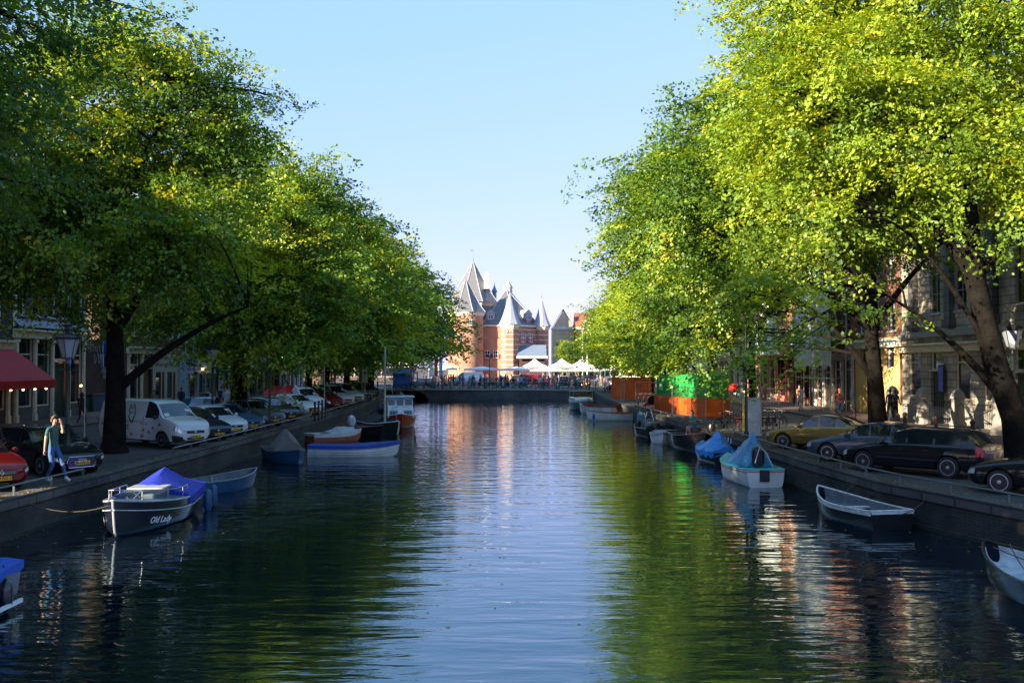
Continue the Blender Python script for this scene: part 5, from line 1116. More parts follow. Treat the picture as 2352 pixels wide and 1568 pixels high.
def skin_chain_mesh(name, nodes, edges, sub=1):
    """nodes: {key:(x,y,z,r)}; one continuous skinned surface"""
    keys = list(nodes); me = D.meshes.new(name); me.from_pydata([nodes[k][:3] for k in keys], [(keys.index(a), keys.index(b)) for a, b in edges], [])
    o = D.objects.new(name, me); C.objects.link(o); sk = o.modifiers.new('s', 'SKIN')
    for i, k in enumerate(keys):
        v = me.skin_vertices[0].data[i]; r = nodes[k][3]; v.radius = r if isinstance(r, tuple) else (r, r); v.use_root = (i == 0)
    sk.use_smooth_shade = True; sk.branch_smoothing = .4
    if sub: sb = o.modifiers.new('u', 'SUBSURF'); sb.levels = sub; sb.render_levels = sub
    bpy.context.view_layer.update(); dg = bpy.context.evaluated_depsgraph_get(); nm = D.meshes.new_from_object(o.evaluated_get(dg)); D.objects.remove(o); D.meshes.remove(me); nm.name = name
    nm.polygons.foreach_set('use_smooth', [True]*len(nm.polygons)); return nm
def limb(a, b, bend, l1, l2):     # two segment joint position
    a, b = Vector(a), Vector(b); d = b-a; L = min(d.length, (l1+l2)*.999); u = d.normalized(); x = (l1*l1-l2*l2+L*L)/(2*L); h = math.sqrt(max(0, l1*l1-x*x))
    bd = Vector(bend); bd = (bd-u*bd.dot(u)); bd = bd.normalized() if bd.length > 1e-4 else Vector((0,-1,0)); return a+u*x+bd*h, a+u*L
def pose_nodes(pose, fem=False, fingers=False):
    # figure faces -y, height 1.75
    hip = Vector((0,0,.93)); ft = [Vector((-.11,0,.08)), Vector((.11,0,.08))]; hd = [Vector((-.27,.02,.80)), Vector((.27,-.02,.80))]; lean_ = Vector((0,0,0)); kb = [(0,-1,0),(0,-1,0)]; eb = [(-.3,1,-.2),(.3,1,-.2)]; hturn = 0
    if pose == 'walk': ft = [Vector((-.10,-.30,.085)), Vector((.10,.33,.13))]; hd = [Vector((-.26,.22,.84)), Vector((.26,-.24,.86))]; hip.z = .90
    if pose == 'walk2': ft = [Vector((-.10,.28,.12)), Vector((.10,-.25,.085))]; hd = [Vector((-.27,-.2,.86)), Vector((.27,.2,.84))]; hip.z = .91
    if pose == 'hands': hd = [Vector((-.08,-.28,1.08)), Vector((.10,-.26,1.06))]
    if pose == 'phone': hd = [Vector((-.30,-.02,.84)), Vector((.075,-.20,1.56))]; ft = [Vector((-.10,.16,.08)), Vector((.12,-.36,.085))]; eb = [(-.6,1,-.2),(.1,-.2,-1)]; hip.z = .90
    if pose == 'sit': hip = Vector((0,.0,.10)); ft = [Vector((-.08,-.47,-.36)), Vector((.09,-.40,-.40))]; hd = [Vector((-.05,-.30,.36)), Vector((.07,-.30,.34))]; lean_ = Vector((0,-.14,0)); kb = [(0,-.3,1),(0,-.3,1)]
    if pose == 'sitc': hip = Vector((0,.0,.50)); ft = [Vector((-.12,-.42,.08)), Vector((.12,-.38,.08))]; hd = [Vector((-.16,-.36,.72)), Vector((.16,-.36,.74))]; kb = [(0,-.3,1),(0,-.3,1)]
    sw = .165 if fem else .19; hw = .095
    ch = hip+Vector((0,.0,.40))+lean_*.6; nk = hip+Vector((0,-.0,.56))+lean_; hdz = nk+Vector((0,-.015,.10))
    N = {}; E = []
    N['pel'] = (*hip, (.155,.115)); N['waist'] = (*(hip+Vector((0,0,.18))+lean_*.2), (.125 if fem else .135,.095)); N['chest'] = (*ch, (.165,.115)); N['neckb'] = (*nk, (.075,.07)); N['neck'] = (*(nk+Vector((0,-.01,.06))), .052)
    N['jaw'] = (*(nk+Vector((0,-.035,.125))), (.062,.07)); N['skull'] = (*(nk+Vector((0,-.01,.20))), (.077,.095)); N['crown'] = (*(nk+Vector((0,0,.262))), (.05,.06))
    E += [('pel','waist'),('waist','chest'),('chest','neckb'),('neckb','neck'),('neck','jaw'),('jaw','skull'),('skull','crown')]
    if fingers: N['nose'] = (*(nk+Vector((0,-.125,.17))), .013); E += [('skull','nose')]; 
    for s, (sd, f, h) in enumerate(zip((-1, 1), ft, hd)):
        L_ = 'LR'[s]; sh = nk+Vector((sd*sw, .0, -.045)); el, wr = limb(sh, h, eb[s], .29, .26)
        N['sh'+L_] = (*sh, .058); N['el'+L_] = (*el, .040); N['wr'+L_] = (*wr, .026); hdv = (wr-el).normalized(); N['hand'+L_] = (*(wr+hdv*.07), (.036,.022))
        E += [('neckb','sh'+L_),('sh'+L_,'el'+L_),('el'+L_,'wr'+L_),('wr'+L_,'hand'+L_)]
        if fingers:
            sdv = Vector((1,0,0)); sdv = (sdv-hdv*sdv.dot(hdv)).normalized(); cv = hdv.cross(sdv)
            for k, (off, ln) in enumerate(((-.027,.062),(-.009,.075),(.009,.07),(.027,.055))):
                a = wr+hdv*.085+sdv*off; N[f'f{L_}{k}a'] = (*a, .0095); N[f'f{L_}{k}b'] = (*(a+hdv*ln*.5+cv*.012), .0085); N[f'f{L_}{k}c'] = (*(a+hdv*ln*.8+cv*.038), .0075)
                E += [('hand'+L_, f'f{L_}{k}a'),(f'f{L_}{k}a', f'f{L_}{k}b'),(f'f{L_}{k}b', f'f{L_}{k}c')]
            a = wr+hdv*.035+sdv*(-.03*sd); N[f't{L_}a'] = (*(a+sdv*(-.012*sd)), .011); N[f't{L_}b'] = (*(a+sdv*(-.03*sd)+hdv*.035+cv*.015), .009); E += [('hand'+L_, f't{L_}a'),(f't{L_}a', f't{L_}b')]
        hp = hip+Vector((sd*hw, 0, -.05)); kn, an = limb(hp, f, kb[s], .43, .42)
        N['hp'+L_] = (*hp, .092); N['kn'+L_] = (*kn, .058); N['an'+L_] = (*an, .040); N['toe'+L_] = (*(an+Vector((0,-.15,-.045 if pose != 'sit' else -.03))), (.038,.03)); N['heel'+L_] = (*(an+Vector((0,.03,-.04))), .035)
        mid = (Vector(kn)*.62+Vector(an)*.38); N['calf'+L_] = (*(mid+Vector((0,.015,0))), .056)
        th = (Vector(hp)*.5+Vector(kn)*.5); N['th'+L_] = (*th, .080)
        E += [('pel','hp'+L_),('hp'+L_,'th'+L_),('th'+L_,'kn'+L_),('kn'+L_,'calf'+L_),('calf'+L_,'an'+L_),('an'+L_,'toe'+L_),('an'+L_,'heel'+L_)]
    return N, E
_pm = {}
SLOTS = ['skin', 'top', 'bottom', 'shoe']
def person_mesh(pose, fem=False, shorts=False, longsl=False, fingers=False, sub=1):
    key = (pose, fem, shorts, longsl, fingers)
    if key in _pm: return _pm[key]
    N, E = pose_nodes(pose, fem, fingers); me = skin_chain_mesh('person', N, E, sub)
    P = {k: Vector(v[:3]) for k, v in N.items()}
    def kind(c):
        best, bk = 9, None
        for a, b in E:
            A_, B_ = P[a], P[b]; d = B_-A_; q = max(0, min(1, (c-A_).dot(d)/max(1e-9, d.length_squared))); dd = (c-(A_+d*q)).length-(.04 if a in ('waist','chest','pel') else 0)
            if dd < best: best, bk, qq = dd, (a, b), q
        a, b = bk
        if b[:2] in ('to', 'he'): return 3
        if a[:4] == 'calf': return 3 if qq > .85 else (0 if shorts else 2)
        if a[:2] == 'kn': return 0 if shorts else 2
        if a[:2] == 'th': return (0 if shorts and qq > .45 else 2)
        if a[:2] == 'hp': return 2
        if a == 'pel': return 2 if (b[:2] == 'hp' or c.z < P['pel'].z+.05) else 1
        if a in ('waist', 'chest'): return 1
        if a == 'neckb': return 1 if b[:2] == 'sh' else (1 if c.z < P['neckb'].z+.03 else 0)
        if a[:2] == 'sh': return 1 if (longsl or qq < .62) else 0
        if a[:2] == 'el': return 1 if longsl and qq < .93 else 0
        return 0
    for q in SLOTS: me.materials.append(SKIN)
    me.polygons.foreach_set('material_index', [kind(p.center) for p in me.polygons])
    # hair cap
    h = MB(); c = P['skull']; rows = []
    for i in range(8):
        th = i/7*(PI*.68); rows.append([(c.x+.088*math.sin(th)*math.cos(a), c.y+.012+(.103+.004*math.sin(a*5))*math.sin(th)*math.sin(a), c.z+.035+.088*math.cos(th)+(-.05*max(0, math.sin(a))+.085*max(0,-math.sin(a)))*math.sin(th)) for a in np.linspace(0, 2*PI, 15)[:-1]])
    h.grid(rows, close=True); hm = h.mesh('hair', HAIRM['dark'], True)
    hl = MB(); rows = [[(c.x+w_*math.cos(a), c.y+.035+w2*math.sin(a), c.z+z) for a in np.linspace(0, 2*PI, 13)[:-1]] for z, w_, w2 in ((.10,.05,.05),(.05,.088,.075),(-.05,.09,.07),(-.15,.08,.05),(-.24,.05,.03))]
    hl.grid(rows, close=True); hlm = hl.mesh('hair', HAIRM['dark'], True)
    _pm[key] = (me, hm, hlm, P); return _pm[key]
def person(label, loc, rz, pose='stand', top='navy', bottom='jeans', shoe='black', hair='dark', fem=False, shorts=False, longsl=False, h=1.75, long_hair=False, group=None, extra=None, fingers=False, skin=None):
    me, hm, hlm, P = person_mesh(pose, fem, shorts, longsl, fingers, 2 if fingers else 1)
    t = thing('person', label, 'person', loc, rz, group, h/1.75)
    b = D.objects.new('body', me); C.objects.link(b); b.parent = t
    for i, m_ in enumerate((skin or SKIN, cloth(top), cloth(bottom), cloth(shoe))): b.material_slots[i].link = 'OBJECT'; b.material_slots[i].material = m_
    if hair:
        o = D.objects.new('hair', hm); C.objects.link(o); o.parent = t; o.material_slots[0].link = 'OBJECT'; o.material_slots[0].material = HAIRM[hair]
        if long_hair: o = D.objects.new('long_hair', hlm); C.objects.link(o); o.parent = t; o.material_slots[0].link = 'OBJECT'; o.material_slots[0].material = HAIRM[hair]
    if extra == 'backpack':
        k = MB(); c = P['chest']; k.box((c.x, c.y+.19, c.z-.03), (.28,.16,.42)); k.box((c.x, c.y+.285, c.z-.09), (.2,.05,.2)); o = k.build('backpack', cloth('black'), t, bevel=.04)
    if extra == 'bag':
        k = MB(); c = P['pel']; k.box((c.x+.2, c.y+.03, c.z+.02), (.09,.28,.24)); k.tube([(c.x+.2,c.y+.08,c.z+.12), (P['chest'].x-.1,P['chest'].y+.14,P['chest'].z+.13), (P['neckb'].x-.12,P['neckb'].y,P['neckb'].z+.02)], .013, 5); k.build('shoulder_bag', cloth('black'), t, bevel=.02)
    if extra == 'hood':
        k = MB(); c = P['skull']; k.lathe([(.05,-.16),(.115,-.10),(.118,.03),(.08,.11),(.01,.14)], 12, (c.x, c.y+.02, c.z)); k.build('hood', cloth(top), t, True)
    return t, P
# ---- man on the phone at the left rail
FX = (-13.2, 28.75, .055)
t, P = person('man in a green t-shirt and torn blue jeans smoking or phoning beside the quay rail', FX, R(62), 'phone', 'tealg', 'jeans', 'white', 'brown', h=1.86, fingers=True)
m = MB(); c = P['skull']; m.box((c.x+.078, c.y-.045, c.z-.03), (.010,.07,.14), rx=R(18)); m.build('phone', PLAS, t, bevel=.008)
m = MB(); k = P['wrR']; m.tube([(k.x,k.y,k.z-.012),(k.x,k.y,k.z+.004)], .033, 10); m.build('wristband', cloth('black'), t)
for s in (-1, 1):
    m = MB(); m.lathe([(.004,-.02),(.018,-.01),(.02,.012),(.006,.03)], 8, (c.x+s*.08, c.y+.01, c.z-.03)); m.build('ear', SKIN, t, True)
    m = MB(); m.lathe([(.002,-.004),(.008,-.002),(.008,.002),(.002,.004)], 8, (c.x+s*.03, c.y-.092, c.z+.0), axis='Y'); m.build('eye', PLAS, t)
m = MB(); m.tube([(c.x-.025,c.y-.093,c.z-.075),(c.x,c.y-.1,c.z-.073),(c.x+.025,c.y-.093,c.z-.075)], .005, 5); m.build('mouth', mat('lip', (.3,.1,.08), .5), t)
m = MB(); k = P['knR']; m.box((k.x,k.y-.056,k.z),(.05,.012,.03)); m.build('jeans_tear', SKIN, t)
# girl sitting on the right quay edge, legs over the water
gx = G(1622, 985, .05); gy = 53.2
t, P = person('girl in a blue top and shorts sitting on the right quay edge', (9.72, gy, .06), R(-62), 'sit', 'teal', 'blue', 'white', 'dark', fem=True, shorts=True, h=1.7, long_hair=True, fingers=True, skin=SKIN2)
# ---- passers-by on the left
WL = 'people walking along the left pavement'
def PG(px, py, z=0.0): p = G(px, py, z); return p
def walker(label, x, y, rz, **kw): return person(label, (x, y, kw.pop('z', 0)), rz, **kw)
walker('person in long black clothes with a hood walking away near the alley', -24.6, 57, PI, pose='walk', top='black', bottom='black', longsl=True, extra='hood', h=1.8, group=WL)
walker('person in a dark navy coat walking away beside the hooded one', -23.0, 57, PI, pose='walk2', top='navy', bottom='black', longsl=True, h=1.84, group=WL)
walker('person in a khaki jacket standing behind the white van roof', -22.6, 63, R(20), top='khaki', bottom='black', longsl=True, h=1.74, group=WL, pose='stand', hair='brown')
walker('tall man in a navy sweater standing behind the white van', -21.9, 66, R(190), top='navy', bottom='black', longsl=True, h=1.9, group=WL, pose='hands', hair='brown')
walker('first of two walkers with pale shirt and black backpack behind the van', -21.2, 69.5, PI, pose='walk', top='lblue', bottom='jeans', extra='backpack', h=1.72, group=WL)
walker('taller walker with grey shirt and dark backpack behind the van', -20.7, 71, PI, pose='walk2', top='grey', bottom='navy', extra='backpack', h=1.84, group=WL)
walker('bald man in a light blue t-shirt walking toward the viewer behind the van', -19.9, 69.3, R(15), pose='walk', top='lblue', bottom='beige', hair=None, h=1.78, group=WL)
walker('woman in a black jacket and blue denim shorts walking by the travel agency', -21.9, 72.2, R(175), pose='walk', top='black', bottom='jeans', shorts=True, longsl=True, fem=True, h=1.74, group=WL)
walker('person in a white top with a shoulder strap and beige trousers by the travel agency', -21.3, 74.5, R(170), pose='walk2', top='white', bottom='beige', extra='bag', fem=True, h=1.7, group=WL)
walker('pedestrian in black beyond the second lantern', -22, 84, R(180), pose='walk', top='black', bottom='grey', longsl=True, group=WL)
walker('pedestrian in a white shirt beyond the cafe awnings', -21, 93, R(10), pose='walk2', top='white', bottom='navy', group=WL)
walker('pedestrian in a purple top near the far left vans', -20, 101, R(180), pose='walk', top='purple', bottom='black', fem=True, long_hair=True, group=WL)
# cafe tables with sitting guests far left
CT = 'cafe tables on the left pavement'
tb = thing('cafe_table', None, 'table', (-25.2,109,.12), 0, CT); m = MB(); m.lathe([(.36,.72),(.36,.75)], 18); m.build('table_top', mat('blue_table', (.10,.12,.25), .5), tb); m = MB(); m.lathe([(.22,0),(.03,.03),(.03,.72)], 12); m.build('table_foot', BLACKM, tb)
tag(tb, 'round cafe table nearest the viewer on the left pavement')
for k, (x, y) in enumerate(((-25.3,112.4),(-25.1,116),(-25.4,119.4))): q = copy_tree(tb); q.location = (x,y,.12); q['label'] = ['round cafe table below the middle purple awning','round cafe table before the grey pillar','round cafe table nearest the bridge'][k]
for k, (x, y, rz, tp_, lb) in enumerate(((-24.6,109.6,-.9,'white','guest in white sitting at the nearest cafe table'),(-25.1,111.4,PI,'navy','guest in navy sitting with their back to the street'),(-24.5,115.4,-1.3,'purple','guest in purple sitting at a cafe table'),(-24.7,118.6,-1,'lblue','guest in light blue sitting at the cafe table nearest the bridge'))):
    ps, P = person(lb, (x, y, .12), rz, 'sitc', tp_, 'jeans', group='cafe guests')
    c = thing('cafe_chair', ['cafe chair of the guest in white','cafe chair of the guest in navy','cafe chair of the guest in purple','cafe chair of the guest in light blue'][k], 'chair', (x,y,.12), rz, 'cafe chairs'); m = MB(); m.box((0,.02,.42),(.42,.42,.03)); m.build('seat', WOOD, c); m = MB(); m.box((0,.24,.7),(.4,.03,.22)); m.build('backrest', WOOD, c)
    for a in (-1, 1):
        for b in (-1, 1): m = MB(); m.tube([(a*.18,.02+b*.18,.41),(a*.2,.02+b*.2,0)], .013, 5); m.build('leg', BLACKM, c)
# ---- right bank walkers
WR = 'people walking along the right pavement'
walker('walker with ginger hair, red jacket and grey backpack by the scaffolding', 21.2, 64.5, R(185), pose='walk', top='red', bottom='jeans', hair='red', longsl=True, extra='backpack', h=1.72, group=WR, z=.12)
walker('dark dressed walker beside the ochre wall', 22.2, 58.5, R(170), pose='walk2', top='black', bottom='black', longsl=True, h=1.82, group=WR, z=.12)
walker('second dark dressed walker close behind the one by the ochre wall', 22.9, 59.6, R(170), pose='walk', top='navy', bottom='black', longsl=True, h=1.75, group=WR, z=.12)
walker('man in a pale lilac shirt walking left of the scaffolding', 20.6, 71, R(200), pose='walk', top='lblue', bottom='beige', h=1.8, hair='brown', group=WR, z=.12)
walker('walker in an orange jacket left of the scaffolding', 21.6, 75, R(20), pose='walk2', top='orange', bottom='navy', h=1.75, group=WR, z=.12)
walker('walker in a white t-shirt by the salmon pillars', 21, 86, R(185), pose='walk', top='white', bottom='red', fem=True, long_hair=True, group=WR, z=.12)
walker('walker in blue by the salmon pillars', 20.4, 90, R(5), pose='walk2', top='blue', bottom='jeans', group=WR, z=.12)
walker('walker in a pink shirt near the utility cabinet', 20.1, 80, R(165), pose='stand', top='pink', bottom='beige', fem=True, group=WR, z=.12)
walker('person in black sitting on top of the wall beside the green container', 16.6, 88, R(-40), pose='hands', top='black', bottom='black', longsl=True, group=WR)
# ---- crowd on the bridge and the market, each a person
rg = random.Random(21); CR = 'people on the bridge and the market'
cols = ['black','navy','white','red','blue','lblue','grey','brown','teal','pink','orange','beige','purple','yellow']; bots = ['jeans','black','navy','beige','grey','khaki']
spots = []
spec = [(-9.6,140,'green'),(-7.9,134.5,'black'),(-7.1,135,'brown'),(-6.6,134.3,'black'),(-5.2,134.6,'navy'),(-3.4,133.8,'teal'),(-.9,134.2,'red'),(.2,135.6,'black'),(1.0,137,'lblue'),(1.9,136,'blue'),(2.7,133.2,'beige'),(3.6,133,'white'),(4.4,134.5,'pink'),(5.6,137,'brown'),(8.2,141,'red'),(9.0,139,'grey'),(10.8,138,'lblue')]
for k, (x, y, c) in enumerate(spec): spots.append((x, y, c, ['standing at','walking behind','leaning near'][k % 3]+' the green bridge railing'))
for k in range(26): spots.append((rg.uniform(-13, 10), rg.uniform(128.2, 133.5), rg.choice(cols), ['on the bridge by the bicycles','crossing the bridge','waiting on the bridge road'][k % 3]))
for k in range(34): spots.append((rg.uniform(-12, 11), rg.uniform(137, 150), rg.choice(cols), ['just beyond the bridge','by the parked vans','near the market edge','passing the bridge lamp'][k % 4]))
for k in range(46): spots.append((rg.uniform(-17, 16), rg.uniform(146, 215), rg.choice(cols), ['among the market stalls','in front of the white tents','between the parked vans','crossing the square'][k % 4]))
seen = {}
for k, (x, y, c, where) in enumerate(spots):
    bt_ = rg.choice(bots); fem = rg.random() < .5; pz = rg.choice(['stand','walk','walk2','hands']); sh_ = rg.random() < .25
    hr_ = rg.choice(['dark','brown','blond','grey']); lh = fem and rg.random() < .7
    lab = f"{'woman' if fem else 'man'} with {hr_} hair in a {c.replace('lblue','light blue')} top and {bt_} {'shorts' if sh_ else 'trousers'} {where}"
    side_ = 'at the left' if x < -5 else ('at the right' if x > 5 else 'in the middle')
    if lab in seen: lab += ' '+side_
    if lab in seen: lab += ', farther back'
    if len(lab.split()) > 16: lab = lab.replace(' hair', '-haired', 1).replace('with ', '', 1) if False else ' '.join(lab.split()[:16])
    lab = lab.replace(' at the ', ' ').replace(' in the middle', ' middle') if len(lab.split()) > 16 else lab
    if len(lab.split()) > 16: lab = lab.replace('standing at the green bridge', 'at the bridge').replace('walking behind the green bridge', 'behind the bridge').replace('leaning near the green bridge', 'near the bridge').replace('in front of', 'before')
    seen[lab] = 1
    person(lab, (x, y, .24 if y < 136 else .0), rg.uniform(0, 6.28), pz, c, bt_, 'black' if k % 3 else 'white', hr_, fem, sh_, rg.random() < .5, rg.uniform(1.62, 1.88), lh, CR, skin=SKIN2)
# ================================================================ bicycles
def bike_proto(label, col):
    t = thing('bicycle', label, 'bicycle', (0,0,0), 0)
    w = MB()
    w.tube([(.335*math.cos(a), 0, .335*math.sin(a)) for a in np.linspace(0, 2*PI, 25)], .017, 5, cap=False); tm = w.mesh('wheel', RUBBER, True)
    s = MB()
    for k in range(9): a = PI*k/9; s.tube([(.32*math.cos(a),0,.32*math.sin(a)),(-.32*math.cos(a),0,-.32*math.sin(a))], .0035, 3)
    s.lathe([(.025,-.04),(.025,.04)], 8, axis='Y'); sm = s.mesh('spokes', STEEL)
    for x in (-.53, .53):
        o = D.objects.new('wheel', tm); C.objects.link(o); o.parent = t; o.location = (x,0,.35); q = D.objects.new('spokes', sm); C.objects.link(q); q.parent = o
    f = MB(); bb = (-.06,0,.30); st = (-.2,0,.83); hd_ = (.36,0,.86); hb = (.40,0,.68)
    for a, b in ((bb,st),(bb,hb),(st,hd_),((-.53,0,.35),bb),((-.53,0,.35),(-.18,0,.76)),(hd_,hb),(hb,(.53,0,.35))): f.tube([a,b], .017, 6)
    f.lathe([(.09,-.03),(.09,.0)], 14, (bb[0],0,bb[2]), axis='Y'); f.box((-.5,0,.72),(.42,.13,.02)); f.tube([(-.53,.05,.35),(-.62,.05,.72)], .008, 4); f.build('frame', col, t)
    g_ = MB(); g_.tube([(.36,0,.86),(.34,0,1.02)], .014, 6); g_.tube([(.18,-.28,1.03),(.30,-.25,1.05),(.36,0,1.02),(.30,.25,1.05),(.18,.28,1.03)], .014, 6); g_.build('handlebar', STEEL, t)
    g_ = MB(); g_.box((-.24,0,.97),(.26,.16,.06)); g_.tube([(-.2,0,.83),(-.23,0,.95)], .013, 6); g_.build('saddle', PLAS, t, bevel=.02)
    g_ = MB(); g_.tube([(-.53+.37*math.cos(a),0,.35+.37*math.sin(a)) for a in np.linspace(.2, 2.6, 10)], .02, 4); g_.build('mudguard', PLAS, t)
    return t
BK = mat('bicycle_black_paint', (.015,.015,.018), .35); protos = [bike_proto('x', BK)]
for nm_, c in (('teal', (.03,.25,.22)), ('red', (.5,.02,.04)), ('grey', (.3,.31,.33)), ('blue', (.03,.1,.3))):
    protos.append((nm_, mat('bicycle_'+nm_+'_paint', c, .35)))
def put_bike(x, y, z, rz, tilt, label, group, k=0):
    t = copy_tree(protos[0]); t.location = (x, y, z); t.rotation_euler = (tilt, 0, rz); tag(t, label, 'bicycle', group)
    if k: recol(t, BK, protos[k][1])
    return t
# ================================================================ street furniture
GB_ = 'bicycles leaning on the bridge railing'
def deckz(x): return .24
# bridge railing
RAILG = mat('green_railing_paint', (.03,.17,.14), .5)
t = thing('bridge_railing', 'green iron railing with posts along the edge of the bridge', 'railing')
m = MB(); m.tube([(-17,YB+.1,1.22),(10.6,YB+.1,1.22)], .035, 8); m.build('top_rail', RAILG, t)
m = MB(); m.tube([(-17,YB+.1,.78),(10.6,YB+.1,.78)], .02, 6); m.tube([(-17,YB+.1,.45),(10.6,YB+.1,.45)], .02, 6); m.build('middle_rail', RAILG, t)
for k in range(13):
    x = -17+k*2.3; m = MB(); m.lathe([(.11,.2),(.11,.45),(.07,.5),(.07,.9),(.1,.95),(.1,1.2),(.12,1.25),(.05,1.38),(.01,1.42)], 10, (x,YB+.1,0)); m.build('post', RAILG, t)
rg = random.Random(5)
def sec(x): return ['over the dark arch','left of the white car','before the white car','before the red van','before the black van','near the right bridge corner'][min(5, max(0, int((x+16.5)/4.5)))]
x = -16.2; k = 0; names = ['black','teal green','red','grey','blue']
while x < 10.2:
    c = rg.choice([0,0,0,1,3,4,0]); 
    put_bike(x, YB+.42+rg.uniform(0,.1), .2, rg.choice([0,PI])+rg.uniform(-.1,.1), rg.uniform(.02,.1), f"{names[c]} bicycle leaning on the green bridge railing, {sec(x)}", 'bicycles on the bridge railing '+sec(x), c); x += rg.uniform(.85, 1.3)
x = -15.5
while x < 10:
    c = rg.choice([0,0,1,3])
    put_bike(x, YB+1.15+rg.uniform(0,.2), .2, rg.choice([0,PI])+rg.uniform(-.2,.2), rg.uniform(-.05,.05), f"{names[c]} bicycle in the second row behind the railing, {sec(x)}", 'second row bicycles '+sec(x), c); x += rg.uniform(1.3, 2.1)
for k in range(7):
    put_bike(11.2+k*.5, 120-k*.25, .0, R(70)+rg.uniform(-.1,.1), .08, 'black bicycle in the row by the right end of the bridge', 'bicycles by the right end of the bridge', 0)
for k in range(9):
    put_bike(10.4+.42*k, 82.2+.05*k, .0, R(80)+rg.uniform(-.08,.08), .06, 'grey bicycle packed in the rack between the two containers', 'bicycles in the rack between the containers', 3)
put_bike(10.75, 50.6, 0, R(35), .08, 'black bicycle with its front wheel out over the quay by the sitting girl', None, 0)
put_bike(11.9, 50.9, 0, R(28), .1, 'red bicycle leaning among the bicycles beside the sitting girl', None, 2)
for k in range(5): put_bike(12.2+.38*k, 51.3+.1*k, 0, R(40), .08, 'black bicycle packed in the rack left of the grey cabinet', 'bicycles in the rack left of the grey cabinet', 0)
for x, y, rz in ((-13.0,90.5,.9),(-12.9,91.3,1.1),(-13.2,92.2,.8)): put_bike(x, y, 0, rz, .1, 'black bicycle parked near the far white vans on the left quay', 'bicycles near the far white vans', 0)
for k in range(4): put_bike(-16.5-.1*k, 61.5+k*.7, 0, R(10), .08, 'black bicycle parked behind the cars by the second left tree', 'bicycles behind the cars by the second left tree', 0)
p0 = protos[0]
for ch in list(p0.children):
    for q in list(ch.children): D.objects.remove(q)
    D.objects.remove(ch)
D.objects.remove(p0)
# lantern on an ornate post
def lantern(label, x, y, s=1.0, group='crowned street lanterns'):
    t = thing('street_lantern', label, 'street lantern', (x,y,0), 0, group, s)
    m = MB(); m.lathe([(.22,0),(.22,.12),(.17,.16),(.15,.7),(.19,.76),(.12,.85),(.09,1.0),(.07,1.5),(.1,1.55),(.065,1.62),(.055,3.3),(.09,3.36),(.05,3.42),(.045,3.6)], 14); m.tube([(-.3,0,3.25),(.3,0,3.25)], .02, 6); m.build('post', DKGREEN, t, True)
    f = MB()
    for k in range(6):
        a = PI*k/3+PI/6; f.tube([(.17*math.cos(a),.17*math.sin(a),3.62),(.34*math.cos(a),.34*math.sin(a),4.22)], .014, 5); f.tube([(.34*math.cos(a),.34*math.sin(a),4.22),(.42*math.cos(a),.42*math.sin(a),4.36)], .014, 5)
    f.lathe([(.19,3.58),(.19,3.63),(.16,3.64)], 6, rot=PI/6); f.lathe([(.36,4.2),(.38,4.26),(.28,4.34),(.12,4.40),(.10,4.46),(.13,4.5),(.10,4.6),(.13,4.66),(.04,4.74),(.01,4.8)], 12, rot=PI/6); f.build('lantern_frame', BLACKM, t)
    g_ = MB(); g_.lathe([(.165,3.63),(.33,4.2)], 6, rot=PI/6); g_.build('lantern_glass', mat('frosted_glass', (.22,.25,.28), .25, spec=.8, var=.1), t)
    return t
lantern('big crowned lantern on a black post between the red awning and the forked tree', -13.9, 31.2)
lantern('crowned lantern beside the blue saloon and second tree on the left quay', -15.5, 51.6)
lantern('crowned lantern before the grey stone building at the right edge', 19.0, 37.8, 1.12)
m = MB()
for k in range(6): a = 2*PI*k/6; m.box((.26*math.cos(a), .26*math.sin(a), 3.5), (.09,.09,.11), m=k % 2)
f_ = m.build('flower_garland', [mat('orange_petals', (.55,.2,.02), .6), mat('blue_petals', (.05,.12,.4), .6)], D.objects['street_lantern'])
# plain poles
def pole(name, label, x, y, h, r=.05, cat='pole', mt=None, group=None):
    t = thing(name, label, cat, (x,y,0), 0, group); m = MB(); m.lathe([(r*2,0),(r*2,.25),(r*1.2,.35),(r,h*.6),(r*.7,h)], 10); m.build('post', mt or BLACKM, t, True); return t
t = pole('street_lamp', 'thin black lamp post among the hanging branches right of the grey cabinet', 10.9, 46.4, 5.6, .06, 'street lamp')
m = MB(); m.tube([(0,0,5.5),(.1,0,5.75),(.5,0,5.8)], .025, 6); m.lathe([(.16,5.45),(.2,5.6),(.05,5.85)], 12, (.55,0,0)); m.lathe([(.16,5.35),(.19,5.5),(.05,5.7)], 12, (-.1,0,0)); m.build('lamp_head', BLACKM, t)
t = pole('sign_pole', 'black pole carrying a round white sign with a dark red rose', -13.0, 53.5, 5.2, .055, 'sign pole')
s = MB(); s.lathe([(.42,-.04),(.42,.04)], 28, (-.42,-.05,3.95), axis='Y'); sg = s.build('round_sign', WHITE, t)
s = MB(); s.lathe([(.02,0),(.17,.02),(.2,.03)], 7, (-.46,-.12,4.05), axis='Y'); s.lathe([(.02,0),(.09,.02)], 6, (-.40,-.12,4.14), axis='Y'); s.build('rose_head', mat('rose_red', (.12,.008,.02), .6), sg); s = MB(); s.tube([(-.44,-.11,3.92),(-.40,-.11,3.8),(-.35,-.11,3.68)], .02, 5); s.tube([(-.22,-.11,3.82),(-.12,-.11,3.88)], .03, 5); s.build('rose_stem', DKGREEN, sg)
text('sign_lettering', 'IN DE ROOS', .13, WHITE, t, (-.42,-.06,4.5), ext=.004)
for k, (x, y, h) in enumerate(((-21.6,72.8,1.6),(-13.6,72.3,3.4))): pole('pole', ['short pale post on the pavement by the travel agency','pale yellow post in front of the tree beside the white pickup'][k], x, y, h, .035, mt=STEEL if k == 0 else mat('pale_post', (.4,.33,.2), .7))
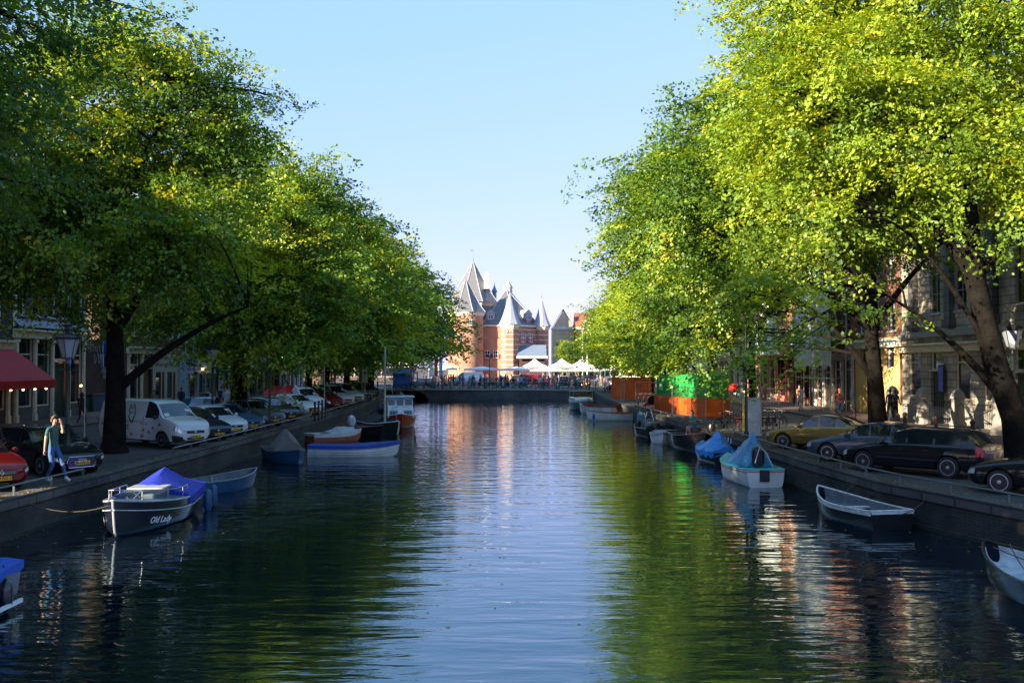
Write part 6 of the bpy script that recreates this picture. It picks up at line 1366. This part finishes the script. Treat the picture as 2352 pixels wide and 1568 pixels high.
t = pole('sign_pole', 'narrow pole with two white boards near the far left vans', -13.7, 92.8, 3.5, .03, 'sign pole', STEEL); m = MB(); m.box((-.14,-.05,2.6),(.24,.03,1.7)); m.box((.14,-.05,2.6),(.24,.03,1.7)); m.build('sign_board', WHITE, t)
t = pole('sign_pole', 'grey parking sign pole before the navy pedestrians on the left', -19.5, 45.5, 2.9, .03, 'sign pole', STEEL)
# parking signs on the alley wall, bins
t = thing('wall_sign', 'upper blue parking sign on the graffiti wall', 'sign', (-29.65,72.85,4.7)); m = MB(); m.box((0,0,0),(.45,.12,.85)); m.build('sign_board', mat('sign_blue', (.01,.04,.35), .4), t); m = MB(); m.box((-.25,0,0),(.04,.14,.87)); m.build('sign_edge', WHITE, t)
t = thing('wall_sign', 'lower dark sign on the graffiti wall below the blue one', 'sign', (-29.62,72.85,3.7)); m = MB(); m.box((0,0,0),(.42,.12,.82)); m.build('sign_board', mat('sign_navy', (.01,.015,.06), .4), t); m = MB(); m.box((-.24,0,0),(.04,.14,.84)); m.build('sign_edge', WHITE, t)
t = thing('wheelie_bin', 'green waste container against the graffiti wall', 'bin', (-30.9,72.2,0)); m = MB(); m.box((0,0,.6),(.7,.6,1.1)); m.build('bin_body', mat('bin_green', (.01,.10,.06), .5), t, bevel=.04); m = MB(); m.box((0,0,1.2),(.76,.66,.08)); m.build('lid', DKGREEN, t)
t = thing('wheelie_bin', 'grey blue waste container right of the green one', 'bin', (-29.7,72.2,0)); m = MB(); m.box((0,0,.65),(.9,.7,1.2)); m.build('bin_body', mat('bin_blue', (.09,.13,.2), .5), t, bevel=.04); m = MB(); m.box((0,0,1.3),(.96,.76,.08)); m.build('lid', STEEL, t)
t = thing('litter_bin', 'blue litter bin on the pavement by the travel agency', 'bin', (-23.6,72.5,.12)); m = MB(); m.lathe([(.24,0),(.26,.8),(.28,.85),(.2,.95)], 14); m.build('bin_body', mat('bin_teal', (.03,.13,.2), .5), t, True)
# graffiti strokes on the alley wall (facing the viewer at y = 73)
rg = random.Random(12); GRF = mat('white_spray_paint', (.42,.40,.46), .7); gm = MB()
for (cx, cz, w_, h_, n, seed) in ((-30.9,4.85,1.0,.3,4,1),(-30.3,3.9,.9,.4,8,2),(-29.8,3.2,.7,.4,8,3),(-29.5,2.6,.7,.25,6,4),(-30.8,4.6,1.0,.25,3,5)):
    for k in range(n):
        pts = []; x0 = cx+rg.uniform(-w_,w_)*.7; z0 = cz+rg.uniform(-h_,h_)
        for j in range(14): x0 += rg.uniform(-.04,.13)*w_; z0 = cz+h_*math.sin(j*rg.uniform(1.2,2.4)+k); pts.append((x0, 72.985, z0))
        gm.tube(pts, .014, 4)
go = gm.build('graffiti', GRF, hC); go.matrix_parent_inverse = (Matrix.Translation(hC.location) @ Matrix.Rotation(PI/2, 4, 'Z')).inverted()
# hanging shop signs: boards facing the viewer
def board(label, x, y, z, w, h, mt, lines, name='shop_sign', frame=None):
    t = thing(name, label, 'sign', (x,y,z)); m = MB(); m.box((0,0,0),(w,.08,h)); m.build('sign_board', mt, t); m = MB(); m.tube([(-w/2-.3,0,h/2+.03),(w/2,0,h/2+.03)], .018, 6); m.build('bracket', BLACKM, t)
    for txt, sz, dz, c, kw in lines: text('sign_lettering', txt, sz, c, t, (0,-.045,dz), ext=.003, **kw)
    return t
INK = mat('dark_lettering', (.03,.025,.02), .6); BLT = mat('blue_lettering', (.02,.10,.40), .5); PUR = mat('purple_lettering', (.10,.05,.25), .5)
board('cream hanging sign with Shanghai lettering on the arched shopfront', -26.6, 76.2, 3.55, 1.75, 1.35, mat('cream_sign', (.42,.38,.27), .6), [('Chinees Indisch',.2,.36,INK,{}),('Shanghai',.42,-.1,INK,dict(bold=.006))])
board('white travel agency sign with blue letters and Chinese characters', -26.2, 84.2, 3.35, 2.35, 1.3, mat('white_sign', (.5,.52,.6), .5), [('文 通 旅 行 社',.42,.3,PUR,dict(bold=.004)),('BAYDOOR TRAVEL',.28,-.33,BLT,dict(bold=.012))])
board('small white hanging sign with a red round mark below the rose sign', -25.4, 99.5, 3.6, 1.9, 1.4, mat('white_sign', (.5,.52,.6)), [('Grand Cafe',.26,-.42,INK,{})])
o = D.objects['shop_sign.002'] if 'shop_sign.002' in D.objects else None
m = MB(); m.tube([(.3*math.cos(a),-.06,.18+.3*math.sin(a)) for a in np.linspace(0,2*PI,21)], .045, 6, cap=False); m.box((0,-.06,.18),(.3,.02,.12)); m.build('red_mark', RED, o)
NEON = mat('green_neon', (.05,1,.15), emit=5); t = thing('neon_sign', 'green neon lettering under the trees over the cafe front', 'neon sign', (-24.9,112,4.15)); text('neon_lettering', 'CASINO', .55, NEON, t, (0,0,0), ext=.03, bold=.01); m = MB(); m.box((.1,.08,0),(2.6,.05,.7)); m.build('sign_board', PLAS, t)
t = thing('neon_sign', 'green neon arrow to the right of the green lettering', 'neon sign', (-22.6,112.5,3.6)); m = MB(); m.tube([(-.3,0,.3),(0,0,-.15),(.35,0,.25)], .06, 6); m.tube([(0,0,.5),(0,0,-.15)], .06, 6); m.build('neon_arrow', NEON, t); m = MB(); m.box((0,.1,.1),(1,.05,1)); m.build('sign_board', PLAS, t)
for k, (x, y, z) in enumerate(((-27.9,64.5,2.0),(-26.1,84.0,3.0))):
    t = thing('wall_lamp', ['lit warm wall lamp at the corner of the cream shopfront','small lit lamp under the beige awning'][k], 'lamp', (x,y,z)); m = MB(); m.lathe([(.03,0),(.07,.04),(.05,.12)], 10); m.build('bulb', LIT, t); m = MB(); m.lathe([(.04,.12),(.1,.16),(.02,.24)], 10); m.build('lamp_cap', BLACKM, t)
# black bollards on the left quay edge with a rail between
for k in range(4):
    y = 54.8+k*1.75; t = thing('bollard', ['first black ball topped bollard on the left quay, nearest the viewer','second black ball topped bollard on the left quay','third black ball topped bollard on the left quay','fourth black ball topped bollard on the left quay, nearest the bridge'][k], 'bollard', (-11.9-.03*k,60.2+k*1.3,0), 0, 'bollards on the left quay edge')
    m = MB(); m.lathe([(.1,0),(.1,.1),(.065,.15),(.055,.95),(.08,1.0),(.05,1.04)], 12); m.build('post', BLACKM, t, True); m = MB(); m.lathe([(.01,1.02),(.08,1.08),(.09,1.13),(.06,1.19),(.01,1.21)], 12); m.build('ball', BLACKM, t, True)
# right bank bollards and stone posts with chains
for k in range(8):
    y = 31+k*3.6; t = thing('bollard', f"{['first','second','third','fourth','fifth','sixth','seventh','eighth'][k]} dark bollard along the right kerb counted from the viewer", 'bollard', (19.3,y,0), 0, 'bollards along the right kerb')
    m = MB(); m.lathe([(.13,0),(.13,.12),(.09,.16),(.08,.9),(.11,.95),(.1,1.05),(.03,1.1)], 12); m.build('post', mat('maroon_iron', (.04,.012,.012), .5), t, True)
for k in range(6):
    y = 38+k*4.4; t = thing('stone_post', f"{['first','second','third','fourth','fifth','sixth'][k]} tall stone post before the grey stone building counted from the viewer", 'stone post', (22.9,y,.12), 0, 'stone posts with chains')
    m = MB(); m.lathe([(.42,0),(.42,.3),(.34,.4),(.30,1.5),(.38,1.56),(.36,1.7),(.22,1.95),(.02,2.05)], 12, rot=PI/12); m.build('shaft', STONE, t)
    if k < 5:
        c = MB(); c.tube([(0,q*4.4,1.45-.55*4*q*(1-q)) for q in np.linspace(.07,.93,13).tolist()], .025, 5); c.build('chain', BLACKM, t)
for k in range(3):
    t = thing('area_railing', f"{['near','middle','far'][k]} dark iron window railing between the stone posts", 'railing', (24.3,44+k*6.2,.12)); m = MB()
    for j in range(9): m.tube([(0,-1.0+j*.25,.1),(0,-1.0+j*.25,1.25)], .014, 5)
    m.box((0,0,1.25),(.04,2.1,.04)); m.box((0,0,.3),(.04,2.1,.04)); m.build('bars', BLACKM, t)
t = thing('poster_case', 'small blue poster case on the grey stone wall', 'poster', (24.4,56.6,2.6)); m = MB(); m.box((0,0,0),(.08,.7,1.6)); m.build('case_frame', PLAS, t); m = MB(); m.box((-.045,0,0),(.01,.56,1.4)); m.build('poster', mat('poster_blue', (.12,.12,.5), .5, var=.4, scale=5), t)
# utility cabinet with a yellow advertisement
t = thing('utility_cabinet', 'grey utility cabinet with a yellow poster on its narrow side', 'cabinet', (11.6,48.2,0), R(-20)); m = MB(); m.box((0,0,.9),(.85,.55,1.7)); m.box((0,0,.04),(.95,.65,.08)); m.box((0,0,1.78),(.9,.6,.05)); m.build('cabinet_body', mat('cabinet_grey', (.36,.42,.46), .5), t, bevel=.02)
m = MB(); m.box((-.29,-.285,.95),(.24,.01,1.5)); p_ = m.build('yellow_poster', mat('poster_yellow', (.62,.55,.02), .5), t); text('poster_lettering', 'BOAT TOURS', .17, RED, p_, (-.29,-.295,.95), (PI/2, -PI/2, 0), .002, bold=.004)
t = thing('paper_lantern', 'round red paper lantern hanging over the bicycles', 'lantern', (11.15,50.2,2.0)); t.scale = (.7,.7,.7); m = MB(); m.lathe([(.03,.0),(.2,.05),(.33,.18),(.36,.34),(.33,.5),(.2,.62),(.03,.68)], 18); m.build('paper_ball', mat('red_paper', (.6,.02,.01), .6), t, True); m = MB(); m.tube([(0,0,.68),(0,0,1.9)], .008, 4); m.build('cord', BLACKM, t)
# containers
def container(label, x, y, rz, L_, W_, H_, mt, z=0, name='container'):
    t = thing(name, label, 'container', (x,y,z), rz); m = MB(); m.box((0,0,H_/2),(L_,W_,H_)); 
    n = int(L_/.3)
    for k in range(n):
        for s in (-1, 1): m.box((-L_/2+.15+k*L_/n+.08, s*(W_/2+.02), H_/2),(.14,.04,H_-.3))
    m.build('container_walls', mt, t); f = MB()
    for a in (-1, 1):
        for b in (-1, 1): f.box((a*L_/2, b*W_/2, H_/2),(.1,.1,H_+.02))
    f.box((0,-W_/2-.02,H_),(L_,.1,.1)); f.box((0,-W_/2-.02,.05),(L_,.1,.1)); f.build('frame', mt, t); return t
ORG = mat('orange_paint', (.66,.13,.015), .5, var=.2, scale=1.2); GRC = mat('bright_green_paint', (.025,.38,.08), .5, var=.2, scale=1.2)
c1 = container('orange site cabin with a window and firewood on its roof', 12.0, 100, R(-14), 3.6, 2.4, 2.15, ORG); m = MB(); m.box((-1.83,-.2,1.4),(.03,.9,1.1)); m.build('window', GLASS, c1); m = MB(); m.box((-1.2,-1.25,.85),(.7,.05,1.5)); m.build('door', ORG, c1)
m = MB(); rg = random.Random(9)
for k in range(34): a = rg.uniform(0,PI); p = (rg.uniform(-.6,1.3), rg.uniform(-.7,.7), 2.26+rg.uniform(0,.35)); m.tube([p, (p[0]+.7*math.cos(a), p[1]+.5*math.sin(a), p[2]+rg.uniform(-.05,.25))], .05, 6)
o = m.build('firewood_pile', mat('split_wood', (.25,.13,.06), .85, var=.4)); tag(o, 'heap of split firewood on the roof of the orange cabin', 'firewood'); o.location = c1.location; o.rotation_euler = c1.rotation_euler
c2 = container('long orange container half hidden by leaves with the green container on top of it', 12.45, 69.8, R(100), 8.8, 2.2, 1.2, ORG)
c3 = container('bright green container resting on the orange one', 12.48, 69.6, R(100), 8.2, 2.1, 1.5, GRC, 1.23)
m = MB(); m.box((3.2,1.09,.65),(.8,.03,.6)); o = m.build('notice_board', mat('pale_green_notice', (.35,.6,.5), .5), c3)
lb = thing('rowing_boat', 'upturned white and grey boat stored on the quay left of the green container', 'boat', (11.3,77.5,.9), R(75)); R_ = hull_rows(3.6,1.5,.6); m = MB(); m.grid([[(x,-y,-z) for x, y, z in reversed(r)]+[(x,y,-z) for x, y, z in r[1:]] for r in R_]); o = m.build('hull', WHH, lb, True)
lb = thing('rowing_boat', 'grey inflatable with red tubes standing on the quay beside the bicycles', 'boat', (10.7,75.4,.1), R(80)); m = MB(); m.tube([(1.5*math.cos(a), .62*math.sin(a), .3) for a in np.linspace(-2.4,2.4,17)], .2, 10); m.build('red_tube', RED, lb, True); m = MB(); m.box((-.1,0,.2),(2.2,1.0,.1)); m.build('floor', mat('pale_grey_canvas', (.42,.44,.46)), lb)
# wire fence panels
def panel(label, x, y, rz, L_=3.2, H_=2.0):
    t = thing('fence_panel', label, 'fence', (x,y,0), rz, 'wire fence panels on the right quay'); m = MB(); m.tube([(-L_/2,0,.1),(-L_/2,0,H_),(L_/2,0,H_),(L_/2,0,.1),(-L_/2,0,.1)], .022, 6); m.build('frame', STEEL, t); m = MB()
    for k in range(1, int(L_/.16)): m.tube([(-L_/2+k*.16,0,.1),(-L_/2+k*.16,0,H_)], .005, 3)
    for z in (.5,1.0,1.5): m.tube([(-L_/2,0,z),(L_/2,0,z)], .006, 3)
    m.build('wire_mesh', STEEL, t); m = MB(); m.box((-L_/2,0,.07),(.25,.6,.14)); m.box((L_/2,0,.07),(.25,.6,.14)); m.build('foot', mat('concrete', (.25,.25,.24), .9), t); return t
panel('wire fence panel between the bicycle rack and the stored boats', 11.6, 80.6, R(-12)); panel('wire fence panel before the green container, left one', 10.7, 63.6, R(98)); panel('wire fence panel before the orange container, right one', 11.2, 60.3, R(98)); panel('wire fence panel right of the orange container', 14.2, 59.2, R(-10)); panel('wire fence panel at the foot of the scaffolding', 21.6, 68, R(85)); panel('wire fence panel by the orange site cabin', 10.5, 94.5, R(75), 2.6)
# scaffolding and tarpaulin
t = thing('scaffolding', 'steel scaffolding in front of the red brick house', 'scaffolding', (22.9,76,.12)); m = MB()
for y in (-4.4,-2.2,0,2.2,4.4):
    for x in (0,1.1): m.tube([(x,y,0),(x,y,12.5)], .03, 6)
for z in (2.3,4.4,6.5,8.6,10.7):
    for x in (0,1.1): m.tube([(x,-4.4,z),(x,4.4,z)], .025, 6)
m.build('tubes', STEEL, t); m = MB()
for z in (4.35,6.45,8.55): m.box((.55,0,z),(1.1,8.8,.05))
m.build('planks', mat('scaffold_planks', (.3,.22,.13), .8), t)
m = MB(); rg = np.random.RandomState(2); m.grid([[(-.12+.12*math.sin(j*1.4+i*.3)+rg.uniform(-.03,.03), -4.7+i*9.4/24, 3.1+j*1.0+(.15*math.sin(i*1.1) if j == 0 else 0)) for j in range(10)] for i in range(25)]); o = m.build('tarpaulin', mat('white_tarpaulin', (.62,.62,.64), .6, bump=.3), None, True); tag(o, 'white tarpaulin hung on the scaffolding', 'tarpaulin'); o.location = t.location
# market: tents, kiosk, flag poles
TENT = mat('white_tent_canvas', (.66,.66,.66), .7, var=.04)
def tent(label, x, y, w, h, peak=.9, rz=0, d=3.2, lab='market tents'):
    t = thing('market_tent', label, 'tent', (x,y,0), rz, lab); m = MB(); a = w/2; b = d/2
    for p, q in (((-a,-b),(a,-b)),((a,-b),(a,b)),((a,b),(-a,b)),((-a,b),(-a,-b))):
        m.quad((p[0],p[1],h),(q[0],q[1],h),(q[0]*.45,q[1]*.45,h+peak*.4),(p[0]*.45,p[1]*.45,h+peak*.4)); m.quad((p[0]*.45,p[1]*.45,h+peak*.4),(q[0]*.45,q[1]*.45,h+peak*.4),(0,0,h+peak)); m.quad((p[0],p[1],h),(q[0],q[1],h),(q[0],q[1],h-.3),(p[0],p[1],h-.3))
    m.build('canvas_roof', TENT, t)
    for s in (-1, 1):
        for u in (-1, 1): m = MB(); m.tube([(s*a,u*b,0),(s*a,u*b,h)], .03, 6); m.build('tent_pole', STEEL, t)
    return t
def stall(label, x, y, col):
    t = thing('market_stall', label, 'market stall', (x,y,0), 0, 'market stalls'); m = MB(); m.box((0,0,.8),(2.4,1.1,.08)); m.build('table_top', WOOD, t); m = MB(); m.box((0,-.5,.42),(2.4,.05,.75)); m.build('stall_cloth', cloth(col), t); m = MB(); rg = random.Random(int(x*10))
    for k in range(14): m.box((rg.uniform(-1.1,1.1), rg.uniform(-.4,.4), .92),(.22,.22,.16+rg.random()*.2), rz=rg.random())
    m.build('goods', mat('goods_'+col, tuple(min(.7, .15+2*c) for c in CL[col]), .7, var=.7, scale=3), t)
tn = [(-5.4,178,6.2,2.75,.45,'long white market tent roof beside the white van'),(.8,176,6,2.7,.45,'white tent in front of the gatehouse lean-to roof'),(4.2,186,4.6,3.2,1.4,'pointed white tent, left of the three peaks'),(9.2,184,4.8,3.2,1.4,'pointed white tent, middle of the three peaks'),(13.2,188,4.6,3.2,1.5,'pointed white tent, right of the three peaks'),(6.2,172,6.4,2.6,.5,'wide white tent over the red clothes stall'),(12.4,172,5.6,2.6,.7,'white tent at the right over the orange clothes'),(18.6,176,5.5,2.7,.8,'white tent half hidden by the right trees'),(24.5,180,5.5,2.8,.8,'white tent behind the orange site cabin'),(-12.6,182,5,2.8,.8,'white tent half hidden by the left trees'),(31,178,6,2.8,.8,'white tent farthest right on the square')]
for x, y, w_, h, pk_, lb in tn: tent(lb, x, y, w_, h, pk_)
for x, y, c, lb in ((1.2,174,'blue','market stall with blue cloth'),(5.6,170.4,'red','market stall with red clothes'),(12,170.4,'orange','market stall hung with orange clothes'),(-4.6,176,'brown','market stall with brown goods beside the white van'),(18.2,174,'white','market stall with white goods by the right trees')): stall(lb, x, y, c)
kb = thing('kiosk', 'blue kiosk with a picture panel and slanted white roof at the left bridge end', 'kiosk', (-15.0,137,.1)); m = MB(); m.box((0,0,1.3),(2.6,1.6,2.6)); m.build('kiosk_walls', mat('kiosk_blue', (.03,.12,.42), .5), kb); m = MB(); m.box((.1,-.83,2.5),(2.2,.05,1.0)); m.build('picture_panel', mat('kiosk_picture', (.35,.25,.15), .5, var=.8, scale=2.5), kb); m = MB(); m.prism([(-1.6,2.7),(1.6,2.7),(1.0,2.15),(-1.0,2.15)], -1.2, -.82, 'Y'); m.build('kiosk_canopy', mat('kiosk_sky_blue', (.12,.32,.6), .5), kb)
for k, (x, y, h, lb) in enumerate(((11.9,168,9,'pale post left of the pair on the square'),(12.7,168,9,'pale post right of the pair on the square'),(14.0,150,13,'tall thin green mast on the square'),(-11.8,150,4,'banner post with white and red banners'))):
    pole('pole', lb, x, y, h, .09 if k < 2 else .05, mt=mat('pale_grey_post', (.6,.6,.58), .6) if k != 2 else RAILG)
t = D.objects.get('pole.005') or D.objects.get('pole.001')
for k in range(3):
    f = thing('banner', ['tall white banner left of the white van','tall red banner left of the white van','tall pale blue banner left of the white van'][k], 'banner', (-12.6+k*.75,152,0)); m = MB(); m.tube([(0,0,0),(0,0,4.8)], .025, 6); m.build('banner_pole', STEEL, f); m = MB(); m.grid([[(.02+.5*i/4, .04*math.sin(i), 1.6+j*.75) for j in range(5)] for i in range(5)]); m.build('banner_cloth', cloth(['white','red','lblue'][k]), f)
t = thing('street_lamp', 'dark lamp post on the bridge before the market', 'street lamp', (-3.0,134,.2)); m = MB(); m.lathe([(.1,0),(.06,.4),(.05,4.2)], 8); m.build('post', mat('dark_blue_iron', (.02,.025,.06), .5), t); m = MB(); m.box((0,0,4.3),(.7,.12,.12)); m.lathe([(.12,4.3),(.16,4.5),(.02,4.7)], 8, (-.28,0,0)); m.lathe([(.12,4.3),(.16,4.5),(.02,4.7)], 8, (.28,0,0)); m.build('lamp_head', mat('dark_blue_iron', (.02,.025,.06)), t)
# fallen leaves along the quay edges (nobody could count them)
rg = np.random.RandomState(6); m = MB()
for k in range(2600):
    left = rg.rand() < .5; y = rg.uniform(18, 80); x = (ex(LE, y)-abs(rg.normal(0,.5))-.02) if left else (ex(RE, y)+abs(rg.normal(0,.5))+.02); z = .056 if (abs(x-ex(LE if left else RE, y)) < .48) else .01
    a = rg.uniform(0, 6.28); s = rg.uniform(.03,.07); c_, s_ = math.cos(a)*s, math.sin(a)*s; m.quad((x-c_,y-s_,z),(x+s_*.5,y-c_*.5,z+.012),(x+c_,y+s_,z),(x-s_*.5,y+c_*.5,z+.012))
o = m.build('fallen_leaves', mat('dry_leaf', (.30,.20,.05), .8, var=.5, scale=5)); tag(o, 'dry fallen leaves scattered along the quay edges', 'leaves', kind='stuff')
# low iron things: mooring rings
for k, (x, y) in enumerate(((-12.33,30.5),(-12.35,37.5),(10.55,29.2),(10.0,36.4))):
    t = thing('mooring_ring', ['iron ring on the left wall behind the dark blue motor boat','iron ring on the left wall by the small grey blue boat','iron ring on the right wall over the black rowing boat','iron ring on the right wall by the turquoise boat'][k], 'mooring ring', (x+(.03 if x < 0 else -.03), y, -.45)); m = MB(); m.tube([(0,.1*math.cos(a),.1*math.sin(a)) for a in np.linspace(0,2*PI,15)], .014, 5, cap=False); m.build('ring', BLACKM, t)

m = MB()
for k in range(420):
    y = rg.uniform(9, 60); u = rg.beta(.35, .35); x = ex(LE, y)+.1+(ex(RE, y)-ex(LE, y)-.2)*u; a = rg.uniform(0, 6.28); s = rg.uniform(.025,.055); c_, s_ = math.cos(a)*s, math.sin(a)*s; z = WZ+.006
    m.quad((x-c_,y-s_,z),(x+s_*.6,y-c_*.6,z+.004),(x+c_,y+s_,z),(x-s_*.6,y+c_*.6,z+.004))
o = m.build('floating_leaves', MATS['dry_leaf']); tag(o, 'dry leaves floating on the canal, thickest near the walls', 'leaves', kind='stuff')
m = MB()
for k in range(60):
    left = rg.rand() < .5; y = rg.uniform(20, 75); E = LE if left else RE; x = ex(E, y)+(.02 if left else -.02); z0 = rg.choice([-.24,-.5,-.8]); sg = 1 if left else -1
    for j in range(rg.randint(5, 14)):
        a = rg.uniform(-1, 1); h = rg.uniform(.06,.2); m.quad((x, y+a*.12, z0),(x+sg*h*.5, y+a*(.12+h*.6)-.012, z0+h*.5),(x+sg*h*.8, y+a*(.12+h), z0+h*.35),(x+sg*h*.5, y+a*(.12+h*.6)+.012, z0+h*.5))
o = m.build('wall_weeds', mat('weed_green', (.05,.10,.02), .8, var=.4)); tag(o, 'small weeds and ferns growing out of the quay wall joints', 'weeds', kind='stuff')
